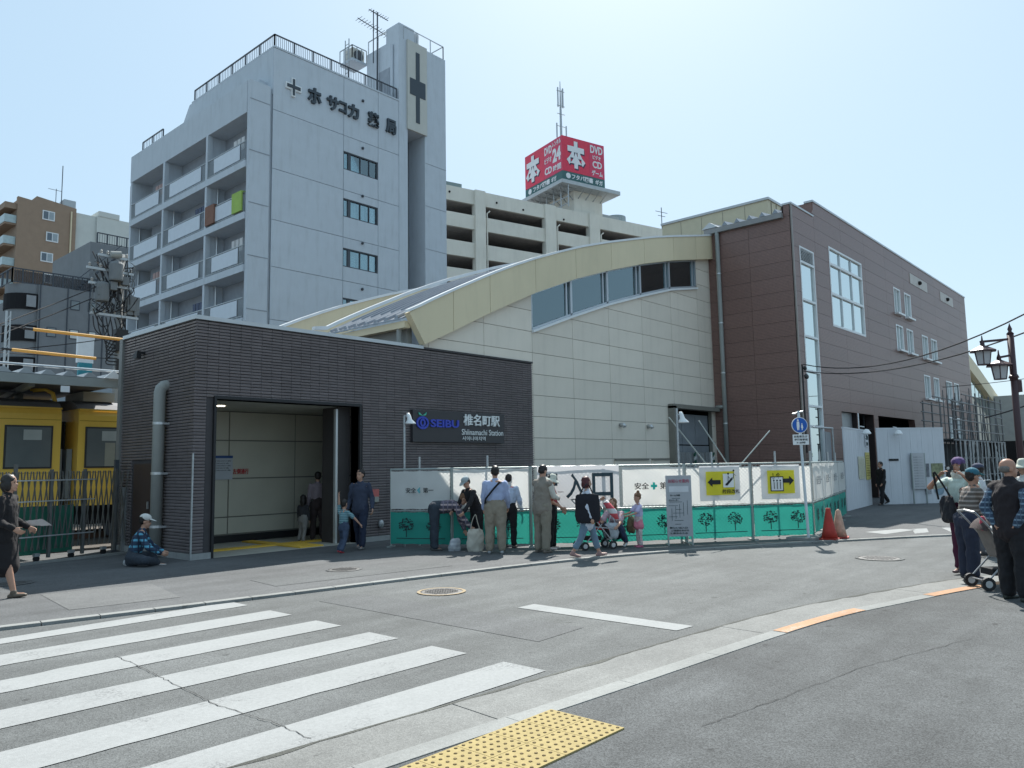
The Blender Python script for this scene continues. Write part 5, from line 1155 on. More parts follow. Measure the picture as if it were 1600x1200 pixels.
# yellow sheets
def yellow(P, Q, x0, x1, z0, z1, label, kind_):
    rz = rz_of(P, Q); d = Vector((math.cos(rz), math.sin(rz), 0))
    t = thing('direction_sheet', label, 'sign sheet', Vector((P[0], P[1], .03))+d*x0, rz); W_, H_ = x1-x0, z1-z0
    cloth(W_+.28, z0-.12, z1+.12, -.07, .010, 50+len(kind_), 12, 8, 0).build('clear_pocket', mat('clear_film', (.62, .64, .66), .3, .04, trans=.4), t, smooth=True).location = (-.14, 0, 0)
    cloth(W_, z0, z1, -.095, .008, 51+len(kind_), 12, 8, 0).build('yellow_sheet', M_pry, t, smooth=True)
    y = -.112; b = MB()
    def P2(pts): b.prism([(x, y, z) for x, z in pts], (0, -.003, 0))
    cz = z0+H_*.55
    if kind_ == 'esc':
        P2([(.06, cz), (.17, cz+.10), (.17, cz+.045), (.36, cz+.045), (.36, cz-.045), (.17, cz-.045), (.17, cz-.10)]); b.build('arrow_print', M_prk, t)
        MB().box(.42, y-.001, z0+.16, W_-.05, y+.001, z1-.05).build('white_patch', mat('print_white', (.72, .73, .72), .6), t)
        b = MB()
        b.prism([(.47, y-.002, z0+.20), (.52, y-.002, z0+.20), (W_-.08, y-.002, z0+.33), (W_-.08, y-.002, z0+.38), (.47, y-.002, z0+.23)], (0, -.004, 0))
        for fx, fz in ((.53, .28), (.66, .345)):
            b.bar((fx, y-.005, z0+fz), (fx+.01, y-.005, z0+fz+.13), .022, .004); b.ell((fx+.01, y-.005, z0+fz+.17), .022, .003, .022, 8, 6); b.bar((fx+.01, y-.005, z0+fz+.1), (fx+.06, y-.005, z0+fz+.06), .012, .004)
        b.build('escalator_print', M_prk, t); txt_local('階段改札', t, .40, z0+.03, .40, .09, M_prk, y-.001, bold=.01)
    else:
        b = MB(); P2 = lambda pts: b.prism([(x, y, z) for x, z in pts], (0, -.003, 0))
        P2([(W_-.05, cz), (W_-.16, cz+.10), (W_-.16, cz+.045), (W_-.34, cz+.045), (W_-.34, cz-.045), (W_-.16, cz-.045), (W_-.16, cz-.10)])
        for x in (.16, .28):
            up_ = 1 if x > .2 else -1; b.bar((x, y, z1-.19), (x, y, z1-.06), .014, .004); zz = z1-.06 if up_ > 0 else z1-.19
            b.bar((x, y, zz), (x-.045, y, zz-.05*up_), .014, .004); b.bar((x, y, zz), (x+.045, y, zz-.05*up_), .014, .004)
        b.build('arrow_print', M_prk, t)
        MB().box(.09, y-.002, z0+.05, .40, y, z0+.37).build('lift_frame', M_prk, t); MB().box(.11, y-.004, z0+.07, .38, y-.0021, z0+.35).build('white_patch', mat('print_white', (.72, .73, .72), .6), t)
        b = MB()
        for fx in (.17, .245, .32): b.bar((fx, y-.006, z0+.10), (fx, y-.006, z0+.25), .035, .003); b.ell((fx, y-.006, z0+.28), .02, .003, .02, 8, 6)
        b.build('people_print', M_prk, t)
yellow(FPts[4], FPts[5], .42, 1.14, .98, 1.48, 'yellow sheet with arrow left and escalator symbol', 'esc')
yellow(FPts[5], FPts[6], .32, 1.02, .98, 1.48, 'yellow sheet with lift symbol and arrow right', 'lift_')
for i, (P, Q) in enumerate(zip(RPts, RPts[1:])):
    lab = ['first side fence panel behind the red cone', 'second side fence panel after the corner', 'third side fence panel after the corner', 'last side fence panel against the white hoarding'][i]
    L, rz = fence_panel(P, Q, lab)
    g_ = banner_on(P, Q, .10, .74, M_sheetg, 'green banner on the ' + lab.split(',')[0].replace('behind the red cone', 'behind the cone'), 'banner', 31+i, .02, 'green tree banners along the fence', name='green_banner')
    treeprint(g_, L*.3, .42, .34, .40, -.055); treeprint(g_, L*.72, .42, .34, .40, -.055)
    o = banner_on(P, Q, .80, 1.62, M_sheetw, 'white banner on the ' + lab.split(',')[0], 'banner', 41+i, .03, name='white_banner')
    txt_local('安全第一', o, .4, 1.14, .9, .2, mat('print_faint', (.22, .24, .25), .6), -.078)
# curved flagstone and concrete strip at the fence corner
MB().box(16.4, 6.35, .031, 17.4, 6.9, .09).build('fence_footing', M_kerb, kind='structure')
# braces and lamp poles behind the fence
for a, c, l in (((14.9, 8.75, 2.7), (15.7, 8.1, 1.4), 'left slanting brace pipe behind the escalator sheet'), ((15.4, 8.3, 2.62), (16.0, 7.8, 1.4), 'right slanting brace pipe before the brown wall'), ((17.0, 7.4, 2.4), (16.2, 7.9, 1.5), 'thin brace rod rising right behind the lift sheet')):
    o = MB().tube([(0, 0, 0), Vector(c)-Vector(a)], .015, 8).build('brace_pipe', M_fpipe); o.location = a; tag(o, l, 'pipe')
def worklamp(x, y, zt, zl, dirx, label, h=0):
    t = thing('work_lamp', label, 'work lamp', (x, y, .03), rz_of((0, 0), (r0.x, r0.y)))
    MB().tube([(0, 0, 0), (0, 0, zt)], .024, 8).build('pole', M_galv, t)
    b = MB(); b.tube([(0, 0, zl+.1), (.1*dirx, -.02, zl+.08)], .015, 6); b.build('clamp', M_galv, t)
    b = MB(); b.lathe([(.03, .16), (.05, .10), (.055, .02), (.12, -.06), (.125, -.08), (.10, -.08)], (0, 0, 0), 16); b.v = [(x_*.95+.12*dirx+z_*.25*-dirx, y_, zl+z_) for x_, y_, z_ in b.v]; b.build('lamp_shade', M_white, t, smooth=True)
worklamp(14.84, 8.52, 2.85, 2.62, 1, 'white bell work lamp on a pole left of the slanting braces')
worklamp(10.98, 13.0, 2.80, 2.70, 1, 'white bell work lamp before the station name board')
# notice board
P = (14.18, 8.40); Q = (14.6, 7.95); rz = R(-50)
nb = thing('notice_board', 'tall grey standing notice board with site map before the fence', 'notice board', (14.10, 8.42, .03), rz)
MB().box(0, -.02, .18, .52, .02, 1.42).build('board', mat('board_grey', (.36, .375, .40), .5, .05), nb)
MB().add([], []) ; 
for x in (0, .49): b = MB(); b.box(x, -.03, .0, x+.03, .03, .18); b.box(x, .03, 0, x+.03, .3, .02); b.build('leg', M_fpipe, nb)
text('お知らせ案内', (.05, -.021, 1.27), X_, Z_, .42, .075, mat('print_pink', (.45, .10, .16), .6), nb)
MB().box(.06, -.023, 1.08, .46, -.0205, 1.2).build('white_patch', mat('print_white2', (.55, .57, .60), .6), nb)
b = MB(); rnd = random.Random(9)
for k in range(9): z = .95-.075*k; x0_ = rnd.uniform(.04, .2); b.box(x0_, -.023, z, x0_+rnd.uniform(.1, .28), -.0205, z+.008)
for k in range(5): x = .1+.08*k; b.box(x, -.023, .5+.03*k, x+.008, -.0205, .75+.04*k)
b.build('map_lines', M_pr, nb)
for k, s_ in enumerate(('工事中のため', 'ご迷惑をおかけ', '新しい出入口', 'ホーム方面', 'エレベーター')): text(s_, (.05+.03*(k % 2), -.021, .23+.055*k if k < 3 else 1.0-.1*(k-3)), X_, Z_, .36 if k < 3 else .2, .035, M_pr, nb)

# blue pedestrian sign post
bs = thing('road_sign', 'round blue pedestrian and child road sign on a pale post', 'road sign', (16.62, 6.50, .03), R(-48))
MB().tube([(0, 0, 0), (-.07, 0, 2.75)], .030, 12).build('post', mat('post_pale', (.52, .58, .62), .4), bs)
b = MB(); b.tube([(-.08, -.06, 2.44), (-.08, -.045, 2.44)], .172, 28); b.build('disc', M_white, bs)
b = MB(); b.tube([(-.08, -.066, 2.44), (-.08, -.061, 2.44)], .158, 28); b.build('blue_face', mat('sign_blue', (.012, .10, .42), .35, 0), bs)
b = MB(); y = -.069
s_ = len(b.v); b.ell((-.10, y, 2.575), .026, .003, .03, 10, 6); b.prism([(-.135, y, 2.54), (-.065, y, 2.54), (-.06, y, 2.42), (-.075, y, 2.30), (-.095, y, 2.30), (-.10, y, 2.40), (-.105, y, 2.30), (-.13, y, 2.30), (-.14, y, 2.42)], (0, -.003, 0))
b.ell((.01, y, 2.47), .018, .003, .02, 10, 6); b.prism([(-.012, y, 2.445), (.03, y, 2.445), (.042, y, 2.36), (.025, y, 2.36), (.022, y, 2.30), (-.002, y, 2.30), (-.006, y, 2.36), (-.022, y, 2.36)], (0, -.003, 0)); b.v = [(-.08+(x_+.05)*.76, y_, 2.44+(z_-2.44)*.76) for x_, y_, z_ in b.v]; b.build('figures', M_sw, bs)
MB().box(-.24, -.06, 2.02, .10, -.045, 2.24).build('plate', M_white, bs)
for k, s_ in enumerate(('自転車及び', '歩行者専用', '7-8時')): text(s_, (-.21+.04*(k == 2), -.061, 2.172-.066*k), X_, Z_, .28-.08*(k == 2), .048, M_prk, bs, 'printed_line', .01, .003)
MB().tube([(-.2, 0, 2.68), (.02, -.02, 2.74)], .02, 8).build('bracket', M_galv, bs)
# traffic cone and its neighbour
cn = thing('traffic_cone', 'faded red traffic cone at the fence corner', 'traffic cone', (17.0, 6.20, .03), 0)
b = MB(); b.lathe([(.17, .03), (.13, .2), (.05, .62), (.045, .66), (.0, .66)], (0, 0, 0), 20); b.build('cone', mat('cone_red', (.36, .035, .025), .6, .12, 6), cn, smooth=True); MB().box(-.19, -.19, 0, .19, .19, .03).build('base', mat('cone_red2', (.30, .03, .02), .6), cn)
cn = thing('traffic_cone', 'weathered tan and red cone just behind the red cone', 'traffic cone', (17.45, 6.15, .03), .3)
b = MB(); b.lathe([(.16, .03), (.12, .2), (.05, .58), (.0, .62)], (0, 0, 0), 20); b.build('cone', mat('cone_tan', (.42, .27, .20), .7, .25, 9), cn, smooth=True); MB().box(-.19, -.19, 0, .19, .19, .03).build('base', mat('cone_red2', (.30, .03, .02), .6), cn)

# ------------------------------------------------------------------ white site hoarding
M_hoard = mat('hoarding_white', (.55, .575, .61), .5, .04, 2, rnd=.02, dirt=.06)
def hoarding(P, Q, h, n, label):
    L = (Vector((*Q, 0))-Vector((*P, 0))).length; rz = rz_of(P, Q); t = thing('site_hoarding', label, 'hoarding', (P[0], P[1], .03), rz); w_ = L/n
    q = MB(); q.box(0, -.02, 0, w_-.008, .02, h)
    for k in range(2): q.box(w_*(.2+.4*k), -.0235, .02, w_*(.35+.4*k), -.021, h-.02)
    q.mats = [M_hoard]; q.mi = [0]*len(q.f); me = q.mesh('steel_panel')
    for i in range(n): put('steel_panel', me, t, (w_*i, 0, 0))
    MB().box(0, -.035, h, L, .035, h+.05).build('top_rail', M_hoard, t)
    return t, L
h1, L1_ = hoarding((26.7, 9.1), (30.9, 9.62), 2.74, 6, 'white steel site hoarding left of the gap, with a yellow notice')
h2, L2_ = hoarding((31.0, 9.35), (33.25, 7.6), 2.82, 6, 'white steel site hoarding right of the gap, with photo prints')
MB().box(3.3, -.05, .95, 4.05, -.036, 1.95).build('yellow_notice', mat('notice_yellow', (.50, .44, .14), .6, .05), h1)
for k in range(9): text('許可票工事看板', (3.38, -.051, 1.80-.09*k), X_, Z_, .58, .05, mat('notice_ink', (.25, .19, .06), .6), h1, 'printed_line', 0, .002)
MB().box(2.0, -.05, 1.0, 3.1, -.036, 1.8).build('clear_notice', mat('notice_pale', (.50, .50, .40), .5), h1)
for k in range(6): MB().box(2.12+.17*k, -.052, 1.05, 2.14+.17*k, -.0505, 1.72).build('printed_line', mat('notice_ink2', (.30, .27, .12), .6), h1)
MB().box(3.45, -.05, 2.15, 4.0, -.036, 2.66).build('white_notice', mat('notice_white', (.52, .54, .57), .5), h1)
text('ご案内', (3.5, -.051, 2.42), X_, Z_, .42, .18, M_pr, h1); text('工事中', (3.55, -.051, 2.2), X_, Z_, .36, .14, M_pr, h1)
for hh, x in ((h1, 2.6), (h2, .75)):
    b = MB(); b.tube([(x, 0, 2.9), (x, -.2, 2.86)], .02, 6); b.lathe([(.02, .12), (.08, .1), (.16, -.02), (.15, -.06), (.02, -.08)], (x, -.26, 2.66), 14); b.build('work_lamp', M_white, hh)
MB().box(.45, -.05, 1.62, .85, -.036, 1.70).build('slot_print', M_prk, h2)
lf = thing('tall_sign_frame', 'tall narrow grey notice stand before the right hoarding', 'notice stand', (32.0, 8.45, .03), rz_of((31.0, 9.35), (33.25, 7.6)))
MB().box(-.03, -.06, 0, .0, 0, 1.9).build('leg', M_fpipe, lf); MB().box(.52, -.06, 0, .55, 0, 1.9).build('leg', M_fpipe, lf); MB().box(.0, -.05, .55, .52, -.02, 1.9).build('board', mat('frame_board', (.42, .43, .45), .5), lf)
for k in range(12): text('案内図エスカレ', (.05, -.051, .62+.1*k), X_, Z_, .40, .05, mat('print_faint', (.22, .24, .25), .6), lf, 'printed_line', 0, .002)
for x, c_ in ((1.62, (.15, .16, .18)), (2.22, (.22, .24, .14))):
    MB().box(x, -.05, 1.0, x+.5, -.036, 1.5).build('photo_print', mat('photo_%d' % int(x*10), c_, .5, .35, 9), h2)
MB().box(1.9, -.05, .35, 2.15, -.036, .68).build('emblem_print', mat('emblem_grey', (.30, .31, .33), .5, .4, 30), h2)
b = MB(); b.tube([(2.5, -.036, .5), (2.5, -.05, .5)], .2, 16); b.build('emblem_print', mat('emblem_blue', (.20, .28, .34), .5, .2, 9), h2)
# gate frame pipe above the fence end
pf_ = thing('pipe_frame', 'horizontal pipe and dark sheet between the slot window and hoarding', 'pipe frame', (22.0, 8.0, .03), rz_of((22, 8), (26.7, 9.1)))
MB().tube([(0, .3, 2.62), (4.8, .3, 2.75)], .03, 8).build('pipe', M_galv, pf_); MB().tube([(4.7, .3, 0), (4.7, .3, 2.75)], .03, 8).build('pipe', M_galv, pf_); MB().box(3.2, .35, 1.2, 4.6, .38, 2.6).build('dark_sheet', M_gsheet, pf_)

# ------------------------------------------------------------------ scaffold beyond the hoarding
sc = thing('scaffold', 'steel pipe scaffold with hanging torn netting beside the brown wing', 'scaffold', (38, 8.2, 0))
b = MB()
for i in range(8):
    for j in (0, 1.2):
        x = 1.5*i; b.tube([(x, j, 0), (x, j, 4.3+.5*(i > 2))], .035, 6)
for z in (.9, 1.7, 2.5, 2.95, 3.4, 3.8, 4.2, 4.6):
    for j in (0, 1.2): b.tube([(-.3+(2 if z > 4.3 else 0), j, z), (10.9, j, z)], .03, 6)
for i in range(14): b.tube([(.75*i+.3, .6, .2), (.75*i+.3, .6, 4.4+.4*(i % 3))], .022, 6)
for i in range(7): b.tube([(1.5*i, 0, .3 if i % 2 else 4), (1.5*i+1.5, 0, 4 if i % 2 else .3)], .025, 6)
b.build('pipe_frame', mat('scaffold_pipe', (.16, .165, .17), .5, .1, metal=.4), sc)
for k in range(5): MB().box(-.2+2.1*k, .05, 2.52, 1.8+2.1*k, 1.15, 2.57).build('walk_board', mat('board_dark', (.07, .07, .075), .7), sc)
for i in range(13):
    w_ = random.uniform(.12, .4); o = cloth(w_+.1, .3+random.random()*.5, 2.5, -.1, .10, 60+i, 4, 14, 0, 2.0).build('netting_strip', mat('netting', (.45, .47, .47), .8, .2, 8, trans=.3), sc, smooth=True); o.location = (.1+.8*i+random.uniform(-.2, .2), 0, 0)
b = cloth(10, .2, 2.4, .9, .12, 77, 20, 8, 0); b.build('dark_netting', mat('dark_net', (.07, .075, .08), .9, .2, 4), sc, smooth=True)
# clutter at the scaffold foot: parked bicycle shapes
def bicycle(x, y, rz, label):
    t = thing('bicycle', label, 'bicycle', (x, y, .03), rz)
    for wx in (-.52, .52):
        b = MB(); pts = [Vector((wx+.31*math.cos(a), 0, .33+.31*math.sin(a))) for a in [2*math.pi*i/20 for i in range(21)]]; b.tube(pts, .017, 6, False); b.build('tyre', M_black, t)
        b = MB(); [b.bar((wx, 0, .33), (wx+.3*math.cos(a), 0, .33+.3*math.sin(a)), .004) for a in [2*math.pi*i/12 for i in range(12)]]; b.build('spokes', M_alu, t)
    b = MB(); 
    for p, q_ in (((-.52, 0, .33), (-.1, 0, .33)), ((-.1, 0, .33), (-.22, 0, .80)), ((-.1, 0, .33), (.36, 0, .75)), ((-.18, 0, .62), (.38, 0, .82)), ((.52, 0, .33), (.36, 0, .95)), ((-.52, 0, .33), (-.18, 0, .62))): b.tube([p, q_], .016, 8)
    b.build('frame', M_galv, t); b = MB(); b.tube([(.33, -.26, 1.0), (.38, -.1, .98), (.36, 0, .95), (.38, .1, .98), (.33, .26, 1.0)], .013, 6); b.build('handlebar', M_alu, t); MB().ell((-.24, 0, .84), .13, .08, .035).build('saddle', M_black, t)
    b = MB(); b.box(.45, -.16, .72, .76, .16, .95); b.build('basket', mat('basket_dark', (.06, .06, .06), .6), t)
bicycle(27.5, 5.0, R(60), 'bicycle parked behind the camera woman, nearest the hoarding'); bicycle(28.3, 4.6, R(62), 'bicycle parked behind the bald man, farther right')

# ------------------------------------------------------------------ twin street lamp on the right
ll = thing('street_lamp', 'brown double street lamp with two hanging lantern heads', 'street lamp', (18.94, 2.92, 0), rz_of((0, 0), (-r0.x, -r0.y)))
M_lp = mat('lamp_brown', (.055, .028, .032), .45, .06)
b = MB(); b.tube([(0, 0, 0), (0, 0, 4.28)], .065, 14); b.lathe([(.1, 3.35), (.075, 3.42), (.075, 3.3)], (0, 0, 0), 12) ; b.build('post', M_lp, ll, smooth=True)
MB().lathe([(.075, 4.28), (.03, 4.33), (.045, 4.38), (.02, 4.45), (.0, 4.52)], (0, 0, 0), 12).build('finial', M_lp, ll, smooth=True)
MB().box(-.12, -.06, 3.05, .0, .06, 3.3).build('collar_plate', M_lp, ll)
for x1, z1, lz, xl in ((.62, 4.14, 4.10, .60), (.28, 3.80, 3.79, .28)):
    MB().bar((0, 0, z1+.03), (x1+.02, 0, z1-.02), .045).build('arm', M_lp, ll)
    hd = MB(); hd.lathe([(.0, .16), (.012, .14), (.02, .06), (.045, .0), (.05, -.06), (.27, -.17), (.275, -.19), (.12, -.19)], (xl, 0, lz), 6); h_ = hd.build('lantern_roof', M_lp, ll)
    b = MB(); b.lathe([(.165, -.192), (.12, -.46), (.0, -.46)], (xl, 0, lz), 6); b.build('lantern_glass', mat('lantern_milk', (.42, .42, .43), .4, .05), h_)
    b = MB()
    for k in range(6): a = math.pi/3*k; b.bar((xl+.168*math.cos(a), .168*math.sin(a), lz-.19), (xl+.123*math.cos(a), .123*math.sin(a), lz-.465), .014)
    b.lathe([(.13, -.455), (.13, -.47), (.0, -.475)], (xl, 0, lz), 6); b.build('lantern_frame', M_lp, h_)
# cables on the right
cable('overhead_cable', 'upper cable sweeping from the wing corner to top right', (28.3, 10.9, 5.25), (19.5, 1.6, 5.3), .75, .018)
cable('overhead_cable', 'lower cable sweeping from the wing corner to the right edge', (28.3, 10.9, 5.0), (19.5, 1.6, 4.75), .55, .018)
cable('overhead_cable', 'short thick cable by the scaffold and lamp post', (33.5, 6.2, 3.2), (34.5, 4.0, 4.0), .05, .03)
cable('overhead_cable', 'thin cable crossing behind the lamp post', (40, 9, 5.0), (38, 3, 5.2), .1, .015)
cb_ = thing('cable_bracket', 'cable bracket with coils on the corner of the brown wing', 'cable bracket', (28.3, 10.95, 4.6))
b = MB(); b.tube([(0, 0, .65), (0, 0, -2.6)], .03, 6); b.build('riser_cable', M_wire, cb_); b = MB(); b.ell((.1, -.1, .2), .18, .06, .1); b.ell((.0, -.1, .5), .1, .06, .08); b.build('splice_box', M_black, cb_)
# tree fragment on the right edge behind the lamp
tr = thing('street_tree', 'dark green conifer behind the lamp post at the right edge', 'tree', (44.5, 3.6, 0))
MB().tube([(0, 0, 0), (.05, 0, 3), (0, 0, 6.2)], [.2, .13, .03], 10).build('trunk', mat('bark', (.08, .06, .05), .9, .2, 6), tr)
rnd = random.Random(2); b = MB()
for k in range(1500):
    z = rnd.uniform(.9, 6.4); rmax = (6.6-z)*.36+.1; a = rnd.uniform(0, 6.283); q_ = rmax*math.sqrt(rnd.uniform(.1, 1)); c = Vector((q_*math.cos(a), q_*math.sin(a), z-.15*q_))
    u = Vector((rnd.gauss(0, 1), rnd.gauss(0, 1), rnd.gauss(0, .4))).normalized()*rnd.uniform(.06, .14); v = u.cross(Vector((rnd.gauss(0, 1), rnd.gauss(0, 1), rnd.gauss(0, 1)))).normalized()*rnd.uniform(.03, .07)
    b.quad(c-u, c+v, c+u, c-v)
b.build('crown', mat('needle_green', (.045, .085, .035), .8, .3, 3), tr)

# ------------------------------------------------------------------ accordion gate on the left
ag = thing('accordion_gate', 'grey metal accordion gate on castors before the yellow train', 'gate', (2.0, 16.1, .03), rz_of((2.0, 16.1), (6.9, 17.35)))
GL = (Vector((6.9, 17.35, 0))-Vector((2.0, 16.1, 0))).length
M_gate = mat('gate_metal', (.15, .15, .145), .5, .12, 6, metal=.3)
n = 22; sw = GL/n
for i in range(n*2):
    x = sw*i/2; q = MB(); q.bar((x, -.01, .22), (x+sw*.75, -.01, 1.72), .028, .012); q.build('lattice_bar', M_gate, ag)
    q = MB(); q.bar((x+sw*.75, .02, .22), (x, .02, 1.72), .028, .012); q.build('lattice_bar', M_gate, ag)
for i in range(0, n+1, 3): MB().box(sw*i-.025, -.03, .06, sw*i+.025, .03, 1.86 if i % 4 == 0 else 1.76).build('upright', M_gate, ag)
for z in (1.15, 1.55, .48):
    b = MB(); b.box(0, -.035, z-.012, GL*.86, -.028, z+.012); b.build('tie_rail', M_alu, ag)
for i in range(2, n+1, 3):
    b = MB(); b.tube([(sw*i-.0, -.02, .06), (sw*i, .02, .06)], .06, 12); b.build('castor', M_black, ag)
    MB().box(sw*i-.05, -.04, .10, sw*i+.05, .04, .16).build('castor_fork', M_galv, ag)
o = banner_on((2.2, 16.45), (5.9, 17.35), .12, 1.05, mat('dark_green_sheet', (.03, .16, .11), .7, .15, 3), 'dark green sheet tied behind the accordion gate', 'sheet', 71, .04, name='green_sheet'); 
fp_ = thing('gate_post', 'dark gate post with lattice at the station corner', 'gate post', (6.8, 17.6, .03)); MB().box(-.04, -.04, 0, .04, .04, 1.95).build('post', M_rail, fp_); MB().box(.12, -.1, 0, .24, .02, 1.35).build('bollard', M_concrete, fp_)
ks = thing('gate_track_kerb', None, None, kind='structure'); b = MB(); b.bar((1.6, 15.75, .05), (6.9, 16.95, .05), .12, .04); b.build('kerb_strip', M_kerb, ks)
# ------------------------------------------------------------------ people
SKIN = mat('skin', (.42, .245, .175), .55, .05, 10, spec=.3); SKINR = mat('skin_tan', (.35, .19, .13), .55, .05, 10)
HAIRK = mat('hair_black', (.018, .015, .014), .45, .2, 30); HAIRB = mat('hair_brown', (.14, .07, .035), .5, .2, 30); HAIRM = mat('hair_maroon', (.075, .018, .02), .45, .2, 30); HAIRG = mat('hair_grey', (.16, .15, .14), .6, .2, 40)
M_eye = mat('eye_dark', (.015, .012, .01), .3, 0); M_lip = mat('lip', (.30, .11, .09), .5, 0)
def cm(name, c, **k): return mat('cloth_'+name, c, k.pop('rough', .85), k.pop('var', .07), k.pop('scale', 9), .3, 300, sheen=.04, **k)
FUSE = []
def fuse(b, vox, name, m, parent, it=2, wr=0.0, ws=11, fac=.5):
    """closed shapes that overlap become one continuous skin (done for all of them together at the end)"""
    me = bpy.data.meshes.new(name); me.from_pydata(b.v, [], b.f)
    o = bpy.data.objects.new(name, me); o.parent = parent
    md = o.modifiers.new('r', 'REMESH'); md.mode = 'VOXEL'; md.voxel_size = vox; md.use_smooth_shade = True
    sm = o.modifiers.new('s', 'SMOOTH'); sm.factor = fac; sm.iterations = it
    FUSE.append((o, wr, ws, m)); return o
def finish_fuse():
    for o, *_ in FUSE: COL.objects.link(o)
    dg = bpy.context.evaluated_depsgraph_get(); dg.update()
    outs = [bpy.data.meshes.new_from_object(o.evaluated_get(dg)) for o, *_ in FUSE]
    for (o, wr, ws, m), out in zip(FUSE, outs):
        old = o.data; nm = old.name; o.modifiers.clear(); o.data = out; bpy.data.meshes.remove(old); out.name = nm
        if wr:
            n = len(out.vertices); co = np.empty(n*3, 'f'); no = np.empty(n*3, 'f'); out.vertices.foreach_get('co', co); out.vertices.foreach_get('normal', no)
            cl = co.reshape(-1, 3).tolist()
            d = np.array([wr*(noise.noise((x*ws, y*ws, z*ws*.7)) + .5*noise.noise((x*ws*2.3+3, y*ws*2.3, z*ws*1.5))) for x, y, z in cl], 'f')
            co = (co.reshape(-1, 3) + no.reshape(-1, 3)*d[:, None]).ravel(); out.vertices.foreach_set('co', co); out.update()
        out.materials.clear(); out.materials.append(m)
def etube(b, pts, rx, ry, X, n=14):
    """tapered elliptic tube with rounded ends; X is the wide axis"""
    pts = [Vector(p) for p in pts]; X = Vector(X).normalized(); P = []; A = []; B = []
    d0 = (pts[1]-pts[0]).normalized(); d1 = (pts[-1]-pts[-2]).normalized()
    for t in (.15, .5, .87): s = math.sin(math.acos(1-t) if t < 1 else 1.57); m_ = min(rx[0], ry[0]); P.append(pts[0]-d0*m_*(1-t)); A.append(rx[0]*s); B.append(ry[0]*s)
    for p, a, c in zip(pts, rx, ry): P.append(p); A.append(a); B.append(c)
    for t in (.87, .5, .15): s = math.sin(math.acos(1-t)); m_ = min(rx[-1], ry[-1]); P.append(pts[-1]+d1*m_*(1-t)); A.append(rx[-1]*s); B.append(ry[-1]*s)
    vs = []; fs = []; m = len(P)
    for i, p in enumerate(P):
        d = (P[min(i+1, m-1)]-P[max(i-1, 0)]).normalized(); x = (X-d*X.dot(d)).normalized(); y = d.cross(x)
        for k in range(n): a = 2*math.pi*k/n; vs.append(p+x*math.cos(a)*A[i]+y*math.sin(a)*B[i])
    for i in range(m-1):
        for k in range(n): a = i*n+k; c = i*n+(k+1) % n; fs.append((a, c, c+n, a+n))
    fs += [tuple(range(n-1, -1, -1)), tuple(range((m-1)*n, m*n))]
    return b.add(vs, fs)
def cap(b, p, q, r1, r2, n=10):
    p, q = Vector(p), Vector(q); d = (q-p); X = Vector((1, 0, 0)) if abs(d.normalized().x) < .9 else Vector((0, 1, 0)); return etube(b, [p, q], [r1, r2], [r1, r2], X, n)
def dirv(pi, ab, sd): pi, ab = R(pi), R(ab); return Vector((sd*math.sin(ab), math.sin(pi)*math.cos(ab), -math.cos(pi)*math.cos(ab)))
PPL = 'people on the pavement by the station'
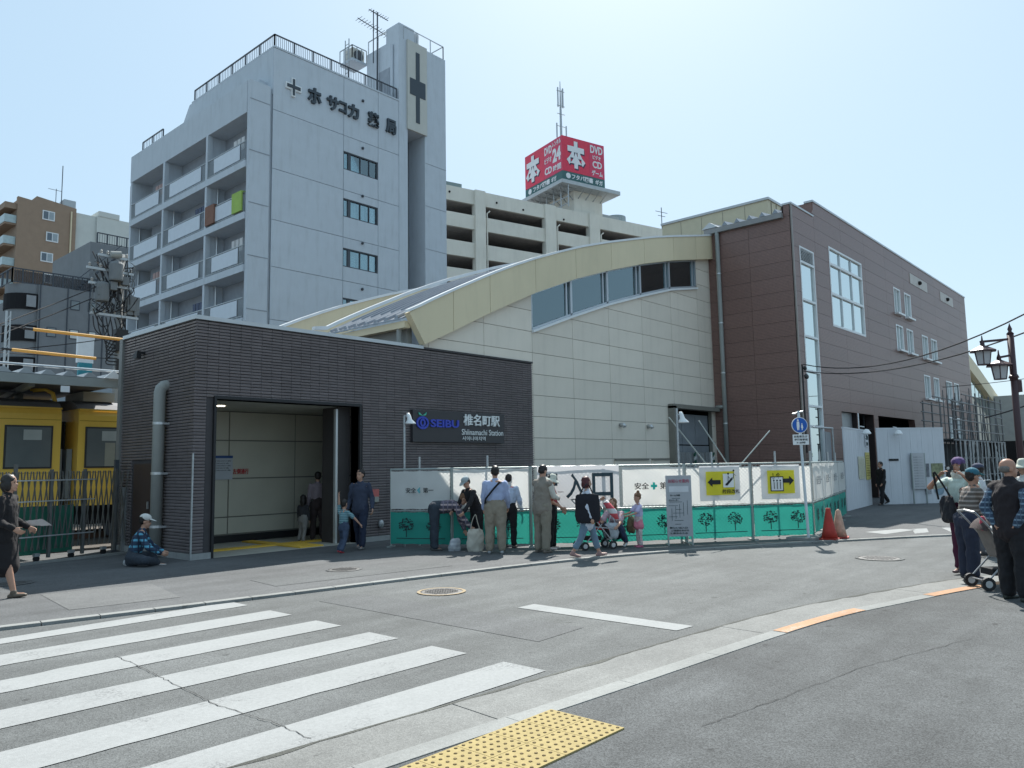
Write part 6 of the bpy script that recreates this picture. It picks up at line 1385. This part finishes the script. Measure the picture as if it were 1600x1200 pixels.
def person(label, loc, heading, H, shirt, pants, lean=0, side=0, head=(0, 0), LA=(5, 8, 15, 4), RA=(5, 8, 15, 4), LL=(2, 3, -2), RL=(-2, 3, -4), sleeve='long', skirt=None, hair=('short', HAIRK), hat=None, shoes=(.03, .03, .03), build=1.0, vest=None, hipz=None, skin=None, vox=.0115, child=False, coat=0, pant_end=1.0, curl=35, extra=None, twist=0, group=PPL, cat='person', pantw=1.0, baldness=False):
    k = H/1.7; skin = skin or SKIN; t = thing('person', label, cat, loc, R(heading-90), group); g = build
    V = Vector; leg = .245*H*(.93 if child else 1); shin = .238*H*(.93 if child else 1)
    hs = {-1: LL, 1: RL}; hw = .085*k*g
    feet = []
    for sd in (-1, 1):
        a = hs[sd]; feet.append((dirv(a[0], a[1], sd)*leg + dirv(a[2], a[3] if len(a) > 3 else a[1]*.5, sd)*shin).z)
    hz = (-min(feet)+.075*k) if hipz is None else hipz
    hip = V((0, 0, hz)); up_ = V((math.sin(R(side)), math.sin(R(lean)), math.cos(R(lean))*math.cos(R(side)))).normalized(); SX = V((math.cos(R(twist)), math.sin(R(twist)), 0)); SX = (SX-up_*SX.dot(up_)).normalized()
    FW = up_.cross(SX)*-1; FW = SX.cross(up_)*-1 if FW.y < 0 else FW
    tl = .30*H*(.97 if child else 1); waist = hip+up_*tl*.34; chest = hip+up_*tl*.75; neck = hip+up_*(tl+.03*k); shw = .175*k*g*(.88 if child else 1)
    hd = up_.lerp(V((0, 0, 1)), .65).normalized(); hr = (1.0 if not child else 1.22)*k
    hp, hy = R(head[0]), R(head[1]); hc = neck + hd*.155*hr + V((0, .018*hr, 0))
    Rh = Matrix.Rotation(hy, 3, 'Z') @ Matrix.Rotation(-hp, 3, 'X')
    HP = lambda x, y, z: hc + Rh @ V((x*hr, y*hr, z*hr))
    J = {'hip': hip, 'neck': neck, 'head': hc}
    # limbs
    limbs = {}
    for sd, arm in ((-1, LA), (1, RA)):
        sh = chest+up_*tl*.17+SX*sd*shw; el = sh+dirv(arm[0], arm[1], sd)*.168*H; wr_ = el+dirv(arm[2], arm[3], sd)*.145*H; limbs['a', sd] = (sh, el, wr_, (wr_-el).normalized())
        a = hs[sd]; hj = hip+SX*sd*hw; kn = hj+dirv(a[0], a[1], sd)*leg; an_ = kn+dirv(a[2], a[3] if len(a) > 3 else a[1]*.5, sd)*shin; limbs['l', sd] = (hj, kn, an_)
    # one continuous body
    b = MB(); W_ = lambda *q: [x*k*g for x in q]
    etube(b, [hip-up_*.03*k, waist, chest, chest+up_*tl*.2], W_(.15, .125, .155, .13), W_(.10, .09, .105, .07), SX)
    cap(b, neck-up_*.06*k, hc-Rh @ V((0, 0, .04*hr)), .052*k, .05*hr)
    def hell(b, x, y, z, rx, ry, rz, nu=14, nv=10):
        s = len(b.v); b.ell((0, 0, 0), rx*hr, ry*hr, rz*hr, nu, nv); b.v[s:] = [tuple(hc+Rh @ (V(v)+V((x, y, z))*hr)) for v in b.v[s:]]
    hell(b, 0, -.012, .03, .076, .096, .095, 18, 12); hell(b, 0, .022, -.045, .058, .070, .075, 16, 10)
    hell(b, 0, .093, -.022, .013, .020, .022, 8, 6); hell(b, 0, .075, -.062, .026, .02, .012, 8, 6); hell(b, 0, .068, -.098, .026, .022, .018, 8, 6)
    for sd in (-1, 1):
        hell(b, .076*sd, -.005, -.01, .010, .022, .033, 8, 8)
        sh, el, wr_, fd = limbs['a', sd]; cap(b, chest+up_*tl*.16+SX*sd*shw*.5, sh, .06*k*g, .052*k*g); cap(b, sh, el, .048*k*g, .038*k*g); cap(b, el, wr_, .040*k*g, .026*k*g)
        # hand: palm, four fingers, thumb
        inn = (V((-sd, 0, 0))+FW*.15); inn = (inn-fd*inn.dot(fd)); inn = inn.normalized() if inn.length > .2 else V((0, 0, -1)); sidev = fd.cross(inn).normalized(); pc_ = wr_+fd*.048*k
        etube(b, [wr_+fd*.015*k, wr_+fd*.075*k], [.030*k, .040*k], [.018*k, .016*k], sidev, 10)
        for f_ in range(4):
            o_ = sidev*(.031-.0207*f_)*k; st_ = wr_+fd*.088*k+o_; l1 = (.040, .046, .044, .034)[f_]*k; c1 = R(curl*(.8+.1*f_)); d1 = (fd*math.cos(c1)+inn*math.sin(c1)).normalized(); d2 = (fd*math.cos(c1*2.1)+inn*math.sin(c1*2.1)).normalized()
            cap(b, st_-fd*.01*k, st_+d1*l1, .0095*k, .0085*k, 8); cap(b, st_+d1*l1, st_+d1*l1+d2*l1*.8, .0085*k, .007*k, 8)
        ts = wr_+fd*.035*k+sidev*.030*k; td = (fd*.75+sidev*.5+inn*.45).normalized(); cap(b, ts, ts+td*.04*k, .012*k, .010*k, 8); cap(b, ts+td*.04*k, ts+td*.04*k+(td+inn*.5).normalized()*.028*k, .010*k, .008*k, 8)
        hj, kn, an_ = limbs['l', sd]; cap(b, hj, kn, .080*k*g, .052*k*g); sv = (an_-kn).normalized(); calf = kn+sv*shin*.3-FW*.012*k; etube(b, [kn, calf, an_], [.050*k*g, .053*k*g, .034*k], [.050*k*g, .053*k*g, .034*k], SX)
        fdv = (V((0, 1, 0))-sv*V((0, 1, 0)).dot(sv)*.5).normalized() if abs(sv.y) < .95 else V((0, 0, 1))
        if sv.z > -.5 and hipz is None: fdv = V((0, .6, -.8))
        cap(b, an_-fdv*.03*k-V((0, 0, .03*k)), an_+fdv*.13*k-V((0, 0, .045*k)), .03*k, .022*k); limbs['f', sd] = (an_, fdv)
    fuse(b, vox, 'body', skin, t, 2)
    e = MB()
    for sd in (-1, 1): hell(e, .031*sd, .079, .006, .0115, .008, .0055, 8, 6)
    e.build('eyes', M_eye, t, smooth=True); e = MB(); hell(e, 0, .093, -.062, .020, .006, .0045, 8, 6); e.build('mouth', M_lip, t, smooth=True)
    if not baldness:
        e = MB()
        for sd in (-1, 1): hell(e, .031*sd, .084, .026, .017, .006, .004, 8, 6)
        e.build('eyebrows', hair[1], t)
    # trousers / skirt
    pm = pants
    if skirt:
        l_, r_, ms_ = skirt; bb_ = MB(); bot_ = hip-V((0, 0, l_*H)); etube(bb_, [waist, hip, hip.lerp(bot_, .5), bot_], W_(.135, .165, .17+.5*r_, .17+r_), W_(.10, .125, .13+.5*r_, .13+r_), SX, 18); fuse(bb_, .016, 'skirt', ms_, t, 2, .010, 9)
    if pm:
        bb_ = MB(); w2 = pantw; etube(bb_, [hip-V((0, 0, .04*k)), hip+up_*.02*k, hip+up_*tl*.24], W_(.166, .178, .164), W_(.130, .134, .124), SX)
        for sd in (-1, 1):
            hj, kn, an_ = limbs['l', sd]; en = kn.lerp(an_, .94*pant_end); etube(bb_, [hj+V((0, 0, .02*k)), hj.lerp(kn, .5), kn], [.104*k*g*w2, .096*k*g*w2, .078*k*g*w2], [.112*k*g*w2, .100*k*g*w2, .078*k*g*w2], SX); etube(bb_, [kn, kn.lerp(en, .6), en], [.078*k*g*w2, .074*k*g*w2, .070*k*w2], [.078*k*g*w2, .076*k*g*w2, .074*k*w2], SX)
        fuse(bb_, .0125, 'trousers', pm, t, 1, .013, 12)
    # shirt
    def torso(infl, hem, nm, m_, slv, openf=0):
        bb_ = MB(); i_ = infl; tuck = coat == 0 and nm == 'shirt'; lo = hip+up_*tl*.06 if tuck else hip-up_*hem; hx, hy_ = (.135, .098) if tuck else (.192, .146)
        etube(bb_, [lo, waist, chest, chest+up_*tl*.19, chest+up_*tl*.30], [x+i_ for x in W_(hx, .164, .172, .142, .068)], [x+i_ for x in W_(hy_, .126, .124, .092, .06)], SX, 18)
        for sd in (-1, 1):
            sh, el, wr_, fd = limbs['a', sd]; cap(bb_, chest+up_*tl*.16+SX*sd*shw*.5, sh-V((0, 0, .01)), .066*k*g+i_, .060*k*g+i_)
            if slv == 'long': cap(bb_, sh, el, .064*k*g+i_, .058*k*g+i_); cap(bb_, el, el.lerp(wr_, .93), .058*k*g+i_, .043*k*g+i_)
            elif slv == 'short': cap(bb_, sh, sh.lerp(el, .70), .066*k*g+i_, .066*k*g+i_)
        return fuse(bb_, .0125, nm, m_, t, 1, .013, 13)
    torso(0, .02*k+coat, 'shirt', shirt, sleeve)
    if vest: torso(.016, .05*k, 'vest', vest, 'none')
    # hair
    kind, hm = hair
    if kind != 'none':
        bb_ = MB(); hell(bb_, 0, -.024, .045, .086, .098, .090, 18, 12)
        if kind == 'bob': hell(bb_, 0, -.045, -.03, .088, .075, .105, 16, 10); [hell(bb_, .068*sd, .0, -.03, .034, .050, .088, 10, 8) for sd in (-1, 1)]
        if kind == 'long': hell(bb_, 0, -.06, -.08, .080, .055, .17, 16, 10); [hell(bb_, .070*sd, .008, -.06, .030, .042, .12, 10, 8) for sd in (-1, 1)]
        if kind == 'bun': hell(bb_, 0, -.06, .145, .042, .042, .045); hell(bb_, 0, -.05, .0, .075, .06, .07)
        if kind == 'short': hell(bb_, 0, -.045, .0, .078, .066, .075)
        if kind == 'fringe': hell(bb_, 0, -.035, -.045, .062, .060, .045)
        fuse(bb_, .011, 'hair', hm, t, 1, .008, 30)
    elif baldness:
        bb_ = MB(); hell(bb_, 0, -.036, .004, .0815, .080, .060); fuse(bb_, .009, 'hair', HAIRG, t, 1, .003, 40)
    if hat:
        hk, hm, hm2 = hat; bb_ = MB()
        if hk == 'cap':
            hell(bb_, 0, -.012, .068, .090, .108, .078, 18, 12); o = fuse(bb_, .0105, 'cap', hm, t, 1)
            b2 = MB(); s = len(b2.v); pts = []
            ring_ = [(.082*math.sin(a), .07+.115*math.cos(a)*(1 if abs(a) < 1.5 else .2), .055-.02*math.cos(a)) for a in [R(-85+17*i) for i in range(11)]]
            inner = [(.080*math.sin(a), .05+.045*math.cos(a), .062) for a in [R(-85+17*i) for i in range(11)]]
            vs = [HP(*p) for p in ring_]+[HP(*p) for p in inner]; vs += [v+V((0, 0, .007)) for v in vs]; fs = []
            for i in range(10): fs += [(i, i+1, i+12, i+11), (22+i, 33+i, 34+i, 23+i), (i, 22+i, 23+i, i+1), (11+i, 12+i, 34+i, 33+i)]
            b2.add(vs, fs); b2.build('cap_peak', hm2, t)
        if hk == 'brim':
            s = len(bb_.v); bb_.lathe([(.0, .165), (.05, .16), (.082, .13), (.095, .06), (.10, .045), (.165, .015), (.185, -.012), (.18, -.016), (.10, .035), (.0, .03)], (0, 0, 0), 24); bb_.v[s:] = [tuple(hc+Rh @ (V(v)*hr)) for v in bb_.v[s:]]; bb_.build('hat', hm, t, smooth=True)
    # shoes
    sm_ = mat('shoe_%d_%d_%d' % tuple(int(c*99) for c in shoes), shoes, .5, .1)
    for sd in (-1, 1):
        an_, fdv = limbs['f', sd]; bb_ = MB(); lowv = V((0, 0, .05*k)); etube(bb_, [an_-fdv*.045*k-lowv, an_+fdv*.05*k-lowv*1.02, an_+fdv*.155*k-lowv*1.12], [.038*k, .045*k, .038*k], [.036*k, .034*k, .022*k], SX, 12); cap(bb_, an_, an_-lowv*.6, .044*k, .042*k); fuse(bb_, .011, 'shoe', sm_, t, 1)
    J['limbs'] = limbs; J['t'] = t; J['k'] = k; J['hip'] = hip; J['chest'] = chest; J['SX'] = SX; J['up'] = up_
    return J
RT, LT, AW, TC = -48, 132, 42, 222
jeans = cm('jeans', (.045, .065, .11)); jeansl = cm('jeans_light', (.13, .20, .27)); blackc = cm('black', (.012, .012, .014)); khaki = cm('khaki', (.24, .21, .165)); white_c = cm('white', (.60, .62, .66)); darkblue = cm('navy', (.02, .028, .055))
def bag_mesh(w_, d_, h_, m_, parent, name='bag_body', loc=(0, 0, 0), puff=.02, seed=1):
    b = MB(); etube(b, [(0, 0, .03), (0, 0, h_*.35), (0, 0, h_*.8), (0, 0, h_)], [w_*.45, w_*.5, w_*.46, w_*.40], [d_*.5, d_*.5, d_*.4, d_*.15], (1, 0, 0), 16); o = fuse(b, .014, name, m_, parent, 1, puff, 9); o.location = loc; return o
# 1 woman in black walking in from the left
p = person('woman in a black suit and skirt walking right at the left edge', (3.40, 12.50, .03), -40, 1.68, cm('black_suit', (.012, .011, .013)), None, skirt=(.26, .05, cm('black_suit', (.012, .011, .013))), coat=.06, LL=(-10, 2, -42), RL=(13, 2, 13), RA=(-5, 8, 62, 2), LA=(-5, 8, 60, 2), hair=('bob', HAIRK), shoes=(.10, .08, .06), vox=.0095)
pb = thing('paper_bag', 'white folded paper held by the woman in black', 'paper', (3.64, 12.32, 1.00), R(-48)); cloth(.34, 0, .20, 0, .03, 90, 8, 6).build('sheet', white_c, pb, smooth=True).rotation_euler = (R(65), 0, 0)
# 2 man sitting cross-legged
p = person('man in a white cap and blue checked jacket sitting cross legged by the pipe', (5.98, 14.62, .03), -30, 1.66, cm('blue_check', (.025, .05, .09), pattern=plaid(9, (.10, .33, .47), (.02, .03, .06))), cm('dark_jeans', (.03, .04, .055)), lean=18, hipz=.13, LL=(92, 48, 40, -62), RL=(88, 48, 60, -66), LA=(30, 14, 62, -15), RA=(30, 14, 62, -15), head=(12, 0), hair=('short', HAIRK), hat=('cap', cm('cap_white', (.55, .55, .53)), cm('cap_white', (.55, .55, .53))), shoes=(.45, .42, .40), vox=.0105)
bag = thing('plastic_bag', 'crumpled white bag behind the sitting man', 'bag', (5.95, 14.75, .03)); bag_mesh(.17, .13, .10, cm('bag_grey', (.40, .42, .43)), bag)
# 3 boy with raised arm
person('small boy in a striped teal shirt raising one arm', (9.55, 13.2, .03), 20, 1.10, cm('teal_stripe', (.20, .33, .36), pattern=stripes_z(28, (.07, .16, .19))), jeans, child=True, LA=(165, 15, 172, 8), RA=(20, 45, 30, 30), LL=(18, 4, -30), RL=(-15, 4, -35), sleeve='short', hair=('short', HAIRK), shoes=(.35, .04, .05))
# 4 man in denim jacket
person('man in a dark denim jacket striding beside the entrance pillar', (10.15, 13.45, .03), 215, 1.66, cm('denim', (.035, .045, .075)), darkblue, LL=(14, 1, 8), RL=(-10, 1, -24), LA=(-10, 14, 25, 10), RA=(-5, 12, 20, 8), coat=.02, hair=('short', HAIRK), shoes=(.18, .17, .17), head=(0, -20))
# 5, 6 inside the entrance
person('adult in a grey pink top standing inside the entrance', (10.75, 15.9, .03), 60, 1.60, cm('mauve', (.22, .18, .20)), cm('brown_dark', (.035, .025, .025)), hair=('short', HAIRK), vox=.014)
person('long haired child in a dark top inside the entrance', (10.35, 15.9, .03), 30, 1.10, cm('dark_child', (.03, .03, .035)), cm('grey_leg', (.22, .21, .20)), child=True, hair=('long', HAIRK), LL=(12, 3, -18), RL=(-10, 3, -20), vox=.014)
# 7 bending person in plaid
p7 = person('person in a plaid shirt and dark jeans bending far forward', (10.80, 11.85, .03), RT, 1.62, cm('plaid_red', (.06, .055, .08), pattern=plaid(10, (.34, .27, .27), (.16, .14, .18))), cm('dark_jeans', (.03, .04, .055)), lean=86, build=1.12, LL=(-3, 4, -2), RL=(2, 4, 0), LA=(12, 4, 22, 2), RA=(30, 4, 42, 2), head=(45, 0), coat=.0, hair=('short', HAIRB), shoes=(.05, .05, .05))
# 8 person in black with grey hat
p8 = person('person in black with a grey hat leaning behind the bending person', (11.42, 11.25, .03), 175, 1.52, blackc, cm('black_trousers', (.014, .014, .017)), lean=30, LA=(30, 5, 45, 0), RA=(25, 5, 50, 0), head=(35, 0), pant_end=.55, hat=('cap', cm('hat_grey', (.30, .35, .36)), cm('hat_grey', (.30, .35, .36))), shoes=(.50, .50, .50))
wb_ = thing('shopping_bag', 'crumpled white bag on the pavement behind the bending person', 'bag', (10.98, 11.45, .03)); bag_mesh(.30, .22, .22, cm('bag_pale', (.45, .47, .49), pattern=stripes_z(12, (.33, .35, .38))), wb_)
tb_ = thing('tote_bag', 'upright off white tote bag beside the man in the light blue shirt', 'bag', (11.12, 11.0, .03), R(-48)); bag_mesh(.36, .16, .42, cm('canvas', (.46, .44, .38)), tb_)
b = MB()
for y in (-.03, .03): b.tube(catmull([(-.10, y, .40), (-.07, y, .58), (0, y, .72), (.04, y, .58), (.09, y, .40)], 5), .008, 6)
b.build('bag_handle', cm('canvas2', (.42, .40, .34)), tb_)
# 9 man in light blue shirt seen from behind
p9 = person('man in a light blue shirt and beige trousers seen from behind', (11.12, 10.45, .03), 38, 1.66, cm('pale_blue', (.34, .40, .58)), khaki, LA=(8, 9, 25, 3), RA=(12, 9, 35, 0), head=(8, 10), build=1.10, hair=('short', HAIRK), shoes=(.30, .31, .32), pantw=1.15)
b = MB(); b.tube([Vector((.15, .10, 1.36)), Vector((.10, -.155, 1.36)), Vector((-.03, -.185, 1.22)), Vector((-.17, -.15, 1.05)), Vector((-.20, -.02, .95))], .02, 6); b.build('shoulder_strap', blackc, p9['t'])
person('person in a pale blue shirt half hidden behind the light blue shirt man', (12.02, 10.90, .03), 20, 1.50, cm('pale_blue2', (.38, .46, .58)), blackc, hair=('short', HAIRK), shoes=(.05, .04, .04), RA=(10, 14, 20, 8))
# 11 man in beige vest
p11 = person('man in a beige vest and khaki trousers looking down at his phone', (11.70, 9.75, .03), 0, 1.66, cm('off_white', (.50, .49, .44)), cm('khaki2', (.22, .20, .16)), vest=cm('vest_beige', (.215, .19, .16)), LA=(15, 8, 85, -22), RA=(18, 8, 80, -18), head=(28, 0), lean=3, hair=('short', HAIRK), shoes=(.14, .12, .10), pantw=1.12, build=1.03)
ph_ = thing('phone', 'dark phone in the hands of the man in the beige vest', 'phone', (12.13, 9.62, 1.17), R(0)); MB().box(-.03, -.05, 0, .03, .05, .012).build('case', M_black, ph_)
# 12 woman in cream hat
person('woman in a cream brimmed hat, red patterned top and black trousers', (12.28, 9.98, .03), -60, 1.46, cm('red_pattern', (.34, .06, .06), var=.5, scale=26), blackc, LA=(15, 5, 40, -8), RA=(12, 8, 60, -5), head=(18, 0), sleeve='short', hair=('bob', HAIRK), hat=('brim', cm('hat_cream', (.50, .52, .45)), None), shoes=(.55, .50, .48))
# 13 walking lady
p13 = person('woman with maroon hair and white blouse walking right with a black bag', (11.62, 8.62, .035), RT, 1.47, cm('blouse', (.50, .54, .62)), jeansl, coat=.14, LL=(20, 2, 16), RL=(-16, 2, -30), LA=(20, 5, 120, -20), RA=(-5, 14, 20, 6), head=(5, 0), hair=('bob', HAIRM), shoes=(.28, .17, .16), pant_end=.72, sleeve='long', pantw=.95)
sb = thing('shoulder_bag', 'large square black bag on the walking woman with maroon hair', 'bag', Vector((11.62, 8.62, .035)) + Vector((math.cos(R(222)), math.sin(R(222)), 0))*.19, R(-48))
b = MB(); etube(b, [(0, 0, .66), (0, 0, .75), (0, 0, 1.02), (0, 0, 1.12)], [.22, .235, .225, .21], [.06, .075, .06, .03], (1, 0, 0), 20); fuse(b, .013, 'bag_body', cm('bag_black', (.012, .012, .018)), sb, 1, .008, 8)
b = MB(); b.tube(catmull([(-.15, 0, 1.1), (-.05, .03, 1.27), (.04, .12, 1.30), (.12, .02, 1.1)], 5), .012, 6); b.build('bag_handle', blackc, sb)
fl_ = thing('folded_umbrella', 'red and white folded bundle in front of the walking woman', 'umbrella', (12.0, 8.32, .80), R(-48)); b = MB(); b.tube([(-.12, 0, .22), (.02, 0, .02), (.1, 0, -.12)], [.05, .075, .03], 10); b.build('cover', cm('umb', (.50, .08, .10), pattern=stripes_z(5, (.55, .55, .56), .45)), fl_, smooth=True)
# strollers
def stroller(label, loc, rz, hood, seat, child=True, s=1.0):
    t = thing('stroller', label, 'stroller', loc, rz)
    fr = mat('stroller_frame', (.33, .34, .35), .4, metal=.5)
    b = MB()
    for y in (-.2, .2): b.tube([(-.42, y, .98), (-.30, y, .85), (.28, y, .14)], .013, 8); b.tube([(.05, y, .50), (-.32, y, .12)], .012, 8); b.tube([(-.1, y, .45), (.30, y, .40)], .012, 8)
    b.tube([(-.42, -.2, .98), (-.44, 0, 1.0), (-.42, .2, .98)], .015, 8); b.tube([(-.32, -.2, .12), (-.32, .2, .12)], .01, 6); b.tube([(.28, -.2, .14), (.28, .2, .14)], .01, 6); b.build('frame', fr, t)
    for x in (-.32, .28):
        for y in (-.2, .2): b = MB(); b.tube([(x, y-.02, .085), (x, y+.02, .085)], .085, 16); w_ = b.build('wheel', M_black, t); b = MB(); b.tube([(x, y-.024, .085), (x, y+.024, .085)], .045, 12); b.build('hub', M_alu, w_)
    b = MB(); etube(b, [(-.22, 0, .75), (-.10, 0, .42), (.22, 0, .38)], [.16]*3, [.03]*3, (0, 1, 0), 12); fuse(b, .014, 'seat', seat, t, 1, .006)
    b = MB(); 
    vs = []; fs = []
    for i in range(9):
        a = R(-15+15*i)
        for j in range(9): y = -.2+.05*j; r_ = .27*(1-.25*(abs(y)/.2)**3); vs.append((-.1+r_*math.sin(a-.9), y, .66+r_*math.cos(a-.9)))
    for i in range(8):
        for j in range(8): q = i*9+j; fs.append((q, q+1, q+10, q+9))
    b.add(vs, fs); b.build('hood', hood, t, smooth=True)
    MB().box(-.22, -.14, .18, .06, .14, .26).build('basket', blackc, t)
    return t
s1 = stroller('red and black stroller behind the walking woman', (12.75, 9.25, .03), R(-30), cm('hood_black', (.02, .02, .024)), cm('seat_red', (.36, .03, .03)))
person('toddler with light brown hair in the red stroller', (12.80, 9.22, .40), -60, .80, cm('toddler_red', (.36, .05, .05)), blackc, child=True, hipz=.09, LL=(70, 8, 10), RL=(70, 8, 10), hair=('short', HAIRB), vox=.012, shoes=(.3, .3, .3))
# crouching woman and girl
p14 = person('crouching woman with light brown hair and pink top holding a plastic bag', (13.52, 9.25, .03), 195, 1.55, cm('pink_top', (.50, .36, .40)), cm('jeans_dark', (.03, .045, .09)), lean=25, hipz=.28, LL=(110, 14, -38), RL=(112, 12, -40), LA=(50, 8, 75, 5), RA=(48, 8, 80, 8), head=(-2, 0), sleeve='short', hair=('long', HAIRB), shoes=(.50, .50, .50))
kb = thing('shoulder_bag', 'khaki brown bag at the hip of the crouching woman', 'bag', (13.62, 8.98, .33)); bag_mesh(.26, .16, .28, cm('bag_khaki', (.15, .12, .07)), kb)
pbg = thing('plastic_bag', 'white plastic carrier bag hanging from the crouching woman\'s hands', 'bag', (13.12, 9.12, .25), R(-48)); bag_mesh(.34, .16, .26, mat('film_white', (.55, .60, .64), .35, .05, 8, trans=.3), pbg); b = MB(); b.tube(catmull([(-.07, 0, .25), (-.01, 0, .42), (.02, 0, .42), (.08, 0, .25)], 4), .012, 6); b.build('bag_handle', mat('film_white', (.55, .60, .64)), pbg)
p15 = person('small girl with a hair bun, lilac shirt and pink skirt', (13.55, 8.75, .03), 150, 1.08, cm('lilac', (.45, .43, .62)), cm('leggings', (.50, .42, .42), var=.3, scale=40), child=True, skirt=(.10, .03, cm('pink_skirt', (.55, .19, .25))), LA=(40, 5, 75, -8), RA=(42, 5, 78, -8), sleeve='short', hair=('bun', HAIRB), shoes=(.42, .10, .18), head=(12, 0), pantw=.8)
# right hand group
p16 = person('woman in a white top raising a camera with both arms', (13.02, 2.80, .034), 165, 1.66, cm('white_top', (.50, .60, .55)), cm('plum', (.07, .012, .035)), vest=None, LA=(66, 38, 172, -44), RA=(66, 38, 172, -44), head=(-8, 0), sleeve='short', hair=('bob', HAIRK), shoes=(.10, .06, .06), skin=SKINR, vox=.0095, pantw=.9)
b = MB(); etube(b, [(0, 0, 1.44), (0, 0, 1.52)], [.11, .08], [.10, .08], (1, 0, 0)); fuse(b, .012, 'scarf', cm('scarf_white', (.60, .63, .58)), p16['t'], 1, .02, 20)
b = MB(); b.ell(p16['head']+Vector((0, -.02, .06)), .095, .105, .08); fuse(b, .011, 'headscarf', cm('purple_scarf', (.10, .06, .16), var=.5, scale=20), p16['t'], 1, .006, 20)
cam_ = thing('compact_camera', 'compact camera held up by the woman in the white top', 'camera', Vector((13.02, 2.80, 1.56))+Vector((math.cos(R(165)), math.sin(R(165)), 0))*.26, R(75)); MB().box(-.055, -.012, -.03, .055, .012, .03).build('camera_body', M_black, cam_); b = MB(); b.tube([(0, .012, 0), (0, .035, 0)], .02, 12); b.build('lens', M_alu, cam_)
cb2 = thing('shoulder_bag', 'black shoulder bag hanging at the side of the camera woman', 'bag', Vector((13.02, 2.80, .80))+Vector((math.cos(R(150)), math.sin(R(150)), 0))*.26, R(40)); bag_mesh(.40, .14, .34, cm('bag_black2', (.015, .015, .02)), cb2); b = MB(); b.tube(catmull([(-.12, 0, .32), (.02, .06, .56), (.10, .12, .70), (.15, .05, .3)], 4), .014, 6); b.build('bag_handle', blackc, cb2)
p17 = person('older woman in a teal cap and brown striped sweater leaning to the stroller', (12.42, 2.62, .034), -42, 1.52, cm('striped_sweater', (.10, .085, .075), pattern=stripes_z(16, (.27, .24, .22), .4)), cm('navy_trousers', (.022, .028, .05)), lean=14, LA=(25, 5, 48, -6), RA=(28, 5, 52, -4), head=(6, 0), hair=('short', HAIRK), hat=('cap', cm('cap_teal', (.03, .13, .18)), cm('cap_peak_teal', (.05, .22, .27))), shoes=(.03, .03, .04), skin=SKINR, vox=.0095, pantw=1.22, build=1.03)
p18 = person('bald older man in a black vest and blue plaid shirt, hands behind his back', (10.88, 1.82, .034), -28, 1.64, cm('blue_plaid', (.035, .06, .10), pattern=plaid(16, (.17, .25, .33), (.08, .12, .18), .3)), cm('black_trousers', (.014, .014, .017)), vest=cm('vest_black', (.018, .014, .017)), LA=(-22, 16, -5, -35), RA=(-22, 16, -5, -35), head=(0, -28), hair=('none', HAIRG), baldness=True, shoes=(.03, .035, .03), skin=mat('skin_ruddy', (.40, .22, .155), .5, .06, 12), vox=.0085, pantw=1.22, build=1.12)
s2 = stroller('dark stroller with small wheels between the cap woman and bald man', (11.75, 2.10, .034), R(-50), cm('hood_brown', (.055, .04, .04)), cm('seat_grey', (.18, .17, .16)))
person('small child in grey clothes sitting in the dark stroller', (11.78, 2.06, .44), -50, .82, cm('child_grey', (.20, .18, .17)), cm('grey_leg', (.22, .21, .20)), child=True, hipz=.09, LL=(65, 8, 5), RL=(65, 8, 5), hair=('short', HAIRK), vox=.012, shoes=(.03, .03, .03))
rc = thing('cloth_bundle', 'small red and white cloth hanging on the dark stroller handle', 'cloth', (11.52, 2.25, .80), R(-50)); b = MB(); etube(b, [(0, 0, 0), (0, 0, .14)], [.05, .03], [.03, .02], (1, 0, 0)); fuse(b, .01, 'cloth_fold', cm('red_cloth', (.45, .06, .10)), rc, 1, .01, 20)
person('person in a white shirt behind the bald man', (15.6, 3.05, .034), 100, 1.55, cm('white2', (.55, .56, .58)), cm('grey_trousers', (.10, .10, .11)), hair=('short', HAIRK), hat=('cap', cm('cap_dark', (.05, .06, .10)), cm('cap_dark', (.05, .06, .10))), vox=.013)
person('person in a wide pale sun hat at the right edge of the picture', (15.9, 2.42, .034), 150, 1.60, cm('white3', (.55, .56, .55)), cm('grey_trousers', (.10, .10, .11)), hair=('bob', HAIRK), hat=('brim', cm('hat_cream', (.50, .52, .45)), None), vox=.013)
person('person in black clothes walking left past the gap in the hoarding', (30.72, 9.18, .03), 150, 1.60, blackc, blackc, LL=(14, 2, 6), RL=(-16, 2, -38), LA=(10, 8, 30, 0), RA=(-10, 8, 20, 0), hair=('short', HAIRK), vox=.016)
finish_fuse()
